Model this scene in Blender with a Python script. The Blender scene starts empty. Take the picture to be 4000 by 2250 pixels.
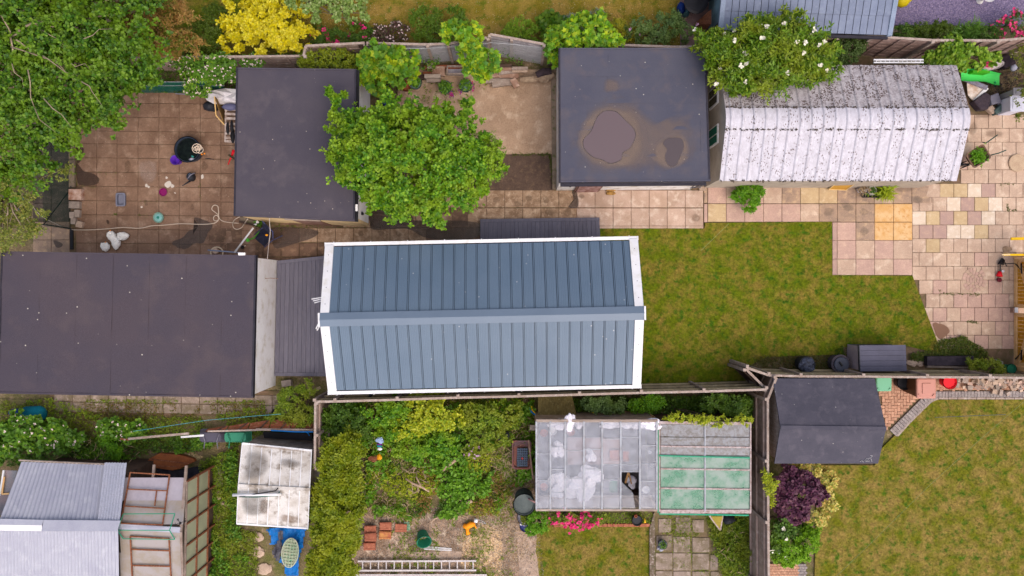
import bpy, math, random
import numpy as np
from mathutils import Vector, Matrix
random.seed(7)
RNG = np.random.default_rng(11)
PI = math.pi
C = bpy.context.scene.collection
SC = bpy.context.scene
# ---------------------------------------------------------------- camera, light, exposure
H = 25.0                      # drone height above the ground
K = 33.6 / 4000.0             # metres on the ground per photograph pixel
cam_d = bpy.data.cameras.new('camera'); cam = bpy.data.objects.new('camera', cam_d); C.objects.link(cam)
cam.location = (0, 0, H); cam.rotation_euler = (0, 0, 0)
cam_d.sensor_width = 36; cam_d.lens = 18.0 / (33.6 / 2 / H); cam_d.clip_start = .1; cam_d.clip_end = 500
SC.camera = cam
SUN_EL, SUN_AZ = math.radians(60), math.radians(145)      # azimuth from north (image up), clockwise
w = bpy.data.worlds.new('World'); SC.world = w; w.use_nodes = True
wn = w.node_tree.nodes; wl = w.node_tree.links
bg = wn['Background']; sky = wn.new('ShaderNodeTexSky'); sky.sky_type = 'NISHITA'; sky.sun_disc = False
sky.sun_elevation = SUN_EL; sky.sun_rotation = SUN_AZ; sky.dust_density = 7.0; sky.air_density = 1.0; sky.ozone_density = 1.0
wl.new(sky.outputs[0], bg.inputs[0]); bg.inputs[1].default_value = 0.15
sl = bpy.data.lights.new('sun', 'SUN'); so = bpy.data.objects.new('sun', sl); C.objects.link(so)
sl.energy = 1.3; sl.angle = math.radians(120); sl.color = (1.0, .95, .90)
sd = Vector((math.sin(SUN_AZ) * math.cos(SUN_EL), math.cos(SUN_AZ) * math.cos(SUN_EL), math.sin(SUN_EL)))
so.rotation_euler = sd.to_track_quat('Z', 'Y').to_euler(); so.location = (0, -10, 20)
SC.view_settings.view_transform = 'Standard'; SC.view_settings.look = 'None'
SC.view_settings.gamma = 1.0; SC.view_settings.exposure = 0.24; SC.view_settings.use_curve_mapping = False
SC.cycles.max_bounces = 6; SC.cycles.transparent_max_bounces = 16; SC.cycles.diffuse_bounces = 3
# ---------------------------------------------------------------- picture coordinates -> places on the ground
def S(x, y, z=0.0):
 """photograph pixel (4000x2250) at height z -> world point"""
 f = K * (1 - z / H)
 return Vector(((x - 2000) * f, (1125 - y) * f, z))
def v(x, y, z=0.0): return S(x * 1.55280, y * 1.55280, z)          # overview pixels (2576x1449)
_TX = (0, 1000, 2000, 3000); _TY = (0, 563, 1126, 1687)
def t(n, x, y, z=0.0):                                               # tile n (1..16), tile pixels
 n -= 1; return S(_TX[n % 4] + x / 2.574, _TY[n // 4] + y / 2.574, z)
def ts(n, x, y):
 n -= 1; return (_TX[n % 4] + x / 2.574, _TY[n // 4] + y / 2.574)
# ---------------------------------------------------------------- materials
def lin(c):
 o = []
 for q in c:
  q = q / 255.0
  o.append((q / 12.92 if q <= .04045 else ((q + .055) / 1.055) ** 2.4) * .92)
 return (o[0], o[1], o[2], 1)
_M = {}
def M(name, c1, c2=None, c3=None, scale=2.0, fine=45.0, famt=.25, rough=.85, bump=.25, bscale=None, rand=0.0, metal=0.0,
  spots=None, spot_scale=30.0, spot_amt=.1, gate_s=None, sheen=.15, stretch=None, cov=.5, bdist=.01):
 """matte procedural surface: two or three tones mixed by noise, fine grain, optional specks, optional per-object shift"""
 if name in _M: return _M[name]
 m = bpy.data.materials.new(name); m.use_nodes = True; nt = m.node_tree; N = nt.nodes; L = nt.links
 b = N['Principled BSDF']; b.inputs['Roughness'].default_value = rough; b.inputs['Metallic'].default_value = metal
 b.inputs['Specular IOR Level'].default_value = sheen
 geo = N.new('ShaderNodeNewGeometry'); vec = geo.outputs['Position']
 if stretch:
  mp = N.new('ShaderNodeMapping'); mp.inputs['Scale'].default_value = stretch
  mp.inputs['Rotation'].default_value = (0, 0, 0)
  L.new(vec, mp.inputs[0]); vec = mp.outputs[0]
 def noise(sc, det=4, rgh=.6):
  n = N.new('ShaderNodeTexNoise'); n.inputs['Scale'].default_value = sc; n.inputs['Detail'].default_value = det
  n.inputs['Roughness'].default_value = rgh; L.new(vec, n.inputs['Vector']); return n
 def mix(fac, a, bb, typ='MIX'):
  x = N.new('ShaderNodeMix'); x.data_type = 'RGBA'; x.blend_type = typ
  if isinstance(fac, float): x.inputs[0].default_value = fac
  else: L.new(fac, x.inputs[0])
  for i, q in ((6, a), (7, bb)):
   if isinstance(q, tuple): x.inputs[i].default_value = q
   else: L.new(q, x.inputs[i])
  return x.outputs[2]
 def ramp(src, lo, hi):
  r = N.new('ShaderNodeMapRange'); r.inputs[1].default_value = lo; r.inputs[2].default_value = hi; L.new(src, r.inputs[0]); return r.outputs[0]
 colr = lin(c1)
 if c2: colr = mix(ramp(noise(scale).outputs[0], cov - .12, cov + .14), colr, lin(c2))
 if c3: colr = mix(ramp(noise(scale * 2.3, 5).outputs[0], .52, .68), colr, lin(c3))
 if spots:
  vo = N.new('ShaderNodeTexVoronoi'); vo.inputs['Scale'].default_value = spot_scale; L.new(vec, vo.inputs['Vector'])
  vo.inputs['Randomness'].default_value = 1.0
  gate = noise(gate_s or spot_scale * .35, 3)
  mm = N.new('ShaderNodeMath'); mm.operation = 'MULTIPLY'; L.new(ramp(vo.outputs['Distance'], spot_amt + .06, spot_amt), mm.inputs[0]); L.new(ramp(gate.outputs[0], .47, .53), mm.inputs[1])
  colr = mix(mm.outputs[0], colr, lin(spots))
 if famt:
  fn = noise(fine, 3, .7)
  g = N.new('ShaderNodeMapRange'); g.inputs[1].default_value = .3; g.inputs[2].default_value = .7
  g.inputs[3].default_value = 1 - famt; g.inputs[4].default_value = 1 + famt; L.new(fn.outputs[0], g.inputs[0])
  cb = N.new('ShaderNodeCombineXYZ')
  for i in range(3): L.new(g.outputs[0], cb.inputs[i])
  colr = mix(1.0, colr, cb.outputs[0], 'MULTIPLY')
 if rand:
  oi = N.new('ShaderNodeObjectInfo'); g = N.new('ShaderNodeMapRange'); g.inputs[3].default_value = 1 - rand; g.inputs[4].default_value = 1 + rand * .9
  L.new(oi.outputs['Random'], g.inputs[0]); cb = N.new('ShaderNodeCombineXYZ')
  for i in range(3): L.new(g.outputs[0], cb.inputs[i])
  colr = mix(1.0, colr, cb.outputs[0], 'MULTIPLY')
 if isinstance(colr, tuple): b.inputs['Base Color'].default_value = colr
 else: L.new(colr, b.inputs['Base Color'])
 if bump:
  bn = noise(bscale or fine * .7, 4); bp = N.new('ShaderNodeBump'); bp.inputs['Strength'].default_value = bump
  bp.inputs['Distance'].default_value = bdist; L.new(bn.outputs[0], bp.inputs['Height']); L.new(bp.outputs[0], b.inputs['Normal'])
 _M[name] = m; return m
def leaf_mat(name, cols, clump=None, trans=.3, rough=.5):
 """foliage: every leaf takes its own tone; clump = extra tone mixed in by broad noise"""
 if name in _M: return _M[name]
 m = bpy.data.materials.new(name); m.use_nodes = True; nt = m.node_tree; N = nt.nodes; L = nt.links
 b = N['Principled BSDF']; b.inputs['Roughness'].default_value = rough; b.inputs['Specular IOR Level'].default_value = .35
 g = N.new('ShaderNodeNewGeometry'); r = N.new('ShaderNodeValToRGB'); L.new(g.outputs['Random Per Island'], r.inputs[0])
 e = r.color_ramp.elements; n = len(cols)
 while len(e) < n: e.new(.5)
 for i, c in enumerate(cols): e[i].position = (i + .0) / max(1, n - 1); e[i].color = lin(c)
 c = r.outputs[0]
 nz = N.new('ShaderNodeTexNoise'); nz.inputs['Scale'].default_value = 1.6; nz.inputs['Detail'].default_value = 3; L.new(g.outputs['Position'], nz.inputs['Vector'])
 if clump:
  mr = N.new('ShaderNodeMapRange'); mr.inputs[1].default_value = .45; mr.inputs[2].default_value = .62; L.new(nz.outputs[0], mr.inputs[0])
  x = N.new('ShaderNodeMix'); x.data_type = 'RGBA'; L.new(mr.outputs[0], x.inputs[0]); L.new(c, x.inputs[6]); x.inputs[7].default_value = lin(clump)
  x2 = N.new('ShaderNodeMix'); x2.data_type = 'RGBA'; x2.inputs[0].default_value = .65; L.new(c, x2.inputs[6]); L.new(x.outputs[2], x2.inputs[7]); c = x2.outputs[2]
 L.new(c, b.inputs['Base Color'])
 tr = N.new('ShaderNodeBsdfTranslucent'); L.new(c, tr.inputs[0]); ms = N.new('ShaderNodeMixShader'); ms.inputs[0].default_value = trans
 L.new(b.outputs[0], ms.inputs[1]); L.new(tr.outputs[0], ms.inputs[2]); L.new(ms.outputs[0], N['Material Output'].inputs[0])
 _M[name] = m; return m
def glass_mat(name, colr, see=.5, rough=.25, dirt=None, dscale=3.0):
 """clouded sheet: part see-through, part pale skin, with dirt"""
 if name in _M: return _M[name]
 m = bpy.data.materials.new(name); m.use_nodes = True; nt = m.node_tree; N = nt.nodes; L = nt.links
 b = N['Principled BSDF']; b.inputs['Roughness'].default_value = rough; b.inputs['Base Color'].default_value = lin(colr)
 g = N.new('ShaderNodeNewGeometry'); nz = N.new('ShaderNodeTexNoise'); nz.inputs['Scale'].default_value = dscale; nz.inputs['Detail'].default_value = 6
 nz.inputs['Roughness'].default_value = .7
 L.new(g.outputs['Position'], nz.inputs['Vector'])
 mr = N.new('ShaderNodeMapRange'); mr.inputs[1].default_value = .4; mr.inputs[2].default_value = .65
 mr.inputs[3].default_value = see + .05; mr.inputs[4].default_value = see - .07; L.new(nz.outputs[0], mr.inputs[0])
 if dirt:
  x = N.new('ShaderNodeMix'); x.data_type = 'RGBA'; mq = N.new('ShaderNodeMapRange'); mq.inputs[1].default_value = .42; mq.inputs[2].default_value = .6
  L.new(nz.outputs[0], mq.inputs[0]); L.new(mq.outputs[0], x.inputs[0]); x.inputs[6].default_value = lin(colr); x.inputs[7].default_value = lin(dirt); L.new(x.outputs[2], b.inputs['Base Color'])
 tr = N.new('ShaderNodeBsdfTransparent'); ms = N.new('ShaderNodeMixShader'); L.new(mr.outputs[0], ms.inputs[0])
 L.new(b.outputs[0], ms.inputs[1]); L.new(tr.outputs[0], ms.inputs[2]); L.new(ms.outputs[0], N['Material Output'].inputs[0])
 _M[name] = m; return m
def stain_mat(name, colr, amt=.6, scale=6.0, rough=.5, lo=.35, hi=.6):
 """thin film of wet or dirt: opacity from the sheet's own 'cover' attribute (1 in the middle, 0 at the rim) broken by noise"""
 if name in _M: return _M[name]
 m = bpy.data.materials.new(name); m.use_nodes = True; nt = m.node_tree; N = nt.nodes; L = nt.links
 b = N['Principled BSDF']; b.inputs['Roughness'].default_value = rough; b.inputs['Base Color'].default_value = lin(colr)
 at = N.new('ShaderNodeAttribute'); at.attribute_name = 'cover'
 g = N.new('ShaderNodeNewGeometry'); nz = N.new('ShaderNodeTexNoise'); nz.inputs['Scale'].default_value = scale; nz.inputs['Detail'].default_value = 5
 L.new(g.outputs['Position'], nz.inputs['Vector'])
 a = N.new('ShaderNodeMath'); a.operation = 'ADD'; L.new(at.outputs['Fac'], a.inputs[0]); L.new(nz.outputs[0], a.inputs[1])
 mr = N.new('ShaderNodeMapRange'); mr.inputs[1].default_value = .5 + lo; mr.inputs[2].default_value = .5 + hi; mr.inputs[3].default_value = 0; mr.inputs[4].default_value = amt
 L.new(a.outputs[0], mr.inputs[0])
 tr = N.new('ShaderNodeBsdfTransparent'); ms = N.new('ShaderNodeMixShader'); L.new(mr.outputs[0], ms.inputs[0])
 L.new(tr.outputs[0], ms.inputs[1]); L.new(b.outputs[0], ms.inputs[2]); L.new(ms.outputs[0], N['Material Output'].inputs[0])
 _M[name] = m; return m
# ---------------------------------------------------------------- mesh building
class MB:
 def __init__(self): self.v = []; self.f = []
 def add(self, vs, fs):
  o = len(self.v); self.v += [tuple(p) for p in vs]; self.f += [tuple(i + o for i in q) for q in fs]; return self
 def box(self, c, s, rz=0.0, tilt=None):
  hx, hy, hz = s[0] / 2, s[1] / 2, s[2] / 2
  m = Matrix.Rotation(rz, 3, 'Z')
  if tilt is not None: m = m @ tilt
  vs = [Vector(c) + m @ Vector((x * hx, y * hy, z * hz)) for z in (-1, 1) for x, y in ((-1, -1), (1, -1), (1, 1), (-1, 1))]
  return self.add(vs, [(3, 2, 1, 0), (4, 5, 6, 7), (0, 1, 5, 4), (1, 2, 6, 5), (2, 3, 7, 6), (3, 0, 4, 7)])
 def prism(self, pts, z0, z1):
  """pts: world xy, any winding; z1 may be a list"""
  pts = [(p[0], p[1]) for p in pts]
  a = sum(pts[i][0] * pts[(i + 1) % len(pts)][1] - pts[(i + 1) % len(pts)][0] * pts[i][1] for i in range(len(pts)))
  zt = list(z1) if isinstance(z1, (list, tuple)) else [z1] * len(pts)
  if a < 0: pts = pts[::-1]; zt = zt[::-1]
  n = len(pts)
  vs = [(x, y, z0) for x, y in pts] + [(p[0], p[1], zt[i]) for i, p in enumerate(pts)]
  return self.add(vs, [tuple(range(n))[::-1], tuple(range(n, 2 * n))] + [(i, (i + 1) % n, n + (i + 1) % n, n + i) for i in range(n)])
 def slab4(self, q, th):
  """sheet of thickness th under four top corners q (counter-clockwise from above)"""
  q = [Vector(p) for p in q]; d = Vector((0, 0, -th))
  nrm = (q[1] - q[0]).cross(q[3] - q[0])
  if nrm.z < 0: q = q[::-1]
  return self.add([p + d for p in q] + q, [(3, 2, 1, 0), (4, 5, 6, 7), (0, 1, 5, 4), (1, 2, 6, 5), (2, 3, 7, 6), (3, 0, 4, 7)])
 def beam(self, p, q, wd, hg=None):
  p = Vector(p); q = Vector(q); hg = hg or wd; d = (q - p)
  if d.length < 1e-6: return self
  d.normalize(); up = Vector((0, 0, 1)) if abs(d.z) < .95 else Vector((0, 1, 0))
  s = d.cross(up).normalized(); u = s.cross(d).normalized()
  vs = []
  for e in (p, q):
   for a, b in ((-1, -1), (1, -1), (1, 1), (-1, 1)): vs.append(e + s * a * wd / 2 + u * b * hg / 2)
  return self.add(vs, [(3, 2, 1, 0), (4, 5, 6, 7), (0, 1, 5, 4), (1, 2, 6, 5), (2, 3, 7, 6), (3, 0, 4, 7)])
 def tube(self, pts, r, n=6, closed=False, squash=1.0):
  pts = [Vector(p) for p in pts]; m = len(pts); rs = r if isinstance(r, (list, tuple)) else [r] * m
  o = len(self.v); prev = None
  for i, p in enumerate(pts):
   if closed: d = pts[(i + 1) % m] - pts[i - 1]
   else: d = pts[min(i + 1, m - 1)] - pts[max(i - 1, 0)]
   if d.length < 1e-9: d = Vector((0, 0, 1))
   d.normalize()
   if prev is None: up = Vector((0, 0, 1)) if abs(d.z) < .9 else Vector((1, 0, 0)); s = d.cross(up).normalized()
   else: s = (prev - d * prev.dot(d)); s = s.normalized() if s.length > 1e-6 else prev
   prev = s; u = s.cross(d)
   for k in range(n):
    a = 2 * PI * k / n; self.v.append(tuple(p + s * math.cos(a) * rs[i] + u * math.sin(a) * rs[i] * squash))
  rng_ = m if closed else m - 1
  for i in range(rng_):
   a0 = o + i * n; a1 = o + ((i + 1) % m) * n
   for k in range(n): self.f.append((a0 + k, a0 + (k + 1) % n, a1 + (k + 1) % n, a1 + k))
  if not closed:
   self.f.append(tuple(o + k for k in range(n))[::-1]); self.f.append(tuple(o + (m - 1) * n + k for k in range(n)))
  return self
 def lathe(self, c, prof, n=20, sx=1.0, sy=1.0, ax=None):
  """prof: list of (radius, height); ax = optional tilt matrix"""
  c = Vector(c); o = len(self.v)
  for r, z in prof:
   for k in range(n):
    a = 2 * PI * k / n; q = Vector((math.cos(a) * r * sx, math.sin(a) * r * sy, z))
    if ax is not None: q = ax @ q
    self.v.append(tuple(c + q))
  for i in range(len(prof) - 1):
   for k in range(n): self.f.append((o + i * n + k, o + i * n + (k + 1) % n, o + (i + 1) * n + (k + 1) % n, o + (i + 1) * n + k))
  if prof[0][0] > 1e-4: self.f.append(tuple(o + k for k in range(n))[::-1])
  if prof[-1][0] > 1e-4: self.f.append(tuple(o + (len(prof) - 1) * n + k for k in range(n)))
  return self
 def blob(self, c, r, n=10, amp=.2, seed=0, flat=None):
  rr = random.Random(seed); c = Vector(c); prof = []
  o = len(self.v); m = max(4, n // 2)
  ph = [rr.uniform(0, 6) for _ in range(6)]
  for i in range(m + 1):
   th = PI * i / m
   for k in range(n):
    a = 2 * PI * k / n
    q = 1 + amp * (math.sin(3 * a + ph[0] + 2 * th) * .4 + math.sin(2 * a + ph[1]) * .3 * math.sin(th * 3 + ph[2]) + .4 * math.sin(5 * a + ph[3] + th * 4)) * math.sin(th)
    z = -math.cos(th) * r[2] * q
    if flat is not None: z = max(z, flat)
    self.v.append((c.x + math.sin(th) * math.cos(a) * r[0] * q, c.y + math.sin(th) * math.sin(a) * r[1] * q, c.z + z))
  for i in range(m):
   for k in range(n): self.f.append((o + i * n + k, o + i * n + (k + 1) % n, o + (i + 1) * n + (k + 1) % n, o + (i + 1) * n + k))
  return self
 def sheet(self, q, nu, nv, fn, thick=0.0):
  """bilinear patch over corners q00,q10,q11,q01 with height offset fn(u,v) along z"""
  q = [Vector(p) for p in q]; o = len(self.v)
  for j in range(nv + 1):
   for i in range(nu + 1):
    u, w_ = i / nu, j / nv
    p = (q[0] * (1 - u) + q[1] * u) * (1 - w_) + (q[3] * (1 - u) + q[2] * u) * w_
    self.v.append((p.x, p.y, p.z + fn(u, w_)))
  for j in range(nv):
   for i in range(nu):
    a = o + j * (nu + 1) + i; self.f.append((a, a + 1, a + nu + 2, a + nu + 1))
  return self
WL = {}           # world place of every parent
def _link(name, me, mat, parent, loc, smooth):
 o = bpy.data.objects.new(name, me); C.objects.link(o)
 if parent is not None:
  o.parent = parent; base = WL.get(parent.name, Vector((0, 0, 0))); o.location = Vector(loc) - base
 else: o.location = loc
 WL[o.name] = Vector(loc)
 if mat is not None and not me.materials: me.materials.append(mat)
 if smooth: me.polygons.foreach_set('use_smooth', [True] * len(me.polygons))
 return o
def tag(o, label=None, cat=None, group=None, kind=None):
 if label: o['label'] = label
 if cat: o['category'] = cat
 if group: o['group'] = group
 if kind: o['kind'] = kind
 return o
def part(name, mb, mat, parent=None, label=None, kind=None, smooth=False, local=False, bevel=0.0):
 """one mesh object from world-space geometry (or the parent's own space when local)"""
 vs = np.array(mb.v, dtype=float)
 if local: c = np.zeros(3)
 else:
  c = (vs.min(axis=0) + vs.max(axis=0)) / 2
  if parent is None: c[2] = vs[:, 2].min()
 me = bpy.data.meshes.new(name); me.from_pydata((vs - c).tolist(), [], mb.f); me.update()
 if local:
  o = bpy.data.objects.new(name, me); C.objects.link(o); o.parent = parent; me.materials.append(mat)
  if smooth: me.polygons.foreach_set('use_smooth', [True] * len(me.polygons))
  WL[o.name] = Vector((0, 0, 0))
 else: o = _link(name, me, mat, parent, c, smooth)
 if bevel:
  b = o.modifiers.new('bevel', 'BEVEL'); b.width = bevel; b.segments = 2; b.limit_method = 'ANGLE'
 return tag(o, label, kind=kind)
def thing(name, label, cat, loc, group=None, rz=0.0):
 o = bpy.data.objects.new(name, None); C.objects.link(o); o.location = loc; o.rotation_euler = (0, 0, rz); o.empty_display_size = .2
 WL[o.name] = Vector(loc); return tag(o, label, cat, group)
def single(name, mb, mat, label, cat, group=None, smooth=False, kind=None, bevel=0.0):
 return tag(part(name, mb, mat, None, smooth=smooth, bevel=bevel), label, cat, group, kind)
def struct(name, mb, mat, parent=None, smooth=False):
 o = part(name, mb, mat, parent, smooth=smooth)
 if parent is None: o['kind'] = 'structure'
 return o
def lump(name, mb, mat, parent=None, label=None, cat=None, smooth=False):
 o = part(name, mb, mat, parent, smooth=smooth); o['kind'] = 'stuff'
 return tag(o, label, cat)
_shared = {}
def piece(name, key, build, mat, parent, loc, rot=(0, 0, 0), scale=(1, 1, 1), in_parent=False):
 """a piece that shares its mesh with its like; loc in world space unless in_parent"""
 kk = (key, mat.name)
 if kk not in _shared:
  mb = build(); me = bpy.data.meshes.new(name); me.from_pydata(mb.v, [], mb.f); me.update(); me.materials.append(mat); _shared[kk] = me
 o = bpy.data.objects.new(name, _shared[kk]); C.objects.link(o)
 if parent is not None:
  o.parent = parent
  o.location = Vector(loc) if in_parent else Vector(loc) - WL.get(parent.name, Vector((0, 0, 0)))
 else: o.location = loc
 o.rotation_euler = rot; o.scale = scale; WL[o.name] = Vector(loc)
 return o
def copy_tree(o, parent=None):
 c = o.copy(); C.objects.link(c)
 if parent is not None: c.parent = parent
 for ch in list(o.children): copy_tree(ch, c)
 return c
def unit_slab():
 m = MB(); b = .02
 m.add([(-.5, -.5, -1), (.5, -.5, -1), (.5, .5, -1), (-.5, .5, -1), (-.5, -.5, -.2), (.5, -.5, -.2), (.5, .5, -.2), (-.5, .5, -.2),
   (-.5 + b, -.5 + b, 0), (.5 - b, -.5 + b, 0), (.5 - b, .5 - b, 0), (-.5 + b, .5 - b, 0)],
   [(0, 1, 5, 4), (1, 2, 6, 5), (2, 3, 7, 6), (3, 0, 4, 7), (4, 5, 9, 8), (5, 6, 10, 9), (6, 7, 11, 10), (7, 4, 8, 11), (8, 9, 10, 11)]); return m
def slab(parent, a, b, mat, top=.03, gap=.011, name='paving_slab', tilt=.006, th=.05, rz=0.0):
 """a slab between two photograph pixels a, b"""
 p = S(a[0], a[1]); q = S(b[0], b[1]); c = (p + q) / 2; c.z = top + random.uniform(-.0035, .0035)
 sx, sy = abs(q.x - p.x) - gap, abs(q.y - p.y) - gap
 return piece(name, 'slab', unit_slab, mat, parent, c, (random.uniform(-tilt, tilt), random.uniform(-tilt, tilt), rz + random.uniform(-.004, .004)), (sx, sy, th))
def inpoly(pts, poly):
 x, y = pts[:, 0], pts[:, 1]; r = np.zeros(len(pts), bool); n = len(poly)
 for i in range(n):
  x1, y1 = poly[i][0], poly[i][1]; x2, y2 = poly[(i + 1) % n][0], poly[(i + 1) % n][1]
  c = ((y1 > y) != (y2 > y));
  with np.errstate(divide='ignore', invalid='ignore'): xi = (x2 - x1) * (y - y1) / (y2 - y1 + 1e-12) + x1
  r ^= c & (x < xi)
 return r
def sample_poly(poly, n):
 P = np.array([(p[0], p[1]) for p in poly]); lo, hi = P.min(0), P.max(0); out = np.zeros((0, 2))
 while len(out) < n:
  q = RNG.uniform(lo, hi, (n * 2, 2)); out = np.vstack([out, q[inpoly(q, P)]])
 return out[:n]
def area(poly):
 return abs(sum(poly[i][0] * poly[(i + 1) % len(poly)][1] - poly[(i + 1) % len(poly)][0] * poly[i][1] for i in range(len(poly)))) / 2
_GR = RNG.uniform(0, 1, (64, 64))
def vnoise(x, y, s):
 x = np.asarray(x) * s + 300.3; y = np.asarray(y) * s + 311.7; xi = np.floor(x).astype(int); yi = np.floor(y).astype(int); fx = x - xi; fy = y - yi
 fx = fx * fx * (3 - 2 * fx); fy = fy * fy * (3 - 2 * fy); g = lambda a, b: _GR[a % 64, b % 64]
 return (g(xi, yi) * (1 - fx) + g(xi + 1, yi) * fx) * (1 - fy) + (g(xi, yi + 1) * (1 - fx) + g(xi + 1, yi + 1) * fx) * fy
LEAF = {
 'kite': ([(0, 0, 0), (.26, .5, .05), (0, 1, -.06), (-.26, .5, .05)], [(0, 1, 2, 3)]),
 'oval': ([(0, 0, 0), (.3, .3, .05), (.3, .7, .03), (0, 1, -.08), (-.3, .7, .03), (-.3, .3, .05)], [(0, 1, 2, 3), (0, 3, 4, 5)]),
 'narrow': ([(0, 0, 0), (.09, .5, .02), (0, 1, -.04), (-.09, .5, .02)], [(0, 1, 2, 3)]),
 'blade': ([(-.04, 0, 0), (.04, 0, 0), (0, 1, 0)], [(0, 1, 2)]),
 'maple': ([(0, 0, 0), (.36, .0, -.04), (.3, .3, .03), (.56, .5, -.06), (.26, .62, .03), (0, 1, -.07), (-.26, .62, .03), (-.56, .5, -.06), (-.3, .3, .03), (-.36, .0, -.04)],
    [(0, 1, 2, 9), (2, 3, 4), (4, 5, 6), (6, 7, 8), (8, 9, 2), (8, 2, 4, 6)]),
 'disc': ([(0, 0, 0), (.4, .2, 0), (.5, .6, 0), (.2, 1, 0), (-.2, 1, 0), (-.5, .6, 0), (-.4, .2, 0)], [(0, 1, 2, 3), (0, 3, 4), (0, 4, 5, 6)]),
 'spray': ([(0, 0, 0), (.16, .3, .0), (.06, .5, 0), (.22, .75, -.02), (0, 1, -.04), (-.2, .7, -.02), (-.05, .45, 0), (-.16, .3, 0)], [(0, 1, 2, 7), (7, 2, 6), (6, 2, 3, 4), (6, 4, 5)]),
}
def leaves(name, shape, P, D, Nn, L, mat, parent=None, wid=1.0):
 """P places, D growing directions, Nn face normals (all (n,3)), L lengths (n)"""
 tv, tf = LEAF[shape]; tv = np.array(tv); tv[:, 0] *= wid; n = len(P); m = len(tv)
 D = D / (np.linalg.norm(D, axis=1, keepdims=True) + 1e-9)
 X = np.cross(D, Nn); X /= (np.linalg.norm(X, axis=1, keepdims=True) + 1e-9); Z = np.cross(X, D)
 V = P[:, None, :] + L[:, None, None] * (tv[None, :, 0:1] * X[:, None, :] + tv[None, :, 1:2] * D[:, None, :] + tv[None, :, 2:3] * Z[:, None, :])
 V = V.reshape(-1, 3); c = (V.min(0) + V.max(0)) / 2
 if parent is None: c[2] = V[:, 2].min()
 tot = [i for f in tf for i in f]; ls = np.array([len(f) for f in tf])
 loops = (np.arange(n)[:, None] * m + np.array(tot)[None, :]).ravel()
 counts = np.tile(ls, n); starts = np.concatenate([[0], np.cumsum(counts)[:-1]])
 me = bpy.data.meshes.new(name); me.vertices.add(n * m); me.vertices.foreach_set('co', (V - c).ravel())
 me.loops.add(len(loops)); me.loops.foreach_set('vertex_index', loops.astype(np.int32))
 me.polygons.add(len(counts)); me.polygons.foreach_set('loop_start', starts.astype(np.int32)); me.polygons.foreach_set('loop_total', counts.astype(np.int32))
 me.update(calc_edges=True)
 return _link(name, me, mat, parent, c, False)
def unit(a): return a / (np.linalg.norm(a, axis=-1, keepdims=True) + 1e-9)
def sprigs(P, A, per, L, jitter=.35, spread=.9, Lvar=.3):
 """rosettes: per leaves round each axis A at each P -> P, D, N, L arrays"""
 n = len(P); A = unit(A); ref = np.tile([0.3, .1, 1.0], (n, 1)); ref[np.abs(A[:, 2]) > .9] = [1, 0, .2]
 U = unit(np.cross(A, ref)); W = np.cross(A, U)
 a = RNG.uniform(0, 2 * PI, (n, per)); a = a[:, :1] + np.arange(per)[None, :] * 2 * PI / per + RNG.normal(0, .35, (n, per))
 D = (np.cos(a)[..., None] * U[:, None] + np.sin(a)[..., None] * W[:, None]) * spread + A[:, None] * RNG.uniform(.0, .7, (n, per, 1)) + RNG.normal(0, jitter, (n, per, 3))
 Nn = A[:, None] + RNG.normal(0, jitter, (n, per, 3)) + np.array([0, 0, .3])
 Pp = np.repeat(P[:, None], per, 1) + RNG.normal(0, L * .25, (n, per, 3))
 Ls = L * RNG.uniform(1 - Lvar, 1 + Lvar, (n, per))
 return Pp.reshape(-1, 3), D.reshape(-1, 3), Nn.reshape(-1, 3), Ls.ravel()
def crown_points(blobs, n, clumps, sig=.16, low=-.25, shell=(.72, 1.04), elong=0.0):
 """clump centres on the outside of ellipsoids, sprigs gathered round them -> P, axis, clump centres"""
 wts = np.array([b[1][0] * b[1][1] for b in blobs]); wts = wts / wts.sum(); ci = RNG.choice(len(blobs), clumps, p=wts)
 bc = np.array([tuple(b[0]) for b in blobs]); br = np.array([b[1] for b in blobs])
 d = RNG.normal(0, 1, (clumps, 3)); d = unit(d); d[:, 2] = np.where(d[:, 2] < low, -d[:, 2], d[:, 2])
 s = RNG.uniform(shell[0], shell[1], (clumps, 1)); cc = bc[ci] + d * br[ci] * s
 k = RNG.integers(0, clumps, n); R = br[ci][k]; sg = sig * np.minimum(1.0, R.mean(1, keepdims=True))
 P = cc[k] + RNG.normal(0, 1, (n, 3)) * sg * np.array([1, 1, .6]); A = unit((cc[k] - bc[ci][k]) / R) * .6 + np.array([0, 0, .8]) + RNG.normal(0, .35, (n, 3))
 if elong:
  rd = d[k].copy(); rd[:, 2] *= .4; rd += RNG.normal(0, .35, (clumps, 3))[k]; P = P * 1.0 + unit(rd) * RNG.normal(0, 1, (n, 1)) * sg * elong
 P[:, 2] = np.maximum(P[:, 2], .03)
 return P, A, cc
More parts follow.
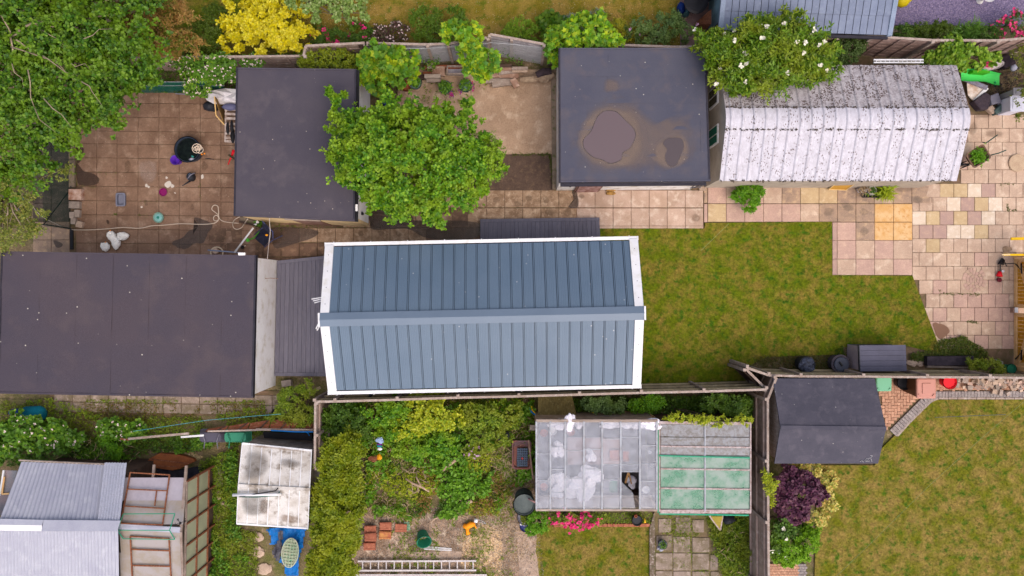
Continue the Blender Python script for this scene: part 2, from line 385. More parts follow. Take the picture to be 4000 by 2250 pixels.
def plant(name, label, cat, blobs, mat, n=600, per=6, L=.08, shape='kite', clumps=60, sig=.16, trunk=None, limbs=10, group=None, bark=None, base=None, wid=1.0,
   shell=(.72, 1.04), low=-.25, spread=.9, jitter=.35, flowers=None, elong=0.0):
 """a bush or tree: thing > crown, trunk, limb; blobs: [((x,y,z),(rx,ry,rz)),...]"""
 bl = [(Vector(c), r) for c, r in blobs]
 if base is None:
  q = max(bl, key=lambda b: b[1][0] * b[1][1])[0]; base = Vector((q.x, q.y, 0))
 root = thing(name, label, cat, (base[0], base[1], 0), group)
 P, A, cc = crown_points(bl, n, clumps, sig, low, shell, elong)
 leaves('crown' if trunk else 'foliage', shape, *sprigs(P, A, per, L, jitter, spread), mat, root, wid)
 bark = bark or BARK
 if trunk:
  top = Vector((bl[0][0].x, bl[0][0].y, bl[0][0].z - bl[0][1][2] * .3)); m = MB(); b0 = Vector((base[0], base[1], -.05))
  mid = b0.lerp(top, .5) + Vector((random.uniform(-.1, .1), random.uniform(-.1, .1), 0)); m.tube([b0, mid, top], [trunk, trunk * .8, trunk * .6], 8); part('trunk', m, bark, root, smooth=True)
  idx = RNG.choice(len(cc), min(limbs, len(cc)), replace=False)
  for i in idx:
   e = Vector(cc[i]); st = b0.lerp(top, random.uniform(.45, 1)); md = st.lerp(e, .5) + Vector((random.gauss(0, .12), random.gauss(0, .12), random.uniform(.05, .3)))
   m = MB().tube([st, st.lerp(md, .5) + Vector((0, 0, .06)), md, md.lerp(e, .6) + Vector((random.gauss(0, .05), random.gauss(0, .05), .03)), e], [trunk * .42, trunk * .34, trunk * .26, trunk * .16, trunk * .06], 5)
   for _ in range(2):
    f = Vector(cc[RNG.integers(0, len(cc))]); dd = (f - md); dd = dd.normalized() * min(dd.length, .8); m.tube([md, md + dd * .5 + Vector((0, 0, .04)), md + dd], [trunk * .14, trunk * .09, trunk * .03], 4)
   part('limb', m, bark, root, smooth=True)
 else:
  m = MB();
  for i in RNG.choice(len(cc), min(6, len(cc)), replace=False):
   e = Vector(cc[i]); b0 = Vector((base[0] + random.uniform(-.05, .05), base[1] + random.uniform(-.05, .05), 0)); m.tube([b0, b0.lerp(e, .5) + Vector((0, 0, .05)), e], [.018, .013, .006], 4)
  part('stem', m, bark, root)
 if flowers:
  fm, fn, fL, fshape, fper = flowers
  k = RNG.integers(0, len(P), fn); Pf = P[k] + A[k] / np.linalg.norm(A[k], axis=1, keepdims=True) * L * .8 + np.array([0, 0, L * .3])
  b_ = leaves('blossom', fshape, *sprigs(Pf, A[k] + np.array([0, 0, .6]), fper, fL, .3, .8), fm, root)
 return root
def cover(name, label, poly, mat, dens=500, per=4, L=.06, z=(.02, .25), shape='kite', nz=1.2, thresh=0.0, seedz=0, wid=1.0, jitter=.5, keep=None):
 """ground growth over a polygon of world points"""
 n = int(area(poly) * dens); q = sample_poly(poly, n); h = vnoise(q[:, 0] + seedz, q[:, 1] - seedz, nz) * .65 + vnoise(q[:, 0], q[:, 1], nz * 3.1) * .35
 if thresh > 0: k = h > thresh; q = q[k]; h = (h[k] - thresh) / (1 - thresh)
 zz = z[0] + (z[1] - z[0]) * h * RNG.uniform(.35, 1, len(h)); P = np.column_stack([q, zz]); A = np.array([0, 0, 1.0]) + RNG.normal(0, .45, P.shape)
 o = leaves(name, shape, *sprigs(P, A, per, L, jitter, .9), mat, None, wid); return tag(o, label, None, None, 'stuff')
def stain(name, pts, z, mat, parent=None, inner=.72, zt=None):
 """thin film whose rim fades; pts world points"""
 n = len(pts); c = sum((Vector((p[0], p[1], 0)) for p in pts), Vector()) / n; vs = []; cov = []
 P = []
 for i in range(n):
  a, b, cc_, d = [Vector((pts[(i + k) % n][0], pts[(i + k) % n][1], 0)) for k in (-1, 0, 1, 2)]
  for s in range(4):
   u = s / 4.0; P.append(.5 * ((2 * b) + (cc_ - a) * u + (2 * a - 5 * b + 4 * cc_ - d) * u * u + (-a + 3 * b - 3 * cc_ + d) * u ** 3))
 m = len(P); vs = [(c.x, c.y, z)]; cov = [1.0]
 for f, k in ((inner, 1.0), (1.0, 0.0)):
  for p in P: q = c.lerp(p, f); vs.append((q.x, q.y, z)); cov.append(k)
 fs = [(0, 1 + i, 1 + (i + 1) % m) for i in range(m)] + [(1 + i, 1 + m + i, 1 + m + (i + 1) % m, 1 + (i + 1) % m) for i in range(m)]
 if zt: vs = [(x, y, zt(x, y)) for x, y, _ in vs]
 mb = MB().add(vs, fs); o = part(name, mb, mat, parent)
 at = o.data.attributes.new('cover', 'FLOAT', 'POINT'); at.data.foreach_set('value', cov)
 if parent is None: o['kind'] = 'structure'
 return o
BARK = M('bark', (128, 116, 104), (92, 84, 74), scale=6, fine=60, bump=.4)
# ================================================================ GROUND
def vp(*pts, z=0.0): return [v(x, y, z) for x, y in pts]
def tp(n, *pts, z=0.0): return [t(n, x, y, z) for x, y in pts]
m_soil = M('soil', (120, 102, 80), (96, 98, 52), (146, 126, 104), scale=1.4, fine=30, famt=.4, bump=.6, bdist=.03)
m_lawn = M('lawn', (96, 108, 10), (132, 115, 48), (60, 96, 10), scale=2.3, fine=13, famt=.36, bump=.7, bdist=.03, cov=.53)
m_lawn2 = M('dry_lawn', (104, 106, 18), (140, 119, 62), (66, 96, 12), scale=1.9, fine=13, famt=.36, bump=.7, bdist=.03, cov=.49)
m_straw = M('straw_lawn', (122, 110, 30), (152, 126, 64), (88, 102, 18), scale=1.6, fine=28, famt=.35, bump=.7, bdist=.03, spots=(220, 214, 204), spot_scale=16, spot_amt=.09)
m_joint = M('joint', (116, 94, 76), (92, 84, 56), (130, 106, 88), scale=3, fine=60, bump=.3)
m_patio = M('patio_slab', (138, 110, 92), (118, 92, 76), (152, 126, 108), scale=1.3, fine=20, famt=.18, rand=.035, spots=(208, 194, 180), spot_scale=13, spot_amt=.055, rough=.8, bump=.25)
m_path = M('path_slab', (190, 164, 148), (172, 146, 128), (204, 184, 168), scale=1.9, fine=30, famt=.12, rand=.07, rough=.75, bump=.25)
m_path2 = M('worn_path_slab', (178, 150, 124), (142, 114, 90), (194, 168, 142), scale=3.2, fine=26, famt=.16, rand=.1, rough=.75, cov=.47)
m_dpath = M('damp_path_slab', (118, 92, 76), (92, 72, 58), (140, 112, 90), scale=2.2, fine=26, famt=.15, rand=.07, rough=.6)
m_pink = M('pink_slab', (190, 158, 144), (178, 148, 136), (198, 168, 150), scale=1.5, fine=24, famt=.14, rand=.05, bump=.2)
m_sand = M('sandstone_slab', (192, 166, 146), (176, 150, 132), (204, 182, 162), scale=1.5, fine=24, famt=.14, rand=.04, bump=.2)
m_greyish = M('weathered_slab', (168, 142, 122), (142, 122, 108), (186, 158, 130), scale=2.4, fine=30, famt=.16, rand=.06)
m_orange = M('orange_slab', (206, 162, 106), (214, 180, 136), (196, 146, 90), scale=4, fine=30, famt=.08)
m_cream = M('cream_slab', (212, 194, 176), (204, 184, 162), (220, 206, 192), scale=3, fine=30, famt=.08, rand=.04)
m_yell = M('yellow_slab', (192, 168, 132), (182, 156, 122), (200, 178, 146), scale=3, fine=30, famt=.1, rand=.04)
m_purp = M('purple_slab', (174, 146, 134), (166, 138, 130), (184, 154, 138), scale=3, fine=30, famt=.1, rand=.04)
m_grey = M('grey_slab', (146, 130, 120), (116, 104, 84), (164, 148, 138), scale=2.6, fine=44, famt=.2, rand=.07, spots=(196, 186, 176), spot_scale=30, spot_amt=.08)
m_darkslab = M('dark_side_slab', (104, 92, 84), (80, 72, 64), (122, 108, 96), scale=2, fine=40, famt=.2, rand=.07)  # darker grey slab tone for the upper pen rows
m_conc = M('yard_concrete', (178, 150, 126), (160, 134, 112), (192, 168, 146), scale=1.2, fine=22, famt=.16, bump=.5, bdist=.02)
m_brownc = M('yard_earth', (96, 78, 68), (84, 68, 60), (112, 92, 74), scale=3, fine=22, famt=.22, bump=.5)
m_slate = M('slate_chip', (120, 108, 138), (92, 84, 114), (150, 134, 152), scale=9, fine=22, famt=.45, rand=.12, bump=.3)
m_pebble = M('pebble_ground', (168, 142, 122), (118, 98, 80), (204, 184, 164), scale=1.7, fine=26, famt=.35, bump=.8, bdist=.03, spots=(206, 194, 180), spot_scale=22, spot_amt=.14)
m_cement = M('old_cement', (176, 152, 136), (158, 136, 118), (190, 170, 152), scale=2, fine=40, famt=.2)
m_kerb = M('kerb_concrete', (142, 124, 108), (118, 104, 90), (96, 96, 62), scale=3, fine=50, famt=.2)
m_moss = leaf_mat('moss_tuft', [(84, 100, 30), (112, 122, 40), (74, 86, 34)])
gp = MB().add([(-70, -60, -.05), (70, -60, -.05), (70, 60, -.05), (-70, 60, -.05)], [(0, 1, 2, 3)])
struct('ground', gp, m_soil)
def zone(name, pts, z, mat, depth=.03):
 return struct(name, MB().prism(pts, z - depth, z), mat)
zone('lawn_beyond_fence', vp((395, -160), (1775, -160), (1775, 120), (395, 150)), .0, m_straw, .04)
lawn_dark = zone('green_lawn', vp((430, -160), (700, -160), (690, 60), (430, 70)), .006, m_lawn, .02)  # patch of greener turf laid over the straw lawn
zone('gravel_garden', vp((2240, -160), (2800, -160), (2800, 66), (2236, 63)), .0, m_slate, .04)
zone('flower_bed', vp((2230, 66), (2800, 68), (2800, 200), (2230, 160)), .004, m_soil, .03)
zone('yard', vp((1120, 175), (1404, 175), (1404, 388), (1000, 388), (1000, 175)), .01, m_conc, .05)
zone('earth_strip', vp((900, 386), (1404, 386), (1404, 478), (900, 560)), .004, m_brownc, .05)
zone('patio_bed', vp((90, 205), (640, 205), (640, 700), (90, 700)), .0, m_joint, .04)
zone('path_bed', vp((560, 470), (1780, 470), (1780, 680), (560, 680)), .0, m_joint, .04)
zone('terrace_bed', vp((1770, 110), (2800, 110), (2800, 930), (2250, 930), (2090, 700), (2090, 570), (1770, 570)), .0, m_joint, .04)
zone('side_path_bed', vp((125, 975), (760, 985), (800, 1050), (125, 1040)), .0, m_joint, .04)
zone('weedy_ground', vp((-200, 1000), (800, 1020), (800, 1600), (-200, 1600)), -.01, m_soil, .03)
zone('garden_ground', vp((792, 990), (1930, 960), (1930, 1600), (792, 1600)), -.012, m_soil, .03)
zone('pebble_area', vp((880, 1290), (1180, 1270), (1345, 1180), (1380, 1330), (1345, 1600), (880, 1600)), .0, m_pebble, .03)
zone('small_lawn', vp((1352, 1318), (1636, 1322), (1634, 1600), (1366, 1600), (1348, 1390)), .012, m_lawn2, .03)
zone('slab_bed', vp((1636, 1290), (1800, 1290), (1800, 1600), (1636, 1600)), .0, m_soil, .03)
LAWN = [(1880, 905), (1885, 885), (2330, 896)]
main_lawn = [S(1900, 893), S(2752, 893), S(2752, 871), S(3248, 867), S(3249, 1075), S(3562, 1077), S(3580, 1126), S(3678, 1384), S(3545, 1352), S(3290, 1356), S(3290, 1384), S(2990, 1394), S(2920, 1430), S(2920, 1486), S(2500, 1500), S(1900, 1520)]
zone('lawn', main_lawn, .046, m_lawn, .05)
right_lawn = vp((2215, 1130), (2270, 1075), (2330, 1010), (2350, 1005), (2800, 1004), (2800, 1600), (2045, 1600), (2055, 1170), (2200, 1170))
zone('lawn_behind_shed', right_lawn, .03, m_lawn2, .05)
def grass(name, label, poly, mat, dens, z0, hgt=.035):
 n = int(area(poly) * dens); q = sample_poly(poly, n); P = np.column_stack([q, np.full(n, z0)])
 D = RNG.normal(0, .75, (n, 3)); D[:, 2] = 1.0; Nn = RNG.normal(0, 1, (n, 3))
 o = leaves(name, 'blade', P, D, Nn, hgt * RNG.uniform(.6, 1.5, n), mat, None, 3.0); tag(o, label, None, None, 'stuff')
grass('grass', 'short patchy grass of the lawn in front of the metal roofed cabin', main_lawn, m_lawn, 2300, .045)
grass('grass', 'yellowing grass of the lawn at the bottom right', right_lawn, m_lawn2, 1500, .03)
grass('grass', 'dry grass of the small lawn below the glasshouse', vp((1352, 1318), (1636, 1322), (1634, 1460), (1360, 1460)), m_lawn2, 2200, .012)
grass('grass', 'straw coloured grass beyond the top fence', vp((400, 0), (1720, 0), (1720, 100), (400, 130)), m_straw, 1500, .0)
# ---- left patio: slabs of the duck yard
patio = thing('patio', 'brown concrete slab patio where the white ducks rest', 'patio', S(620, 680)); patio['kind'] = 'structure'; del patio['category']
xs = [298, 379, 458, 540, 621.6, 701, 783, 864, 945, 1000]; ys = [349.5, 405, 460, 515, 563 + 2, 620, 676, 731, 787, 842, 898, 953, 1009, 1060]
for i in range(len(xs) - 1):
 for j in range(len(ys) - 1):
  slab(patio, (xs[i], ys[j] + (i - 4) * .9), (xs[i + 1], ys[j + 1] + (i - 4) * .9), m_patio, rz=-.007)
pen = thing('pen_paving', 'grey slabs behind the netting at the left edge', 'paving', S(200, 750)); pen['kind'] = 'structure'; del pen['category']
for j in range(9):
 for i in range(2):
  slab(pen, (130 + i * 72, 440 + j * 71), (202 + i * 72, 511 + j * 71), m_darkslab if j < 6 else m_greyish)
kb = MB()
for j in range(5): kb.prism([S(276, 460 + j * 55), S(297, 460 + j * 55), S(297, 513 + j * 55), S(276, 513 + j * 55)], 0, .12)
struct('kerb', kb, m_kerb)
# ---- middle path
path = thing('path', 'pale square slab path between the garages and the cabin', 'path', S(2000, 800)); path['kind'] = 'structure'; del path['category']
def row(parent, y0, y1, xs, mats, top=.03):
 for i in range(len(xs) - 1):
  m = mats(i) if callable(mats) else mats
  slab(parent, (xs[i], y0), (xs[i + 1], y1), m, top)
f7 = [2000 + q / 2.574 for q in (-430, -288, -108, 107, 288, 467, 648, 830, 1010, 1193, 1376, 1558, 1743, 1925)]
f7 = [2000 + (107 + 181.5 * k) / 2.574 for k in range(-7, 11)]
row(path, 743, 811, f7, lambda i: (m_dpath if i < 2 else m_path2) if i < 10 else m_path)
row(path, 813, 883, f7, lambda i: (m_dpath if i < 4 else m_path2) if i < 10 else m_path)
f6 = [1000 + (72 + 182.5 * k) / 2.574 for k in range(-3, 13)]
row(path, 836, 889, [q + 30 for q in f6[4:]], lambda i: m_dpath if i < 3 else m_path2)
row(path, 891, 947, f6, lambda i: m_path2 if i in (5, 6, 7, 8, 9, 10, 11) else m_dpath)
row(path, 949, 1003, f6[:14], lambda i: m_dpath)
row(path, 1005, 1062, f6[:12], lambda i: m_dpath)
row(path, 883, 894, f7[7:], lambda i: m_path)
# ---- terrace to the right
ter = thing('terrace', 'sandstone slab terrace on the right with orange and cream slabs', 'terrace', S(3500, 900)); ter['kind'] = 'structure'; del ter['category']
f8 = [2000 + (1967 + 0) / 2.574] + [2000 + (2152 + 186.3 * k) / 2.574 for k in range(0, 13)]
slab(ter, (2749, 726), (2763, 794), m_greyish); slab(ter, (2749, 796), (2763, 869), m_pink)
def c1(i): return (m_pink, m_sand, m_pink, m_sand, m_greyish, m_yell, m_yell, m_greyish, m_greyish, m_sand, m_greyish, m_greyish, m_greyish)[i]
def c2(i): return (m_yell, m_pink, m_pink, m_pink, m_pink, m_pink, m_sand, m_greyish, m_greyish, m_greyish, m_orange, m_orange, m_greyish)[i]
row(ter, 726, 795, f8, c1)
ee = f8[:7] + [3000 + q / 2.574 for q in (511, 695, 880, 1068, 1258, 1448)]
row(ter, 796, 867, ee, lambda i: (m_yell, m_pink, m_pink, m_pink, m_pink, m_sand, m_greyish, m_greyish, m_greyish, m_greyish, m_orange, m_orange)[min(i, 11)])
gx = [3000 + q / 2.574 for q in (692, 880, 1068, 1257, 1447)]; gy = [563 + q / 2.574 for q in (785, 967, 1155, 1318)]
for j in range(3):
 slab(ter, (3250, gy[j]), (gx[0], gy[j + 1]), m_purp)
 for i in range(4):
  slab(ter, (gx[i], gy[j]), (gx[i + 1], gy[j + 1]), m_orange if (j == 0 and i > 1) else (m_pink if i == 0 and j < 2 else m_greyish if (i, j) == (1, 0) else (m_sand, m_pink)[(i + j) % 2]))
spec = {(3, 0): m_sand}
cells = {2: {2: m_yell, 3: m_yell, 4: m_cream, 5: m_purp}, 3: {2: m_cream, 3: m_purp, 4: m_yell, 5: m_cream},
   4: {0: m_cream, 1: m_yell, 2: m_purp, 3: m_yell, 4: m_purp, 5: m_cream}, 5: {0: m_purp, 1: m_purp, 2: m_cream, 3: m_cream, 4: m_yell}}
def leftof(x, y):      # inside the lawn's slanting edge?
 return y > 1093 and x < 3562 + (y - 1077) * (3678 - 3562) / (1384 - 1077)
for r in range(-4, 13):
 ya = 563 + (258 + 138.6 * r) / 2.574; yb = ya + 138.6 / 2.574
 off = 0 if r % 2 == 0 else -69.5
 for k in range(-1, 11):
  xa = 3000 + (1515 + off + 139.2 * k) / 2.574; xb = xa + 139.2 / 2.574
  if xb < 3563 or yb > 1465: continue
  if r < 1 and xb < 3760: continue
  if leftof((xa + xb) / 2 + 20, yb): continue
  if r in (7, 8) and 3 <= k <= 5 and False: continue
  m = m_sand
  kk = int(round((xa - 3563) / 54.1))
  if r - 0 in cells: pass
  rr = {1: 2, 2: 3, 3: 4, 4: 5}.get(r)
  if rr in cells:
   m = cells[rr].get(kk if rr in (4, 5) else kk, m_sand)
  elif random.random() < .08: m = random.choice((m_pink, m_yell, m_pink))
  elif r >= 8: m = m_pink if random.random() < .35 else m_sand
  slab(ter, (max(xa, 3562), ya), (xb, yb), m)
rc = t(8, 2070, 1366)
for ring, (r0, r1, nn) in enumerate(((.0, .07, 4), (.08, .17, 8), (.18, .27, 13), (.28, .40, 18))):
 for k in range(nn):
  a0 = 2 * PI * k / nn + .03; a1 = 2 * PI * (k + 1) / nn - (.02 if ring else .1); mb = MB(); st = 3
  pts = [(rc.x + r1 * math.cos(a0 + (a1 - a0) * s / st), rc.y + r1 * math.sin(a0 + (a1 - a0) * s / st)) for s in range(st + 1)] + \
    [(rc.x + max(r0, .012) * math.cos(a1 - (a1 - a0) * s / st), rc.y + max(r0, .012) * math.sin(a1 - (a1 - a0) * s / st)) for s in range(st + 1)]
  part('paving_wedge', mb.prism(pts, .03, .041), m_pink if (k + ring) % 3 else m_sand, ter)
sp = thing('side_path', 'grey mossy slabs along the big flat roofed building', 'path', v(400, 1010)); sp['kind'] = 'structure'; del sp['category']
for j in range(2):
 for k in range(13):
  xa = 212 + k * 71;
  if j == 2 and k < 8: pass
  slab(sp, (xa, 1530 + j * 39 + k * 1.2), (xa + 71, 1569 + j * 39 + k * 1.2), m_grey, gap=.02, tilt=.015)
ws = thing('garden_slabs', 'weed grown grey slabs below the green glasshouse', 'paving', v(1710, 1370)); ws['kind'] = 'structure'; del ws['category']
for (a, b, c, d) in ((1470, 870, 1600, 1010), (1640, 855, 1795, 1015), (1810, 880, 1930, 1010), (1450, 1040, 1605, 1190), (1620, 1050, 1790, 1210), (1810, 1060, 1985, 1210), (1440, 1215, 1612, 1385), (1618, 1215, 1798, 1392), (1810, 1220, 1982, 1385), (1990, 1230, 2070, 1390),
      (1440, 1395, 1612, 1560), (1618, 1398, 1798, 1560), (1810, 1400, 1982, 1560), (1995, 1400, 2080, 1560)):
 slab(ws, ts(15, a, b), ts(15, c, d), m_grey, gap=.01, tilt=.02)
# ---- wet patches, worn dirt and mud lying on the paving
w1 = stain_mat('wet', (70, 52, 42), .62, 4.0, .35); w2 = stain_mat('dirt', (104, 80, 58), .3, 4.0, .8, .45, 1.05); w3 = stain_mat('chalky', (226, 216, 206), .75, 7.0, .8, .3, .7)
w4 = stain_mat('green_dirt', (80, 82, 44), .5, 8.0, .9, .3, .75)
def st(name, n, pts, mat, z=.0395, inner=.8): return stain(name, [t(n, *p) for p in pts], z, mat, None, inner)
st('wet_patch', 5, [(770, 180), (850, 270), (960, 300), (1020, 360), (970, 420), (800, 420), (765, 300)], w1)
st('wet_patch', 5, [(1960, 730), (2050, 740), (2160, 800), (2110, 900), (2060, 1000), (1960, 1010), (1860, 1075), (1740, 1040), (1715, 990), (1820, 950), (1900, 870), (2000, 820)], w1)
st('wet_patch', 5, [(540, 965), (640, 1000), (620, 1040), (570, 1040)], w1); st('wet_patch', 5, [(1075, 765), (1100, 765), (1105, 800), (1085, 805)], w1)
st('damp_edge', 5, [(770, 0), (850, 40), (830, 160), (775, 200)], w1)
st('chalk_stain', 5, [(1400, 150), (1600, 160), (1590, 400), (1450, 420), (1390, 300)], stain_mat('chalk_faint', (196, 176, 168), .25, 3, .8, .5, 1.2), inner=.6)
for (x, y, r) in ((1700, 400, 40), (1740, 420, 22), (2040, 328, 22), (1680, 340, 16), (1428, 632, 12), (1765, 492, 10), (1480, 415, 18), (1500, 430, 14)):
 st('dropping', 5, [(x + r * math.cos(a) * random.uniform(.6, 1.3), y + r * math.sin(a) * random.uniform(.6, 1.3)) for a in (0, 1, 2, 3, 4, 5)], w3, .0405)
for (x, y, r) in ((1290, 220, 60), (2060, 225, 50), (1940, 640, 30), (1480, 600, 30)):
 st('grime', 5, [(x + r * math.cos(a) * random.uniform(.5, 1), y + r * math.sin(a) * random.uniform(.8, 1.5)) for a in (0, 1, 2, 3, 4, 5)], w2, .0405)
st('damp_patch', 6, [(1140, 700), (1500, 760), (2250, 780), (2250, 950), (1760, 960), (1500, 850), (1130, 860)], w1, .0395, .85)
st('damp_patch', 7, [(600, 470), (650, 470), (670, 640), (560, 640), (620, 570)], w1, .0395)
st('damp_patch', 6, [(150, 830), (600, 850), (620, 930), (420, 1000), (200, 1060), (150, 980)], w1, .0395)
st('damp_patch', 6, [(1120, 560), (1400, 620), (1620, 750), (1400, 830), (1140, 830)], w1, .04)
for n, x, y, r in ((7, 1850, 740, 90), (7, 340, 560, 70), (7, 180, 540, 60), (7, 700, 520, 50), (6, 1260, 900, 60), (6, 1440, 900, 60), (6, 1620, 910, 70), (6, 2220, 600, 50), (6, 2420, 560, 60), (7, 50, 600, 60), (7, 380, 690, 80), (7, 560, 690, 80), (6, 1060, 900, 60)):
 st('grime', n, [(x + r * math.cos(a) * random.uniform(.6, 1.1), y + r * .8 * math.sin(a) * random.uniform(.6, 1.1)) for a in (0, 1, 2, 3, 4, 5)], w2, .041, .5)
for n, x, y, rx, ry in ((4, 2150, 1160, 170, 60), (4, 2260, 1350, 140, 60), (4, 2060, 1300, 60, 100), (8, 600, 680, 90, 70), (8, 960, 680, 80, 60), (8, 800, 640, 80, 60), (8, 760, 440, 70, 40), (8, 1350, 450, 150, 50), (8, 1500, 560, 70, 60), (8, 960, 880, 70, 70)):
 st('muddy_stain', n, [(x + rx * math.cos(a) * random.uniform(.7, 1.1), y + ry * math.sin(a) * random.uniform(.7, 1.1)) for a in (0, .8, 1.6, 2.4, 3.2, 4, 4.8, 5.6)], w2 if n == 4 else stain_mat('grey_dirt', (124, 110, 98), .3, 3, .9, .45, 1.05), .041, .5)
st('mud', 12, [(1640, 340), (1790, 370), (1830, 440), (1740, 520), (1680, 480)], stain_mat('mud', (134, 100, 80), .8, 5, .9, .3, .6), .041, .7)
def joint_moss(name, label, spots, dens=26):
 P = []
 for (a, b, n) in spots:
  for _ in range(n):
   u = random.random(); P.append((a.x + (b.x - a.x) * u + random.gauss(0, .025), a.y + (b.y - a.y) * u + random.gauss(0, .025), .03))
 P = np.array(P); o = leaves(name, 'kite', *sprigs(P, np.tile([0, 0, 1.0], (len(P), 1)) + RNG.normal(0, .4, P.shape), 5, .028, .5), m_moss); tag(o, label, None, None, 'stuff')
joint_moss('moss', 'tufts of moss and grass in the terrace joints', [(t(12, 1720, 50), t(12, 1870, 60), 40), (t(12, 2010, 60), t(12, 2120, 65), 30), (t(12, 1900, 55), t(12, 1960, 60), 14), (t(12, 2000, 330), t(12, 2100, 345), 45), (t(12, 1715, 10), t(12, 1725, 60), 12),
 (t(8, 2400, 600), t(8, 2410, 660), 20), (t(8, 2400, 670), t(8, 2500, 672), 18), (t(8, 2350, 400), t(8, 2480, 402), 16), (t(8, 2345, 400), t(8, 2340, 460), 8)])
joint_moss('moss', 'tufts of moss and weeds along the patio joints', [(t(5, 800, 430), t(5, 980, 432), 16), (t(5, 975, 290), t(5, 1180, 292), 10), (t(5, 1380, 715), t(5, 1500, 716), 12), (t(5, 1150, 715), t(5, 1180, 700), 16), (t(5, 1400, 575), t(5, 1700, 580), 14), (t(5, 2010, 350), t(5, 2015, 580), 10), (t(6, 140, 820), t(6, 480, 828), 60), (t(6, 500, 828), t(6, 1120, 832), 70), (t(6, 240, 850), t(6, 270, 870), 14),
 (t(7, 380, 110), t(7, 420, 440), 130), (t(7, 0, 108), t(7, 380, 100), 110), (t(7, 440, 455), t(7, 640, 460), 40), (t(5, 770, 20), t(5, 775, 440), 60)])
# ================================================================ BUILDINGS
m_felt = M('roof_felt', (78, 73, 82), (72, 68, 79), (84, 78, 86), scale=.8, fine=70, famt=.14, bump=.35, bscale=55, rough=.8, spots=(200, 190, 176), spot_scale=5, spot_amt=.025)
m_felt2 = M('roof_felt_pale', (80, 80, 93), (74, 75, 90), (87, 83, 92), scale=.9, fine=60, famt=.1, bump=.3, bscale=55, rough=.75, spots=(206, 200, 190), spot_scale=4, spot_amt=.02)
m_felt3 = M('shed_felt', (80, 78, 90), (72, 71, 83), (88, 85, 96), scale=1.5, fine=60, famt=.14, bump=.5, bscale=8, bdist=.03, rough=.8, spots=(200, 196, 190), spot_scale=5, spot_amt=.022)
m_fascia = M('dark_fascia', (52, 50, 60), (44, 42, 52), scale=5, rough=.5, bump=.1)
m_wwall = M('white_render', (244, 240, 240), (230, 226, 224), (200, 188, 176), scale=1.8, fine=40, famt=.1, bump=.2)
m_gwall = M('grey_render', (242, 240, 242), (232, 228, 230), (216, 208, 200), scale=1.2, fine=60, famt=.08, bump=.3)
m_twall = M('tan_render', (236, 208, 160), (222, 192, 146), (200, 176, 136), scale=1.6, fine=50, famt=.12)
m_wood = M('grey_wood', (166, 150, 140), (142, 126, 116), (182, 168, 158), scale=3, fine=50, famt=.25, rand=.12, stretch=(1, 4, 1))
m_darkwood = M('dark_wood', (88, 70, 62), (70, 56, 50), scale=4, fine=60, famt=.3, rand=.15)
m_paint = M('brown_paint', (120, 84, 70), (150, 120, 110), scale=5, fine=40)
m_white = M('white_plastic', (228, 228, 232), (216, 216, 222), (210, 208, 206), scale=1.5, fine=20, famt=.03, rough=.4, bump=0)
m_black = M('black_plastic', (30, 30, 34), (38, 38, 44), scale=4, rough=.4, bump=.1)
m_metal = M('slate_blue_metal', (86, 106, 128), (92, 111, 132), scale=.8, fine=30, famt=.05, spots=(176, 178, 184), spot_scale=3.5, spot_amt=.035, rough=.42, bump=.0, sheen=.5)
m_metal_rib = M('slate_blue_metal_flashing', (102, 118, 138), (98, 114, 134), scale=1, fine=60, famt=.03, rough=.4, bump=0, sheen=.5)
m_screw = M('screw', (70, 74, 84), None, rough=.4, metal=.6, famt=0, bump=0)
m_deck = M('grey_decking', (104, 102, 116), (96, 94, 108), (112, 108, 120), scale=3, fine=50, famt=.12, rand=.07, stretch=(5, .6, 1), rough=.65)
m_asb = M('white_cement_sheet', (198, 195, 206), (182, 178, 188), (206, 204, 214), scale=7, fine=34, famt=.07, rand=.03, bump=.3, spots=(112, 100, 100), spot_scale=20, spot_amt=.26, gate_s=2.2, stretch=(1, .5, 1))
m_asb_dirty = M('lichened_cement_sheet', (178, 172, 178), (148, 140, 144), (190, 186, 190), scale=8, fine=20, famt=.2, rand=.04, bump=.4, spots=(96, 82, 80), spot_scale=20, spot_amt=.44, gate_s=3)
m_lichen_edge = M('black_moss', (66, 56, 52), (90, 80, 72), scale=12, fine=60, famt=.4)
m_pebwall = M('pebble_wall', (186, 174, 160), (170, 158, 146), scale=3, fine=70, famt=.2, rand=.05)
m_win = M('dark_glass', (34, 38, 44), (48, 60, 60), scale=3, rough=.1, bump=0, famt=0, sheen=.6)
m_teal = M('teal_curtain', (30, 110, 88), (40, 90, 80), scale=8)
m_rust = M('rusty_steel', (134, 84, 60), (104, 62, 46), (156, 108, 80), scale=10, fine=60, famt=.25)
m_galv = M('galvanised_steel', (168, 170, 186), (158, 160, 178), (176, 178, 192), scale=1.4, fine=40, famt=.06, rough=.5, metal=.0, sheen=.5)
m_galv2 = M('old_galvanised_steel', (146, 148, 166), (156, 158, 174), scale=2, fine=40, famt=.08, rough=.5, sheen=.5)
def lerp4(q, u, w_): return (q[0] * (1 - u) + q[1] * u) * (1 - w_) + (q[3] * (1 - u) + q[2] * u) * w_
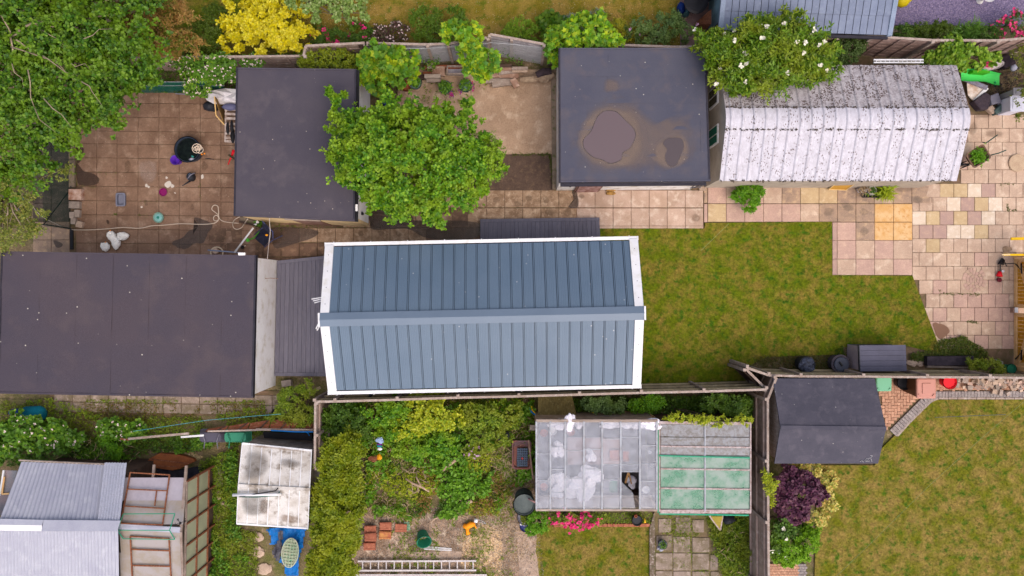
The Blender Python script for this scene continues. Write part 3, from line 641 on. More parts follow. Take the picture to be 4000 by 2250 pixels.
def flat_garage(name, label, corners, h, walls, inset, strips, along='x', felt=None, th=.14, upstand=.05, cat='garage'):
 """corners TL,TR,BR,BL in overview pixels at roof height; walls: materials top,right,bottom,left"""
 q = [v(x, y, h) for x, y in corners]; c = sum(q, Vector()) / 4; root = thing(name, label, cat, (c.x, c.y, 0))
 w = []
 for p in q:
  d = Vector((c.x - p.x, c.y - p.y, 0)); w.append(p + Vector((math.copysign(inset, d.x), math.copysign(inset, d.y), 0)))
 for i, m in enumerate(walls):
  a, b = w[i], w[(i + 1) % 4]; d = (b - a).normalized(); inn = Vector((d.y, -d.x, 0)) * .1
  if inn.dot(c - a) < 0: inn = -inn
  e = d * (.1 if i % 2 else 0)
  part('wall', MB().prism([a + e, b - e, b - e + inn, a + e + inn], -.03, h - th), m, root)
 z = Vector((0, 0, 0)); part('roof_deck', MB().prism([tuple(p) for p in q], h - th, h - .012), m_fascia, root)
 f = felt or m_felt; n = strips
 for i in range(n):
  u0, u1 = i / n, (i + 1) / n + (.012 if i < n - 1 else 0); up = Vector((0, 0, .007)); dz = Vector((0, 0, -.002))
  if along == 'x': s4 = [lerp4(q, .006, u1) + up, lerp4(q, .994, u1) + up, lerp4(q, .994, max(u0, .006)) + dz, lerp4(q, .006, max(u0, .006)) + dz]
  else: s4 = [lerp4(q, max(u0, .006), .994) + dz, lerp4(q, min(u1, .994), .994) + up, lerp4(q, min(u1, .994), .006) + up, lerp4(q, max(u0, .006), .006) + dz]
  sd = random.random() * 50
  mb = MB(); nu, nv = (24, 8) if along == 'x' else (8, 24)
  amp = .02 if along == 'y' else .01
  mb.sheet(s4, nu, nv, lambda a, b, sd=sd: amp * float(vnoise(a * (6 if along == 'x' else 1.2) + sd, b * (1.2 if along == 'x' else 6) + sd, 1.7)))
  part('felt_strip', mb, f, root, smooth=True)
 for i in range(4):
  a, b = q[i], q[(i + 1) % 4]; d = (b - a).normalized(); inn = Vector((d.y, -d.x, 0)) * upstand
  if inn.dot(c - a) < 0: inn = -inn
  part('roof_edge', MB().prism([a, b, b + inn - d * .002, a + inn + d * .002], h - .1, h + .022 + i * .001), m_fascia if i % 2 else f, root)
 return root, q, w
# --- garage with tan front (top left)
gA, qA, wA = flat_garage('garage', 'flat dark felt roofed garage with a tan front wall beside the duck patio', [(595, 170), (897, 174), (893, 557), (588, 543)], 2.35,
       (m_gwall, m_gwall, m_twall, m_gwall), .035, 4, 'x')
b0, b1 = wA[3], wA[2]; d = (b1 - b0); n_ = Vector((0, -1, 0))
part('door', MB().prism([b0 + d * .42 + n_ * .03, b0 + d * .66 + n_ * .03, b0 + d * .66, b0 + d * .42], 0.0, 1.98), m_paint, gA)
part('fascia_board', MB().prism([b0 + d * .40 + n_ * .06, b0 + d * .70 + n_ * .06, b0 + d * .70 + n_ * .005, b0 + d * .40 + n_ * .005], 1.99, 2.16), m_wood, gA)
gt = MB().beam(qA[1] + Vector((.03, 0, -.12)), qA[2] + Vector((.03, 0, -.16)), .06, .06); part('gutter', gt, m_black, gA)
part('gutter_joint', MB().box(tuple(t(6, 1006, 640, 2.27)), (.1, .2, .09)), m_gwall, gA)
part('vent_pipe', MB().lathe(tuple(t(6, 1072, 700, 1.2)), [(.05, 0), (.05, .08), (.03, .08), (.03, .02)], 10), m_black, gA)
# --- middle garage with puddles
gB, qB, wB = flat_garage('garage', 'flat roofed white garage with two brown rain puddles on its roof', [(1405, 121), (1776, 121), (1787, 456), (1406, 459)], 2.35,
       (m_wwall, m_wwall, m_wwall, m_wwall), .06, 5, 'x', m_felt2)
ringm = stain_mat('roof_silt', (142, 122, 108), .5, 2.2, .85, .3, 1.25); pud = stain_mat('roof_puddle', (92, 76, 82), .95, 1, .3, .1, .13)
silt2 = stain_mat('roof_silt_faint', (126, 108, 98), .42, 2.6, .85, .2, 1.0); zr = 2.35
def rst(name, pts, mat, dz, inner=.8):
 if name == 'puddle':
  cx, cy = sum(p[0] for p in pts) / len(pts), sum(p[1] for p in pts) / len(pts)
  stain('puddle_rim', [v(cx + (x - cx) * 1.025, cy + (y - cy) * 1.025, zr + dz) for x, y in pts], zr + dz - .0006, stain_mat('puddle_rim', (60, 52, 56), .8, 1, .6, .1, .16), gB, .95)
 stain(name, [v(x, y, zr + dz) for x, y in pts], zr + dz, mat, gB, inner)
rst('silt_stain', [(1540, 225), (1610, 260), (1660, 300), (1720, 280), (1768, 330), (1765, 400), (1700, 435), (1620, 440), (1540, 445), (1450, 435), (1425, 360), (1470, 265)], silt2, .013, .6)
rst('silt_stain', [(1535, 262), (1600, 280), (1630, 350), (1600, 420), (1530, 435), (1450, 390), (1450, 320), (1490, 270)], ringm, .016, .75)
rst('silt_stain', [(1690, 335), (1730, 340), (1735, 400), (1700, 430), (1650, 420), (1640, 370)], ringm, .0165, .7)
rst('silt_stain', [(1520, 195), (1560, 200), (1560, 230), (1520, 235)], silt2, .0168, .4)
rst('puddle', [(1531, 279), (1552, 283), (1575, 305), (1595, 325), (1598, 345), (1585, 372), (1566, 384), (1562, 402), (1535, 411), (1515, 402), (1490, 393), (1470, 372), (1469, 350), (1487, 330), (1500, 298), (1515, 282)], pud, .0185, .93)
rst('puddle', [(1695, 347), (1715, 350), (1720, 370), (1712, 392), (1700, 415), (1686, 418), (1675, 406), (1673, 390), (1678, 375), (1668, 362), (1676, 350)], stain_mat('roof_puddle_dark', (66, 54, 60), .97, 1, .3, .1, .13), .0187, .94)
for a, b in (((1532, 138), (1531, 250)), ((1765, 300), (1765, 380))):
 part('felt_patch', MB().beam(v(*a, zr + .008), v(*b, zr + .008), .05, .012), m_felt2, gB)
part('gutter', MB().beam(qB[3] + Vector((.05, -.06, -.1)), qB[2] + Vector((-.1, -.06, -.12)), .1, .07), m_fascia, gB)
part('downpipe', MB().tube([t(7, 602, 392, 2.26), t(7, 602, 392, 2.2), t(7, 585, 420, 1.9), t(7, 585, 420, 1.6)], .045, 8), m_black, gB)
wd = MB(); a = wB[3]; dd = wB[2] - wB[3]
part('door_frame', MB().prism([a + dd * .13 + Vector((0, -.05, 0)), a + dd * .315 + Vector((0, -.05, 0)), a + dd * .315, a + dd * .13], 0, 2.05), m_paint, gB)
part('door', MB().prism([a + dd * .145 + Vector((0, -.07, 0)), a + dd * .30 + Vector((0, -.07, 0)), a + dd * .30 + Vector((0, -.051, 0)), a + dd * .145 + Vector((0, -.051, 0))], .05, 1.95), M('faded_red_door', (196, 160, 156), (140, 92, 80), scale=6), gB)
part('door_step', MB().prism([t(7, 655, 450), t(7, 930, 450), t(7, 925, 468), t(7, 648, 468)], 0, .1), m_cement, gB)
part('edging', MB().prism([v(1386, 175), v(1399, 175), v(1401, 478), v(1389, 478)], 0, .16), m_kerb, gB)
# --- large flat building (bottom left)
gD, qD, wD = flat_garage('outbuilding', 'large flat felt roofed outbuilding with a pale grey end wall at the left', [(3, 632), (645, 642), (637, 1001), (-6, 990)], 2.35,
       (m_gwall, m_gwall, m_gwall, m_gwall), .07, 7, 'y', M('outbuilding_felt', (76, 68, 76), (70, 65, 76), (82, 73, 79), scale=.35, fine=60, famt=.2, bump=.4, bscale=50, rough=.8, spots=(206, 200, 188), spot_scale=3.2, spot_amt=.022), cat='outbuilding')
crk = M('crack', (150, 120, 104), (110, 100, 96), scale=20, rough=.9)
for pts in (((10, 1350), (60, 1347), (140, 1352)), ):
 part('crack', MB().tube([t(6, x, y, 1.6) + Vector((.25, 0, 0)) for x, y in pts], .012, 4), crk, gD)
part('wall_box', MB().box(tuple(t(5, 2433, 1105, 2.36)), (.2, .08, .06)), m_gwall, gD)
# --- metal roofed cabin
cz = 3.1; cE = v(1212.5, 796, cz); gE = thing('cabin', 'long cabin with a slate blue metal ridge roof and white edge trims', 'garden room', (cE.x, cE.y, 0), rz=math.radians(1.2))
LX, HY, EZ, RZ = 9.02, 2.17, 2.3, 3.1
wallm = M('cabin_wall', (90, 92, 104), (84, 86, 98), scale=3, rough=.6)
mb = MB(); mb.add([(x, y, z) for x in (-4.45, 4.45) for y, z in ((-1.98, -.03), (1.98, -.03), (1.98, 2.26), (0, 2.98), (-1.98, 2.26))], [(4, 3, 2, 1, 0), (5, 6, 7, 8, 9), (0, 1, 6, 5), (1, 2, 7, 6), (2, 3, 8, 7), (3, 4, 9, 8), (4, 0, 5, 9)])
part('cabin_walls', mb, wallm, gE, local=True)
NP = 27; PW = LX / NP - .00001
def cabin_panel(sgn):
 """one roof sheet running from eave to ridge: raised rib at its edge and shallow grooves"""
 prof = [(-.5, -.04), (-.465, -.04), (-.457, .03), (-.395, .03), (-.385, -.036), (-.34, -.036), (-.333, .0), (-.2, .0), (-.195, .006), (-.18, .006), (-.175, 0), (-.05, 0), (-.045, .006), (-.03, .006), (-.025, 0), (.1, 0), (.105, .006), (.12, .006), (.125, 0), (.25, 0), (.255, .006), (.27, .006), (.275, 0), (.485, 0), (.487, -.04), (.5, -.04)]  # grooves beside the rib cut overly deep so its edges read as dark lines
 m = MB(); sl = (RZ - EZ) / HY; n = len(prof)
 for y in (HY - .035, .08):
  for x, z in prof: m.v.append((x * PW * (1 if sgn > 0 else 1), sgn * y, RZ - y * sl + z + .004))
 for i in range(n - 1): m.f.append((i, i + 1, n + i + 1, n + i) if sgn < 0 else (n + i, n + i + 1, i + 1, i))
 return m
for sgn in (1, -1):
 for i in range(NP):
  piece('roof_panel', ('cp', sgn), lambda s=sgn: cabin_panel(s), m_metal, gE, (-LX / 2 + PW * (i + .5), 0, 0), in_parent=True)
 sl = (RZ - EZ) / HY
 part('roof_board', MB().add([(x, sgn * y, RZ - y * sl - d_) for d_ in (.065, .1) for x, y in ((-4.6, 0), (4.6, 0), (4.6, HY - .02), (-4.6, HY - .02))], [(0, 1, 2, 3), (7, 6, 5, 4), (0, 4, 5, 1), (1, 5, 6, 2), (2, 6, 7, 3), (3, 7, 4, 0)]), m_fascia, gE, local=True)
 for ex in (-1, 1):       # white trims up the gable edges
  m = MB(); x0, x1 = ex * 4.40, ex * 4.655
  m.add([(x, sgn * y, RZ - y * sl + d_) for d_ in (.05, -.1) for x, y in ((x0, .06), (x1, .06), (x1, HY + .02), (x0, HY + .02))], [(0, 1, 2, 3), (7, 6, 5, 4), (0, 4, 5, 1), (1, 5, 6, 2), (2, 6, 7, 3), (3, 7, 4, 0)])
  b = part('barge_trim', m, m_white, gE, local=True)
  for k in range(4):
   y = sgn * (.45 + k * .48); part('screw', MB().lathe((ex * 4.53, y, RZ - abs(y) * sl + .05), [(.013, 0), (.013, .006), (0, .008)], 6), m_screw, gE, local=True)
 m = MB(); m.box((0, sgn * (HY + .045), EZ - .02), (9.3, .1, .07)); part('gutter', m, m_white, gE, local=True)
 for k in range(9): part('gutter_bracket', MB().box((-4.4 + k * 1.1, sgn * (HY + .1), EZ - .01), (.03, .03, .05)), m_white, gE, local=True)
 for k in range(2):
  m = MB(); m.box((-4.655 if k == 0 else 4.655, sgn * (HY + .04), EZ - .03), (.03, .12, .12)); part('gutter_end', m, m_white, gE, local=True)
m = MB()
for sgn in (1, -1):
 sl = (RZ - EZ) / HY; m.add([(x, sgn * y, RZ + .055 - y * sl - d_) for d_ in (0, .015) for x, y in ((-4.66, 0), (4.66, 0), (4.66, .2), (-4.66, .2))], [(0, 1, 2, 3), (7, 6, 5, 4), (0, 4, 5, 1), (1, 5, 6, 2), (2, 6, 7, 3), (3, 7, 4, 0)])
part('ridge_cap', m, m_metal_rib, gE, local=True)
for ex in (-1, 1): part('ridge_end', MB().box((ex * 4.685, 0, RZ - .03), (.05, .4, .12)), m_white, gE, local=True)
for (dx, dy, dz, L_, rz_) in ((-4.85, .62, 2.6, .34, .15), (-4.83, .57, 2.58, .3, .2), (-4.8, .52, 2.56, .3, .25), (-4.78, -.17, 2.9, .22, 1.1), (-4.74, -.22, 2.9, .22, 1.0)):
 part('loose_trim', MB().box((dx, dy, dz), (L_, .03, .03), rz_), m_white, gE, local=True)
# --- decks
def deck(label, pts, h, border, nb):
 """pts V coordinates tl,tr,br,bl at deck height; boards run up-down"""
 q = [v(x, y, h) for x, y in pts]; c = sum(q, Vector()) / 4; r = thing('deck', label, 'deck', (c.x, c.y, 0))
 part('deck_frame', MB().prism([tuple(p) for p in q], 0, h - .03), m_fascia, r)
 bw = .11
 tl, tr, br, bl = q; it = []
 if 'top' in border:
  part('border_board', MB().prism([tl, tr, tr + (br - tr).normalized() * bw * 1.0, tl + (bl - tl).normalized() * bw], h - .03, h + .002), m_deck, r); tl = tl + (bl - tl).normalized() * (bw + .006); tr = tr + (br - tr).normalized() * (bw + .006)
 if 'bottom' in border:
  part('border_board', MB().prism([bl, br, br + (tr - br).normalized() * bw, bl + (tl - bl).normalized() * bw], h - .03, h + .002), m_deck, r); bl = bl + (tl - bl).normalized() * (bw + .006); br = br + (tr - br).normalized() * (bw + .006)
 for i in range(nb):
  u0, u1 = (i + .02) / nb, (i + .965) / nb
  part('deck_board', MB().slab4([bl.lerp(br, u0), bl.lerp(br, u1), tl.lerp(tr, u1), tl.lerp(tr, u0)], .024), m_deck, r)
 return r
deck('grey composite deck between the outbuilding end wall and the cabin', [(697, 656), (870, 638), (870, 947), (690, 946)], .22, ('top', 'bottom'), 16)
deck('small grey deck step along the upper side of the cabin', [(1208, 551), (1508, 547), (1512, 640), (1208, 640)], .22, ('top',), 28)
# --- white cement sheet garage with rounded ridge
gC = thing('garage', 'white garage with a ribbed cement sheet roof spotted with black lichen', 'garage', v(2110, 310))
EZ2, RZ2 = 2.1, 2.85
TLc, TRc, BRc, BLc = v(1820, 168, EZ2), v(2407, 160, EZ2), v(2406, 457, EZ2), v(1805, 454, EZ2)
U = Vector((TLc.x * .5 + BLc.x * .5, 0, 0)).x; X0, X1 = (TLc.x + BLc.x) / 2 - .03, (TRc.x + BRc.x) / 2
YT, YB = (TLc.y + TRc.y) / 2, (BLc.y + BRc.y) / 2; YM = (YT + YB) / 2; HW = (YT - YB) / 2
def cprof(s):
 """s 0..1 across the roof from top eave to bottom eave: y, z"""
 y = YT - s * 2 * HW; a = abs(y - YM) / HW; k = .17
 z = RZ2 - (RZ2 - EZ2) * (a if a > k else (k / 2 + a * a / (2 * k))); return y, z
RIB = (X1 - X0) / 21.0
def sheetC(xa, xb, s0, s1, nv, lift):
 m = MB(); xs_ = []
 k0 = int(math.floor((xa - X0) / RIB)) - 1
 for k in range(k0, k0 + 6):
  c = X0 + (k + .5) * RIB
  for o_, z in ((-.06, 0), (-.022, .032), (.022, .032), (.06, 0)):
   if xa < c + o_ < xb: xs_.append((c + o_, z))
 xs_ = [(xa, 0)] + xs_ + [(xb, 0)]; n = len(xs_)
 for j in range(nv + 1):
  s = s0 + (s1 - s0) * j / nv; y, z = cprof(s)
  for x, dz in xs_: m.v.append((x, y, z + dz + lift))
 for j in range(nv):
  for i in range(n - 1): a = j * n + i; m.f.append((a, a + n, a + n + 1, a + 1))
 return m
for i in range(9):
 xa, xb = X0 + (X1 - X0) * i / 9, X0 + (X1 - X0) * (i + 1) / 9 + .02
 if i == 8: xb = X1
 part('roof_sheet', sheetC(xa, xb, 0, .425, 6, .0 + (i % 2) * .004), m_asb_dirty, gC, 'upper roof sheet thick with grey lichen' if i == 4 else None)
 part('roof_sheet', sheetC(xa, xb, .575, 1.0, 6, .0 + (i % 2) * .004), m_asb, gC)
 part('ridge_sheet', sheetC(xa, xb, .41, .59, 8, .012 + (i % 2) * .004), m_asb, gC, smooth=False)
for s in (.409, .592, .998):
 y, z = cprof(s); P = []
 for _ in range(150 if s < .9 else 70):
  P.append((random.uniform(X0, X1), y + random.gauss(0, .012), z + .02))
 P = np.array(P); o = leaves('moss', 'disc', *sprigs(P, np.tile([0, 0, 1.0], (len(P), 1)), 3, .035), m_lichen_edge, gC); o['kind'] = 'stuff'
wy0, wy1 = YB + .07, YT - .07; wx0, wx1 = X0 + .05, X1 - .06
part('gable_wall', MB().add([(wx0 + d_, y, z) for d_ in (0, .1) for y, z in ((wy0, -.03), (wy1, -.03), (wy1, 2.08), (YM, 2.75), (wy0, 2.08))], [(0, 1, 2, 3, 4), (9, 8, 7, 6, 5), (0, 5, 6, 1), (1, 6, 7, 2), (2, 7, 8, 3), (3, 8, 9, 4), (4, 9, 5, 0)]), m_pebwall, gC)
part('gable_wall', MB().add([(wx1 - d_, y, z) for d_ in (.1, 0) for y, z in ((wy0, -.03), (wy1, -.03), (wy1, 2.08), (YM, 2.75), (wy0, 2.08))], [(0, 1, 2, 3, 4), (9, 8, 7, 6, 5), (0, 5, 6, 1), (1, 6, 7, 2), (2, 7, 8, 3), (3, 8, 9, 4), (4, 9, 5, 0)]), m_pebwall, gC)
part('side_wall', MB().prism([(wx0 + .1, wy1 - .1), (wx1 - .1, wy1 - .1), (wx1 - .1, wy1), (wx0 + .1, wy1)], -.03, 2.08), m_pebwall, gC)
npn = 12
for i in range(npn):
 a, b = wx0 + .1 + (wx1 - wx0 - .2) * i / npn, wx0 + .1 + (wx1 - wx0 - .2) * (i + 1) / npn - .012
 part('wall_panel', MB().prism([(a, wy0), (b, wy0), (b, wy0 + .08), (a, wy0 + .08)], -.03, 2.08), m_pebwall, gC)
for (ya, yb, g) in ((385, 455, m_win), (530, 600, m_teal)):
 pa = S(2800, ya); pb = S(2800, yb)
 wf = part('window', MB().box((wx0 - .02, (pa.y + pb.y) / 2, 1.35), (.05, abs(pa.y - pb.y), 1.0)), m_gwall, gC)
 for k in range(2):
  yy = pa.y + (pb.y - pa.y) * (.27 + .46 * k); part('pane', MB().box((wx0 - .05, yy, 1.35), (.02, abs(pa.y - pb.y) * .38, .86)), g, wf)
part('plinth', MB().prism([(wx0 - .16, wy0 - .1), (wx0 + .05, wy0 - .1), (wx0 + .05, wy1), (wx0 - .16, wy1)], -.02, .1), m_cement, gC)
# --- summerhouse with blue tiles (top right)
gH = thing('summerhouse', 'pale blue boarded summerhouse with a blue grey tiled roof at the top edge', 'summerhouse', v(2020, 0))
m_btile = M('blue_tile', (116, 126, 150), (108, 118, 142), (122, 132, 154), scale=3, fine=50, famt=.08, rand=.07, rough=.5)
m_bwall = M('pale_blue_board', (128, 156, 166), (116, 142, 154), scale=3, fine=50, famt=.1, rand=.05)
HBL, HBR = v(1817, 73, 2.15), v(2232, 86, 2.15); up1 = Vector((.03, 1.0, 0)).normalized(); slp = .40
def hp(u, s, dz=0):      # u along eave 0..1, s metres up the slope (horizontal)
 p = HBL.lerp(HBR, u) + Vector((0, 1, 0)) * s; p.z = 2.15 + s * slp + dz; return p
ncol, nrow, rs = 23, 6, .5
part('roof_deck', MB().slab4([hp(0, 0, -.02), hp(1, 0, -.02), hp(1, 3.0, -.02), hp(0, 3.0, -.02)], .1), m_fascia, gH)
hp2 = lambda u, s, dz=0: Vector((hp(u, 3.0).x, hp(u, 3.0).y + s, 3.35 - s * slp + dz))
part('roof_slope', MB().slab4([hp2(0, 0), hp2(1, 0), hp2(1, 3), hp2(0, 3)], .1), m_btile, gH)
for r_ in range(nrow):
 for c_ in range(ncol):
  u0, u1 = (c_ + .04) / ncol, (c_ + .96) / ncol; s0, s1 = r_ * rs - .03, (r_ + 1) * rs
  part('roof_tile', MB().slab4([hp(u0, s0, .035), hp(u1, s0, .035), hp(u1, s1, .008), hp(u0, s1, .008)], .018), m_btile, gH)
for u in (-.012, 1.012):
 part('verge_trim', MB().slab4([hp(u - .014, -.05, .06), hp(u + .014, -.05, .06), hp(u + .014, 3, .06), hp(u - .014, 3, .06)], .12), M('pale_blue_trim', (134, 146, 168), (124, 138, 160), scale=2), gH)
part('gutter', MB().beam(hp(-.01, -.08, -.06), hp(1.01, -.08, -.06), .09, .06), m_fascia, gH)
x0 = v(1775, 60).x + .10; xr = HBR.x - .12; yb = HBL.y + .25
for i in range(16):
 part('wall_board', MB().prism([(x0, yb + i * .32), (x0 + .04, yb + i * .32), (x0 + .04, yb + .312 + i * .32), (x0, yb + .312 + i * .32)], -.03, 2.15), m_bwall, gH)
part('side_wall', MB().prism([(x0 + .05, yb), (xr, yb - .2), (xr, yb + 5.1), (x0 + .05, yb + 5.1)], -.03, 2.12), m_bwall, gH)
wy = v(1800, 20).y
wf = part('window', MB().box((x0 - .03, wy + .9, 1.4), (.05, 2.0, .9)), m_white, gH); part('pane', MB().box((x0 - .06, wy + .9, 1.4), (.02, 1.8, .74)), m_win, wf)
part('downpipe', MB().tube([(x0 - .02, yb + .12, 2.1), (x0 - .1, yb + .12, 2.0), (x0 - .1, yb + .12, .1)], .035, 8), m_black, gH)
# --- felt roofed shed (bottom right)
gG = thing('shed', 'wooden shed with a dark felt ridge roof beside the brick paving', 'shed', v(2085, 1060))
ez, rz_ = 1.85, 2.4
sTL, sTR, sBR, sBL = v(1944, 952, ez), v(2200, 952, ez), v(2209, 1166, ez), v(1948, 1166, ez); rL, rR = v(1963, 1075, rz_), v(2229, 1078, rz_)
for nm, a, b, c, d_ in (('a', rL, rR, sTR, sTL), ('b', sBL, sBR, rR, rL)):
 mb = MB().sheet([a, b, c, d_], 16, 10, lambda u, w_: .012 * float(vnoise(u * 5, w_ * 3, 1.6)))
 part('roof_felt', mb, m_felt3, gG, smooth=True)
 part('roof_board', MB().slab4([p - Vector((0, 0, .012)) for p in (a, b, c, d_)], .03), m_fascia, gG)
part('felt_cap', MB().beam(rL + Vector((0, 0, .014)), rR + Vector((0, 0, .014)), .12, .014), m_felt3, gG)
xa, xb = rL.x + .10, sTR.x - .12; ya, yb_ = sTL.y - .12, sBL.y + .12; ym = rL.y
for i in range(14):
 z0_, z1_ = i * .14, i * .14 + .136
 if z1_ < ez + .05: part('wall_board', MB().prism([(xa, ya), (xa + .03, ya), (xa + .03, yb_), (xa, yb_)], z0_, z1_), m_wood, gG)
part('wall', MB().add([(x, y, z) for x in (xa + .04, xb) for y, z in ((yb_, -.03), (ya, -.03), (ya, ez - .02), (ym, rz_ - .06), (yb_, ez - .02))], [(0, 1, 2, 3, 4), (9, 8, 7, 6, 5), (0, 5, 6, 1), (1, 6, 7, 2), (2, 7, 8, 3), (3, 8, 9, 4), (4, 9, 5, 0)]), m_wood, gG)
sc = M('chalk_line', (190, 188, 192), None, rough=.9, famt=.1)
for k, pts in enumerate((((975, 290), (990, 268), (1035, 262), (1050, 240), (1030, 236)), ((980, 300), (1010, 278), (1025, 296), (990, 298)), ((925, 300), (945, 290), (960, 305)), ((1035, 270), (1045, 300)))):
 def zz(p): q = t(16, p[0], p[1], 1.95); f = (q.y - sBL.y) / (rL.y - sBL.y); z = ez + (rz_ - ez) * f + .018; return t(16, p[0], p[1], z)
 part('chalk_mark', MB().tube([zz(p) for p in pts], .006, 4), sc, gG)
# --- glasshouses
g1 = thing('greenhouse', 'long lean-to greenhouse with clouded panes over plastic bags and pots', 'greenhouse', v(1500, 1175))
m_frame = M('silver_painted_bar', (172, 176, 186), (150, 150, 156), scale=8, fine=50, famt=.12)
m_pane = glass_mat('clouded_pane', (198, 204, 222), .77, .1)
gz = 1.95
def g1p(x, y, dz=0): z = gz + (780 - y) / 1120 * .15; return t(15, x, y, z + dz)
cols = [245, 385, 535, 722, 905, 1092, 1285, 1456]; TOP = -105
rows_ = {0: [TOP, 220, 490, 775], 1: [TOP, 150, 375, 610, 775], 2: [TOP, 190, 470, 775], 3: [TOP, 175, 375, 775], 4: [TOP, 70, 330, 480, 775], 5: [TOP, 55, 330, 400, 775], 6: [TOP, 135, 320, 495, 775]}
for i in range(7):
 rr = rows_[i]
 for j in range(len(rr) - 1):
  if i == 5 and j == 3:
   part('broken_pane', MB().add([g1p(1100, 500, .02), g1p(1130, 530, .02), g1p(1215, 610, .02), g1p(1240, 770, .005), g1p(1105, 770, .005)], [(0, 4, 3, 2, 1)]), m_pane, g1, 'broken pane with a jagged curved edge'); continue
  if i == 5 and j == 2: pass
  part('pane', MB().slab4([g1p(cols[i] + 4, rr[j + 1] + 6, .012), g1p(cols[i + 1] - 4, rr[j + 1] + 6, .012), g1p(cols[i + 1] - 4, rr[j], .004), g1p(cols[i] + 4, rr[j], .004)], .004), m_pane, g1)
for x in cols: part('glazing_bar', MB().beam(g1p(x, TOP, .03), g1p(x, 778, .015), .05, .04), m_frame, g1)
for i in range(7):
 for y in rows_[i][1:-1]:
  if i == 5 and y in (400,): pass
  part('pane_lap', MB().beam(g1p(cols[i] + 4, y, .022), g1p(cols[i + 1] - 4, y, .022), .022, .008), m_frame, g1)
part('eave_bar', MB().beam(g1p(240, 784), g1p(1462, 784), .06, .07), m_wood, g1); part('ridge_bar', MB().beam(g1p(240, TOP - 8), g1p(1462, TOP - 8), .08, .07), m_wood, g1)
for x in (245, 1456): part('end_frame', MB().beam(g1p(x, TOP, -.05), g1p(x, 780, -.05), .05, .08), m_wood, g1)
m_pane_side = glass_mat('dim_side_pane', (160, 158, 160), .45, .25)
A_, B_ = g1p(250, 770), g1p(1456, 770); C_, D_ = g1p(250, TOP), g1p(1456, TOP)
for i in range(8): a = A_.lerp(B_, i / 8); b = A_.lerp(B_, (i + .97) / 8); part('side_pane', MB().prism([a, b, b + Vector((0, .01, 0)), a + Vector((0, .01, 0))], .55, 1.85), m_pane_side, g1)
part('back_wall', MB().prism([C_, D_, D_ + Vector((0, -.05, 0)), C_ + Vector((0, -.05, 0))], 0, 1.95), m_wood, g1)
part('base_wall', MB().prism([A_, B_, B_ + Vector((0, .1, 0)), A_ + Vector((0, .1, 0))], 0, .55), m_darkwood, g1)
part('end_wall', MB().prism([A_ + Vector((.02, .12, 0)), A_ + Vector((.08, .12, 0)), C_ + Vector((.08, -.07, 0)), C_ + Vector((.02, -.07, 0))], 0, 1.85), m_darkwood, g1)
struct('greenhouse_floor', MB().prism([A_, B_, D_, C_], 0, .02), M('pinkish_floor', (104, 98, 100), (80, 78, 80), scale=3), g1)
part('shelf', MB().prism([t(15, 260, 640, .8), t(15, 1440, 640, .8), t(15, 1440, 760, .8), t(15, 260, 760, .8)], .75, .8), m_wood, g1)
part('shelf', MB().prism([t(15, 560, 60, .8), t(15, 1090, 60, .8), t(15, 1090, 330, .8), t(15, 560, 330, .8)], .75, .8), M('pink_shelf', (160, 136, 132), (140, 118, 114), scale=4), g1)
g2 = thing('greenhouse', 'smaller greenhouse with green netting under mossy grey panes', 'greenhouse', v(1772, 1180))
m_mpane = glass_mat('mossy_pane', (166, 168, 178), .42, .4, (124, 120, 118), 12.0); m_gpane = glass_mat('green_netted_pane', (158, 182, 174), .42, .4, (70, 142, 114), 1.8)
def g2p(x, y, dz=0): z = 1.95 - max(0, (y - 150)) / 650 * .1; return t(15, x, y, z + dz)
ysg = [-80, 50, 148, 375, 570, 775]
for j in range(5):
 for i, (xa_, xb_) in enumerate(((1495, 1932), (1946, 2392))):
  if j == 2:
   part('pane', MB().slab4([g2p(xa_, 232, .01), g2p(xb_, 240, .01), g2p(xb_, 150, .01), g2p(xa_, 150, .01)], .004), m_mpane, g2)
   part('pane', MB().slab4([g2p(xa_, 370, .01), g2p(xb_, 375, .01), g2p(xb_, 244, .01), g2p(xa_, 236, .01)], .004), m_gpane, g2); continue
  part('pane', MB().slab4([g2p(xa_, ysg[j + 1] - 4, .01), g2p(xb_, ysg[j + 1] + 2, .01), g2p(xb_, ysg[j] + 8, .01), g2p(xa_, ysg[j] + 4, .01)], .004), m_gpane if j >= 3 else m_mpane, g2)
m_pinkbar = M('weathered_bar', (190, 176, 178), (160, 140, 136), (120, 100, 90), scale=9, fine=60, famt=.2)
for y in ysg[2:5]: part('cross_bar', MB().beam(g2p(1495, y - 4, .03), g2p(2392, y + 8, .03), .045, .03), m_pinkbar, g2)
for y in (790, 808): part('eave_board', MB().beam(g2p(1490, y, .02), g2p(2402, y, .02), .06, .05), m_pinkbar, g2)
for x in (1482, 1940, 2398): part('glazing_bar', MB().beam(g2p(x, -90, .035), g2p(x, 800, .035), .04, .05), m_pinkbar if x != 1940 else m_frame, g2)
part('ridge_board', MB().beam(g2p(1480, -95, .02), g2p(2402, -85, .02), .08, .06), m_pinkbar, g2)
m_gnet = M('green_netting', (52, 148, 116), (70, 164, 132), scale=12, fine=80, famt=.3)
part('net_edge', MB().beam(g2p(1480, 238, .05), g2p(2392, 262, .05), .035, .02), m_gnet, g2)
part('net_edge', MB().beam(g2p(1468, -100, .03), g2p(1472, 810, .03), .06, .03), m_gnet, g2)
part('net_edge', MB().beam(g2p(1480, 824, .0), g2p(2380, 838, .0), .04, .03), m_gnet, g2)
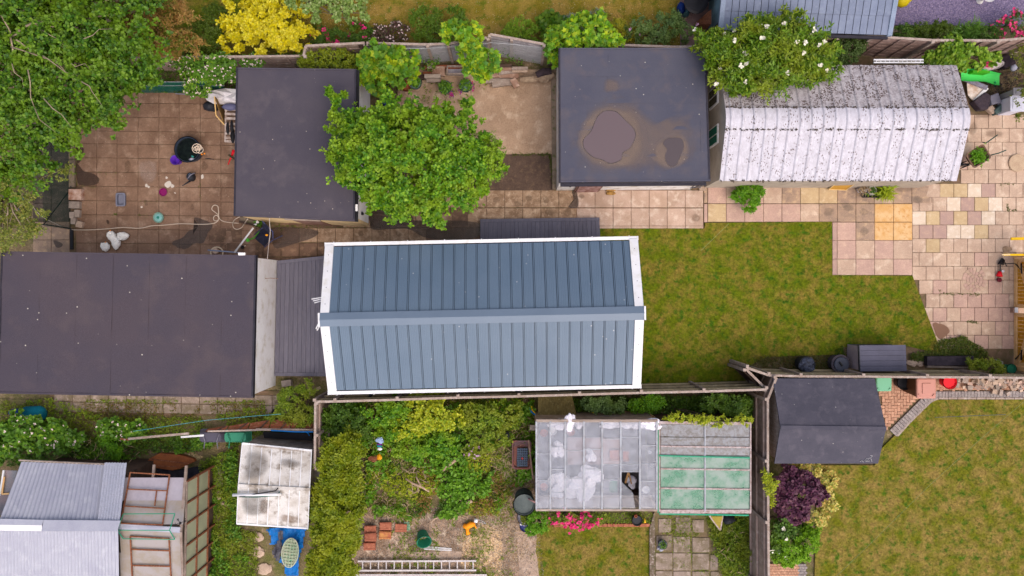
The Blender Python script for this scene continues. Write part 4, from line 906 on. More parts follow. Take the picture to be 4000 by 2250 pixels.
for j, (a, b) in enumerate((((1490, 800), (2400, 800)), ((1490, -90), (2400, -90)), ((2398, 800), (2398, -90)), ((1482, 800), (1482, -90)))):
 pa, pb = g2p(*a), g2p(*b); d = (pb - pa).normalized(); s = Vector((-d.y, d.x, 0)) * .03
 part('side_wall', MB().prism([pa + d * .05, pb - d * .05, pb - d * .05 + s, pa + d * .05 + s], 0, 1.78), m_darkwood if j else m_pane_side, g2)
part('door', MB().add([t(15, 2000, 850, 1.75), t(15, 2120, 850, 1.8), t(15, 2095, 985, .6), t(15, 2085, 985, .55)], [(0, 1, 2, 3)]), M('yellowed_sheet', (168, 152, 70), (150, 136, 60), scale=5), g2, 'yellowed triangular flap hanging out under the eave')
part('door_edge', MB().beam(t(15, 1985, 842, 1.75), t(15, 2090, 985, .6), .05, .03).beam(t(15, 2118, 842, 1.78), t(15, 2095, 985, .6), .04, .03), m_pinkbar, g2)
# --- corrugated iron shed with lean-to (bottom left)
gJ = thing('corrugated_shed', 'corrugated iron roofed shed in the bottom left corner', 'shed', v(150, 1330))
def corr(name, q, nw, mat, amp=.036, bulge=0):
 m = MB(); m.sheet(q, nw * 4, 3, lambda u, w_: amp * math.sin(u * nw * 2 * PI)); return part(name, m, mat, gJ, smooth=True)
jz, jr = 2.1, 3.0
eL, eR = t(13, 215, 300, jz), t(13, 1050, 330, jz); bL, bR = t(13, -10, 895, jr - .02), t(13, 985, 900, jr - .02)
for k in range(2): corr('roof_sheet', [eL.lerp(eR, k / 2), eL.lerp(eR, (k + 1) / 2), bL.lerp(bR, (k + 1) / 2), bL.lerp(bR, k / 2)], 11, m_galv)
corr('roof_sheet', [t(13, 1052, 308, jz + .05), t(13, 1275, 312, jz + .05), t(13, 1205, 900, jr + .02), t(13, 980, 900, jr + .02)], 8, M('pale_galvanised_sheet', (182, 184, 200), (172, 176, 194), scale=2, rough=.5))
for k in range(4):
 a, b = -300 + k * 372, -300 + (k + 1) * 372
 corr('roof_sheet', [t(13, a, 960, jr), t(13, b, 965, jr), t(13, b + 16, 1800, 2.2), t(13, a + 16, 1800, 2.2)], 11, m_galv)
part('ridge_cap', MB().slab4([t(13, -200, 932, jr + .07), t(13, 420, 940, jr + .07), t(13, 440, 885, jr + .03), t(13, -200, 868, jr + .03)], .01), m_galv, gJ)
part('ridge_cap', MB().slab4([t(13, -200, 990, jr + .03), t(13, 420, 998, jr + .03), t(13, 420, 940, jr + .07), t(13, -200, 932, jr + .07)], .01), m_white, gJ)
part('ridge_cap', MB().slab4([t(13, 415, 1000, jr + .06), t(13, 1178, 1000, jr + .06), t(13, 1212, 892, jr + .06), t(13, 440, 885, jr + .06)], .012), m_galv2, gJ)
part('gutter', MB().tube([t(13, 190, 285, jz - .02), t(13, 700, 310, jz - .02), t(13, 1055, 325, jz - .02)], .03, 6), m_wood, gJ)
W_ = [t(13, 230, 400, jz), t(13, 1260, 430, jz)]
part('side_wall', MB().prism([(W_[0].x, W_[0].y), (W_[1].x, W_[1].y), (W_[1].x, -11.5), (W_[0].x, -11.5)], 0, 2.0), m_darkwood, gJ)
m_poly = glass_mat('grey_polycarbonate', (176, 168, 168), .22, .35, (160, 148, 136), 2.2); m_poly2 = glass_mat('pale_clear_sheet', (196, 188, 200), .4, .3)
lz = lambda y: 2.2 + (y - 460) / 480 * .45 if y < 945 else 2.65 - (y - 945) / 500 * .4
def lp(x, y, dz=0): return t(13, x, y, lz(y) + dz)
gL = thing('lean_to', 'lean-to glazed with clouded sheets and rusty frames beside the corrugated shed', 'greenhouse', v(600, 1340))
for a, b, mt in ((460, 690, m_poly2), (690, 930, m_poly)):
 part('roof_pane', MB().slab4([lp(1210, b), lp(1840, b), lp(1860, a), lp(1260, a)], .006), mt, gL)
for a, b in ((985, 1215), (1215, 1480), (1480, 1800)):
 part('roof_pane', MB().slab4([lp(1215, b), lp(1830 + (b - 985) * .04, b), lp(1815 + (a - 985) * .04, a), lp(1200, a)], .006), m_poly, gL)
part('ridge_bar', MB().beam(lp(1195, 950, .02), lp(1815, 985, .02), .16, .05), m_galv, gL)
m_timb = M('grey_batten', (152, 136, 128), (130, 112, 102), scale=5, fine=50, famt=.2)
part('rafter', MB().beam(lp(1550, 330, -.06), lp(1500, 950, -.06), .07, .05), m_timb, gL); part('rafter', MB().beam(lp(1500, 960, -.06), lp(1520, 1500, -.06), .07, .05), M('pale_batten', (200, 160, 130), (186, 150, 124), scale=4), gL)
part('edge_bar', MB().beam(lp(1875, 340, .03), lp(1820, 1000, .03), .07, .07), m_timb, gL); part('edge_bar', MB().beam(lp(1820, 1000, .03), lp(1845, 1600, .03), .06, .06), m_timb, gL)
struct('floor', MB().prism([t(13, 1240, 420), t(13, 2100, 420), t(13, 2100, 1800), t(13, 1240, 1800)], .0, .01), M('shed_floor', (104, 90, 80), (126, 110, 96), scale=3), gL)
part('white_roll', MB().tube([t(13, 1520, 560, 1.7), t(13, 1820, 600, 1.7)], .14, 12).tube([t(13, 1600, 610, 1.5), t(13, 1820, 630, 1.5)], .12, 12), m_white, gL)
m_spane = M('pale_green_pane', (172, 174, 146), (156, 158, 136), scale=1.5, rough=.3, bump=0, famt=.06, sheen=.5)
def sw(u, f):      # u down the wall (tile y of the top edge), f 0 top .. 1 foot
 top = t(13, 1868 - (u - 500) * .02, u, 2.25); foot = Vector((t(13, 2110 - (u - 400) * .06, u, 0).x, 0, 0)); c = top.copy(); c.z = 2.25 * (1 - f)
 return Vector((top.x + .04 * f, top.y, 2.25 * (1 - f)))
us = [500, 720, 930, 1150, 1330, 1520, 1700]
for i in range(len(us) - 1):
 for a, b in ((.03, .34), (.38, .7)):
  p = [sw(us[i] + 10, a), sw(us[i + 1] - 10, a), sw(us[i + 1] - 10, b), sw(us[i] + 10, b)]
  part('side_pane', MB().add([q for q in p] + [q + Vector((.012, 0, 0)) for q in p], [(3, 2, 1, 0), (4, 5, 6, 7), (0, 1, 5, 4), (1, 2, 6, 5), (2, 3, 7, 6), (3, 0, 4, 7)]), m_spane, gL)
 part('side_bar', MB().beam(sw(us[i], 0) + Vector((.02, 0, 0)), sw(us[i], 1) + Vector((.02, 0, 0)), .07, .05), m_rust, gL)
for f in (.01, .36, .72): part('side_rail', MB().beam(sw(us[0], f) + Vector((.02, 0, 0)), sw(us[-1], f) + Vector((.02, 0, 0)), .05, .06), m_rust if f > .1 else m_timb, gL)
part('side_wall', MB().prism([sw(500, 0) - Vector((.0, 0, 0)), sw(1700, 0), sw(1700, 0) - Vector((.03, 0, 0)), sw(500, 0) - Vector((.03, 0, 0))], 0, .6), m_darkwood, gL)
# --- small white ribbed metal shed
gK = thing('metal_shed', 'small white metal shed with a stained ribbed roof left of the hedge', 'shed', v(690, 1220))
m_wsh = M('stained_white_sheet', (206, 202, 200), (170, 160, 150), (128, 116, 104), scale=1.5, fine=30, famt=.12, rough=.5, cov=.58)
kz, kr = 1.8, 2.1
kTL, kTR, kML, kMR, kBL, kBR = v(610, 1115, kz), v(785, 1133, kz), v(600, 1221, kr), v(780, 1231, kr), v(596, 1317, kz), v(776, 1329, kz)
for i in range(7):
 u0, u1 = i / 7, (i + .97) / 7
 part('roof_panel', MB().slab4([kML.lerp(kMR, u0), kML.lerp(kMR, u1), kTL.lerp(kTR, u1), kTL.lerp(kTR, u0)], .02), m_wsh, gK)
 part('roof_panel', MB().slab4([kBL.lerp(kBR, u0), kBL.lerp(kBR, u1), kML.lerp(kMR, u1), kML.lerp(kMR, u0)], .02), m_wsh, gK)
for i in range(8):
 u = min(i / 7, .995); part('roof_rib', MB().beam(kTL.lerp(kTR, u) + Vector((0, 0, .01)), kML.lerp(kMR, u) + Vector((0, 0, .01)), .025, .03).beam(kML.lerp(kMR, u) + Vector((0, 0, .01)), kBL.lerp(kBR, u) + Vector((0, 0, .01)), .025, .03), m_white, gK)
def kz_(x, y):
 f = min(1, max(0, (kTL.y - y) / (kTL.y - kML.y))) if y > (kML.y + kMR.y) / 2 else min(1, max(0, (y - kBL.y) / (kML.y - kBL.y)))
 return kz + (kr - kz) * f + .035
k1 = stain_mat('shed_grime', (104, 98, 94), .6, 2.5, .8, .4, 1.25); k2 = stain_mat('shed_rust', (136, 108, 84), .55, 3, .8, .45, 1.2)
for pts, mt in (([(612, 1125), (660, 1130), (690, 1165), (672, 1205), (640, 1215), (606, 1210)], k1), ([(604, 1232), (660, 1240), (690, 1262), (672, 1300), (640, 1312), (600, 1300)], k1), ([(655, 1245), (685, 1255), (675, 1300), (650, 1300)], k2), ([(700, 1290), (760, 1300), (772, 1322), (720, 1322), (690, 1312)], k2), ([(700, 1150), (760, 1160), (755, 1180), (705, 1175)], k1), ([(620, 1118), (780, 1136), (780, 1141), (620, 1124)], k2)):
 stain('roof_stain', [v(x, y, 1.95) for x, y in pts], 2.0, mt, gK, .5, kz_)
for a, b in ((kTL, kTR), (kBL, kBR)): part('roof_edge', MB().beam(a, b, .05, .05), m_white, gK)
part('ridge_cap', MB().beam(kML + Vector((0, 0, .02)), kMR + Vector((0, 0, .02)), .1, .02), m_wsh, gK)
part('wall', MB().prism([kTL + Vector((.05, -.05, 0)), kTR + Vector((-.05, -.05, 0)), kBR + Vector((-.05, .05, 0)), kBL + Vector((.05, .05, 0))], -.02, kz - .03), M('shed_grey_sheet', (150, 142, 136), (120, 110, 104), scale=4), gK)
single('plastic_pipe', MB().tube([t(13, 2340, 635, 2.18), t(14, 255, 628, 2.2)], .045, 8), m_white, 'white plastic pipe lying across the small metal shed roof', 'pipe', smooth=True)
single('bent_rod', MB().tube([t(13, 2410, 650, 2.2), t(14, 60, 615, 2.22), t(14, 200, 592, 2.22), t(14, 222, 562, 2.2)], .018, 6), m_black, 'dark bent rod hooked at its end on the metal shed roof, upper one', 'rod', smooth=True)
single('green_rod', MB().tube([t(13, 2400, 652, 2.14), t(14, 0, 655, 2.14), t(14, 220, 640, 2.15), t(14, 237, 602, 2.16)], .018, 6), M('dark_green_paint', (28, 92, 82)), 'green bent rod below the white pipe on the metal shed roof', 'rod', smooth=True)
# ================================================================ FENCES
m_fence = M('weathered_fence', (176, 154, 144), (154, 132, 122), (190, 172, 164), scale=3, fine=60, famt=.2, rand=.12)
m_fence2 = M('mossy_fence', (172, 156, 124), (148, 134, 108), (184, 170, 142), scale=3, fine=60, famt=.2, rand=.14)
m_cap = M('fence_capping', (168, 152, 144), (150, 132, 122), (182, 170, 164), scale=5, fine=50, famt=.2)
m_gfence = M('silver_fence', (176, 170, 178), (156, 150, 156), (192, 186, 192), scale=3, fine=60, famt=.2, rand=.1)
def fence(label, tops, h, style, mat, side, cap=m_cap, post_every=None, bw=.125, rails=(.3, .95, 1.6), low=0.0, posts=None, batt=.55, cat='fence', capw=.07):
 """tops: photograph pixels of the fence top; side: +1/-1 which side carries rails and posts"""
 W = [S(x, y, h) for x, y in tops]; root = thing('fence', label, cat, (W[0].x, W[0].y, 0))
 for k in range(len(W) - 1):
  a, b = W[k], W[k + 1]; d = b - a; Ln = d.length; d = d / Ln; nrm = Vector((-d.y, d.x, 0)) * side; ang = math.atan2(d.y, d.x)
  part('capping', MB().beam(a + Vector((0, 0, .0)), b - d * .004 + Vector((0, 0, .0)), capw, .035), cap, root)
  if style == 'board':
   n = max(1, int(Ln / bw)); st_ = Ln / n
   for i in range(n):
    c = a + d * (st_ * (i + .5)) - nrm * .012; c.z = (h + low) / 2
    piece('board', ('bd', round(st_, 3), h), lambda s=st_: MB().box((0, 0, 0), (s - .012, .014, h - .04 - low)), mat, root, c, (0, 0, ang + .07 * side))
   for z in rails: part('rail', MB().beam(a + nrm * .03 + Vector((0, 0, z - h)), b + nrm * .03 + Vector((0, 0, z - h)), .05, .07), mat, root)
  else:
   n = int((h - .05) / .14)
   for i in range(n):
    z = .06 + i * .14; ar = a.copy(); br = b.copy(); ar.z = br.z = z + .07
    mm = MB().beam(ar - nrm * (.004 + .01 * (i % 2)), br - nrm * (.004 + .01 * (i % 2)), .012, .155); part('slat', mm, mat, root)
   m_ = max(1, int(round(Ln / batt)))
   for i in range(1, m_): c = a + d * (Ln * i / m_) + nrm * .02; c.z = 0; e = c.copy(); e.z = h - .03; part('batten', MB().beam(c, e, .045, .03), mat, root)
 for k, p in enumerate(W if posts is None else [S(x, y, h) for x, y in posts]):
  kk = min(k, len(W) - 2); d = (W[kk + 1] - W[kk]).normalized(); nrm = Vector((-d.y, d.x, 0)) * side
  q = p + nrm * .05; mm = MB().prism([(q.x - .045, q.y - .045), (q.x + .045, q.y - .045), (q.x + .045, q.y + .045), (q.x - .045, q.y + .045)], 0, h + .03); part('post', mm, cap, root)
 return root
def T(n, *pp): return [ts(n, x, y) for x, y in pp]
fence('weathered slatted fence behind the white flowered brambles at the top left', [(520, 223), (760, 223), (1184, 219)], 1.55, 'lap', m_fence, -1)
fence('short slatted fence panel between the yellow shrub and the felt roofed garage', T(2, (478, 565), (500, 462), (1095, 432)), 1.8, 'lap', m_fence, -1)
fence('low dark fence running from the maple sapling down to the felt roofed garage', T(2, (1062, 450), (1064, 620), (1075, 760)), 1.6, 'lap', m_darkwood, -1, cap=m_darkwood)
f_mesh = fence('silvery panel fence with wire mesh behind the maple saplings', T(2, (1110, 432), (1725, 448), (1930, 440), (2330, 378)), 1.8, 'lap', m_gfence, -1)
f_mesh2 = fence('silvery fence panel sloping down to the puddled garage roof', T(2, (2352, 345), (2574, 385)) + T(3, (325, 445), ), 1.9, 'lap', m_gfence, -1)
fence('thin fence top showing behind the puddled garage roof', T(3, (400, 448), (1050, 452), (1640, 472), (1900, 470)), 1.8, 'lap', m_fence, -1)
fence('brown slatted fence curving along the top right behind the white garage', T(3, (2300, 440),) + T(4, (300, 375), (700, 372), (1035, 366), (1655, 405), (2310, 408), (2760, 372)), 1.8, 'lap', M('brown_fence', (166, 140, 134), (144, 120, 114), (182, 160, 154), scale=3, fine=60, famt=.25, rand=.12), -1, batt=.42)
fence('long grey close boarded fence with three rails below the cabin', [(1229, 1569), (1309, 1568), (1552, 1561), (1789, 1553), (2027, 1548), (2264, 1541), (2505, 1534), (2750, 1529), (2994, 1521)], 1.9, 'board', m_fence2, 1, rails=(.25, .9, 1.6))
fence('short return of boarded fence at the corner of the planted bed', [(2994, 1521), (2912, 1440)], 1.7, 'board', m_darkwood, 1, rails=(.3, 1.3))
fence('boarded fence between the storage box and the felt shed on the right', [(2917, 1437), (3003, 1466), (3128, 1470), (3373, 1471), (3621, 1473), (3866, 1474), (4140, 1478)], 1.8, 'board', m_fence2, 1, rails=(.3, 1.4))
fence('boarded fence running down between the green glasshouse and the right lawn', [(3033, 1475), (2999, 1560), (2999, 1800), (3001, 2040), (3003, 2330)], 1.9, 'board', m_fence, -1, rails=(.25, .9, 1.6), cap=m_cap)
fence('boarded fence between the small metal shed and the conifer hedge', [(1232, 1574), (1231, 1700), (1230, 1830)], 1.9, 'board', m_fence, 1, rails=(.3, 1.5))
fp = thing('fence', 'collapsed red brown fence panels lying over the weeds at the lower left', 'fence', t(9, 2200, 1430))
m_red = M('red_brown_board', (150, 88, 62), (130, 76, 56), (168, 120, 96), scale=4, fine=50, famt=.2, rand=.15)
for i in range(6):
 xa = 2060 + i * 215; f0 = 1.15
 A = t(9, xa, 1442 - i * 5, .95); B = t(9, xa + 205, 1438 - i * 5, .95); Cc = t(9, xa + 235, 1318 + max(0, 2 - i) * 30 - (6 if i > 2 else 0), .7); D = t(9, xa + 30, 1324 + max(0, 3 - i) * 30, .7)
 for k in range(3): part('board', MB().slab4([A.lerp(D, k / 3), B.lerp(Cc, k / 3), B.lerp(Cc, (k + .93) / 3), A.lerp(D, (k + .93) / 3)], .018), m_red, fp)
 part('batten', MB().beam(A.lerp(B, .5) + Vector((0, 0, .02)), D.lerp(Cc, .9) + Vector((0, 0, .02)), .04, .03), m_darkwood, fp)
part('fallen_rail', MB().beam(t(13, 1290, 70, .9), t(13, 1900, 15, 1.0), .07, .04), m_cap, fp)
part('fallen_rail', MB().beam(t(13, 1820, 52, .95), t(13, 2050, 35, 1.0), .06, .03), m_white, fp)
part('fallen_rail', MB().beam(t(9, 2090, 1438, 1.0), t(9, 2574, 1425, 1.0), .05, .04).beam(t(10, 0, 1420, 1.0), t(10, 575, 1425, 1.0), .07, .04), m_cap, fp)
part('fallen_rail', MB().beam(t(13, 1210, 68, .8), t(13, 1300, 82, .8), .05, .03), m_red, fp)
m_wire = M('galvanised_wire', (176, 178, 184), None, rough=.4, famt=0, bump=0); m_net = M('dark_net', (26, 52, 44), (36, 60, 50), scale=6, famt=.1, bump=0)
def mesh_net(name, label, a, b, z0, z1, sp_, r, mat, cat, lean=Vector((0, 0, 0)), diag=True, parent=None):
 L_ = (b - a).length; d = (b - a) / L_; hgt = z1 - z0; m = MB(); n = int((L_ + hgt) / sp_)
 def pt(u, w_): return a + d * u + Vector((0, 0, z0 + w_ - a.z)) + lean * (w_ / hgt)
 for i in range(n):
  u = i * sp_
  u0, w0 = (u, 0) if u <= L_ else (L_, u - L_); u1, w1 = (u - hgt, hgt) if u - hgt >= 0 else (0, u)
  if (u0 - u1) > .02: m.tube([pt(u0, w0), pt(u1, w1)], r, 3); m.tube([pt(L_ - u0, w0), pt(L_ - u1, w1)], r, 3)
 if parent is not None: return part(name, m, mat, parent)
 return single(name, m, mat, label, cat)
off = Vector((0, -.07, 0))
mesh_net('wire_mesh', '', t(2, 1120, 445, 1.8) + off, t(2, 1720, 455, 1.8) + off, .2, 1.78, .075, .004, m_wire, '', parent=f_mesh)
mesh_net('wire_mesh', '', t(2, 1735, 452, 1.8) + off, t(2, 2320, 390, 1.8) + off, .2, 1.78, .075, .004, m_wire, '', parent=f_mesh)
mesh_net('wire_mesh', '', t(2, 2360, 360, 1.9) + off, t(3, 310, 455, 1.9) + off, .2, 1.8, .075, .004, m_wire, '', parent=f_mesh2)
part('wire', MB().tube([t(2, 1130, 455, 1.85), t(2, 1250, 475, 1.8), t(2, 1450, 487, 1.75), t(2, 1700, 487, 1.75), t(2, 2000, 470, 1.75), t(2, 2300, 440, 1.75), t(2, 2360, 428, 1.75), t(2, 2574, 445, 1.75), t(3, 320, 480, 1.75)], .008, 5), m_wire, f_mesh)
netf = thing('net_fence', 'dark green netting fence on black posts between the patio and the pen', 'net fence', t(5, 712, 500))
mesh_net('netting', '', t(5, 712, -60), t(5, 715, 860), 0, 1.5, .055, .0035, m_net, '', parent=netf)
for (x, y) in ((712, -60), (712, 200), (712, 430), (714, 860)): part('post', MB().tube([t(5, x, y), t(5, x, y, 1.55)], .022, 6), m_black, netf)
part('brace', MB().tube([t(5, 690, 480), t(5, 560, 650, .75), t(5, 445, 800, 1.5)], .018, 6), m_black, netf)
part('bottom_rail', MB().tube([t(5, 350, 800, .3), t(5, 480, 812, .3), t(5, 640, 838, .2), t(5, 715, 852, .05)], .02, 6), m_black, netf)
part('bottom_rail', MB().beam(t(5, 720, 850, .03), t(5, 722, 1060, .03), .1, .05), m_black, netf)
netg = thing('net_fence', 'teal garden net on wires in front of the white flowered brambles', 'net fence', t(1, 1900, 900))
mesh_net('netting', '', t(1, 1450, 935), t(1, 2330, 935), 0, 1.35, .05, .0035, M('teal_net', (30, 104, 92)), '', parent=netg)
for z in (.9, 1.35): part('wire', MB().tube([t(1, 1440, 935 - (900 - 845) * (z / .9) * 0, 0) + Vector((0, 0, z)), t(1, 2360, 935, 0) + Vector((0, 0, z))], .007, 4), m_wire, netg)
# ================================================================ VEGETATION
def B_(x, y, z, rx, ry=None, rz=None): return (v(x, y, z), (rx, ry or rx, rz or rx * .8))
l_tree = leaf_mat('tree_leaf', [(46, 96, 14), (86, 142, 20), (140, 182, 34), (60, 114, 18), (108, 158, 26)], clump=(146, 172, 34))
l_left = leaf_mat('poplar_leaf', [(44, 86, 14), (72, 118, 22), (112, 150, 32), (34, 70, 14)], clump=(118, 150, 26))
l_choi = leaf_mat('yellow_leaf', [(214, 198, 6), (232, 216, 18), (188, 176, 4), (226, 216, 70), (200, 196, 20)])
l_con = leaf_mat('conifer_leaf', [(112, 134, 8), (142, 154, 16), (88, 114, 8), (128, 142, 12)], clump=(160, 164, 26))
l_brown = leaf_mat('browned_leaf', [(160, 116, 62), (96, 116, 20), (178, 130, 76), (84, 104, 16), (110, 126, 24)], clump=(186, 138, 80))
l_hedge = leaf_mat('hedge_leaf', [(80, 104, 20), (96, 120, 26), (70, 92, 18)])
l_map = leaf_mat('maple_leaf', [(96, 156, 26), (156, 196, 24), (64, 118, 34), (190, 204, 30), (80, 136, 34)], clump=(78, 132, 40))
l_maptip = leaf_mat('maple_young_leaf', [(188, 186, 28), (176, 196, 24), (200, 160, 40)])
l_elder = leaf_mat('elder_leaf', [(84, 124, 16), (112, 148, 22), (62, 98, 16), (140, 164, 34)], clump=(146, 156, 36))
l_bram = leaf_mat('bramble_leaf', [(88, 134, 34), (118, 166, 44), (62, 104, 32), (150, 188, 50)], clump=(80, 122, 38))
l_weed = leaf_mat('weed_leaf', [(104, 134, 26), (136, 160, 34), (78, 112, 24), (160, 176, 50)], clump=(140, 146, 40))
l_weedd = leaf_mat('dark_weed_leaf', [(66, 104, 34), (92, 130, 40), (56, 88, 32), (116, 148, 46)], clump=(104, 136, 36))
l_yel = leaf_mat('lime_leaf', [(158, 172, 20), (190, 196, 40), (120, 150, 26), (206, 206, 60)])
l_purp = leaf_mat('purple_leaf', [(88, 48, 72), (104, 56, 84), (72, 38, 60), (116, 70, 84)], trans=.15)
l_euo = leaf_mat('variegated_leaf', [(216, 204, 90), (232, 214, 130), (140, 164, 60), (236, 190, 110)])
l_fern = leaf_mat('fern_leaf', [(92, 150, 20), (120, 168, 24), (70, 128, 22)])
l_grass = leaf_mat('grass_leaf', [(150, 172, 24), (176, 190, 40), (120, 150, 26)])
l_grey = leaf_mat('grey_leaf', [(132, 146, 122), (148, 160, 136), (116, 132, 108)])
l_rose = leaf_mat('rose_leaf', [(86, 118, 62), (106, 134, 76), (70, 100, 50)], clump=(116, 140, 60))
l_apple = leaf_mat('apple_leaf', [(112, 146, 60), (150, 174, 96), (96, 128, 44), (176, 190, 130)])
f_white = leaf_mat('white_petal', [(236, 232, 214), (240, 236, 226), (226, 220, 190)], trans=.1); f_pink = leaf_mat('pink_petal', [(226, 40, 116), (236, 70, 140), (210, 30, 96)], trans=.1)
f_pale = leaf_mat('pale_pink_petal', [(232, 208, 204), (238, 222, 216), (220, 180, 190)], trans=.1); f_mag = leaf_mat('magenta_petal', [(206, 24, 110), (226, 50, 130)], trans=.1)
f_lil = leaf_mat('lilac_petal', [(196, 150, 190), (210, 176, 206)], trans=.1)
f_viol = leaf_mat('violet_petal', [(70, 40, 150), (220, 60, 90), (90, 60, 170)], trans=.1)
bark_l = M('pale_bark', (156, 140, 120), (126, 112, 96), scale=6, fine=60, bump=.4)
# --- big tree top left
bl = [B_(40, 40, 4.6, 1.5, 1.5, .9), B_(160, 60, 4.4, 1.5, 1.4, .9), B_(270, 70, 4.0, 1.3, 1.2, .9), B_(60, 180, 4.2, 1.5, 1.5, .9), B_(190, 190, 4.2, 1.5, 1.4, .9), B_(310, 150, 3.6, 1.1, 1.0, .8), B_(330, 215, 3.2, .85, .6, .6),
  B_(250, 250, 3.6, 1.1, .75, .8), B_(60, 300, 3.8, 1.3, 1.3, .8), B_(150, 310, 3.6, 1.0, .8, .7), B_(230, 300, 3.2, .5, .35, .4), B_(-90, 150, 4.2, 1.6, 2.5, 1.0), B_(80, -80, 4.2, 2.2, 1.4, 1.0), B_(270, -60, 3.8, 1.6, 1.2, .9), B_(30, 395, 3.4, 1.1, .9, .6), B_(115, 365, 3.2, .6, .7, .5), B_(60, 440, 3.0, .8, .5, .5), B_(-10, 470, 3.0, .8, .7, .5), B_(290, 318, 3.0, .3, .2, .3), B_(355, 190, 3.0, .5, .4, .4)]
tr = plant('broadleaf_tree', 'large green tree with pale bare branches filling the top left corner', 'tree', bl, l_left, n=9500, per=6, L=.095, clumps=680, sig=.115, elong=1.7, trunk=.16, limbs=60, bark=bark_l, base=v(30, 140), shell=(.45, 1.05), shape='oval')
for (p0, p1, r_) in (((20, 0), (110, 470), .05), ((110, 470), (600, 620), .03), ((260, 265), (560, 155), .045), ((350, 240), (600, 205), .03), ((300, 160), (560, 420), .028), ((420, 300), (640, 490), .02), ((160, 400), (430, 560), .03), ((430, 560), (800, 770), .026), ((820, 820), (1020, 1050), .026), ((280, 700), (350, 1090), .03), ((350, 1090), (560, 1330), .02), ((440, 990), (720, 1280), .026), ((100, 350), (180, 640), .04), ((700, 620), (900, 700), .02), ((840, 390), (1140, 290), .02), ((200, 300), (170, 420), .05), ((560, 620), (760, 820), .016), ((120, 640), (240, 900), .022)):
 a, b = t(1, *p0, 5.12), t(1, *p1, 4.8); r_ *= .7
 part('limb', MB().tube([a, a.lerp(b, .35) + Vector((random.gauss(0, .06), random.gauss(0, .06), .08)), a.lerp(b, .7) + Vector((random.gauss(0, .06), random.gauss(0, .06), .06)), b], [r_, r_ * .8, r_ * .6, r_ * .3], 5), bark_l, tr, smooth=True)
plant('sapling', 'sparse lichened tree with yellowish leaves at the left edge above the outbuilding', 'tree', [B_(20, 480, 3.0, .9, .5, .5), B_(70, 530, 2.4, .7, .4, .4), B_(40, 590, 2.4, .9, .5, .4), B_(10, 560, 2.6, .8, .7, .5), B_(100, 590, 2.2, .4, .25, .3), B_(120, 430, 2.6, .7, .35, .4)],
  leaf_mat('olive_leaf', [(108, 124, 44), (140, 146, 60), (86, 108, 40), (164, 158, 70)]), n=1100, per=6, L=.07, clumps=130, sig=.14, trunk=.08, limbs=26, bark=bark_l, base=v(0, 540))
# --- central tree
ct = [B_(1010, 350, 3.6, 1.5, 1.05, 1.0), B_(1060, 420, 3.4, 1.5, 1.2, .9), B_(940, 400, 3.3, 1.1, 1.0, .8), B_(1120, 345, 3.2, 1.0, .75, .8), B_(1130, 470, 3.0, 1.0, .7, .7), B_(1010, 500, 3.0, 1.0, .55, .6), B_(1200, 400, 2.9, .6, .6, .5), B_(900, 340, 3.1, .7, .6, .5), B_(940, 480, 3.0, .6, .5, .5), B_(1090, 540, 2.8, .45, .3, .3), B_(870, 310, 3.1, .55, .3, .3), B_(860, 370, 3.1, .5, .2, .3), B_(850, 395, 3.0, .4, .22, .3), B_(870, 455, 3.0, .45, .2, .3), B_(840, 235, 3.2, .3, .12, .2), B_(853, 262, 3.2, .16, .3, .2), B_(868, 225, 3.2, .14, .14, .2), B_(985, 300, 3.2, .6, .35, .4), B_(1070, 300, 3.1, .5, .35, .4), B_(1180, 265, 2.8, .22, .12, .15), B_(1160, 545, 2.6, .2, .12, .15), B_(1115, 568, 2.6, .25, .1, .15), B_(1240, 370, 2.6, .4, .45, .3), B_(1210, 470, 2.6, .5, .3, .3), B_(1250, 420, 2.6, .25, .2, .2), B_(1140, 300, 3.0, .6, .35, .4)]
plant('fruit_tree', 'rounded bright green tree in the middle beside the felt roofed garage', 'tree', ct, l_tree, n=7600, per=7, L=.088, clumps=500, sig=.095, elong=2.0, trunk=.12, limbs=34, bark=bark_l, base=v(1075, 400), shell=(.55, 1.1), shape='oval')
plant('birch', 'fine leaved paler shoots growing out of the right side of the middle tree', 'tree', [B_(1210, 370, 2.5, .5, .5, .5), B_(1230, 430, 2.4, .45, .45, .4), B_(1180, 480, 2.4, .5, .3, .3), B_(1245, 385, 2.4, .35, .3, .3)],
  leaf_mat('fine_leaf', [(110, 140, 40), (130, 156, 60), (92, 124, 34)]), n=900, per=5, L=.045, clumps=110, sig=.14, trunk=.03, limbs=10, base=v(1190, 420))
# --- top strip shrubs
plant('choisya_shrub', 'bright golden yellow shrub beyond the top fence', 'shrub', [B_(625, 45, 1.2, .85, .7, .6), B_(700, 55, 1.2, .9, .75, .7), B_(660, 100, 1.1, 1.0, .5, .6), B_(745, 95, 1.0, .6, .5, .5), B_(605, 110, 1.0, .55, .35, .5), B_(680, 10, 1.1, .8, .5, .5)], l_choi, n=2300, per=8, L=.085, clumps=190, sig=.09, shell=(.9, 1.04), shape='oval', spread=1.0, jitter=.22)
plant('brown_conifer', 'bushy conifer with dead orange brown tips at the top left', 'conifer', [B_(370, 40, 2.2, .8, .7, .8), B_(430, 70, 2.1, .8, .7, .8), B_(470, 120, 1.8, .55, .4, .6), B_(400, 120, 1.8, .8, .4, .6), B_(350, 90, 1.9, .5, .5, .6), B_(420, 10, 2.0, .7, .5, .6)], l_brown, n=2200, per=7, L=.1, clumps=200, sig=.13, shape='spray')
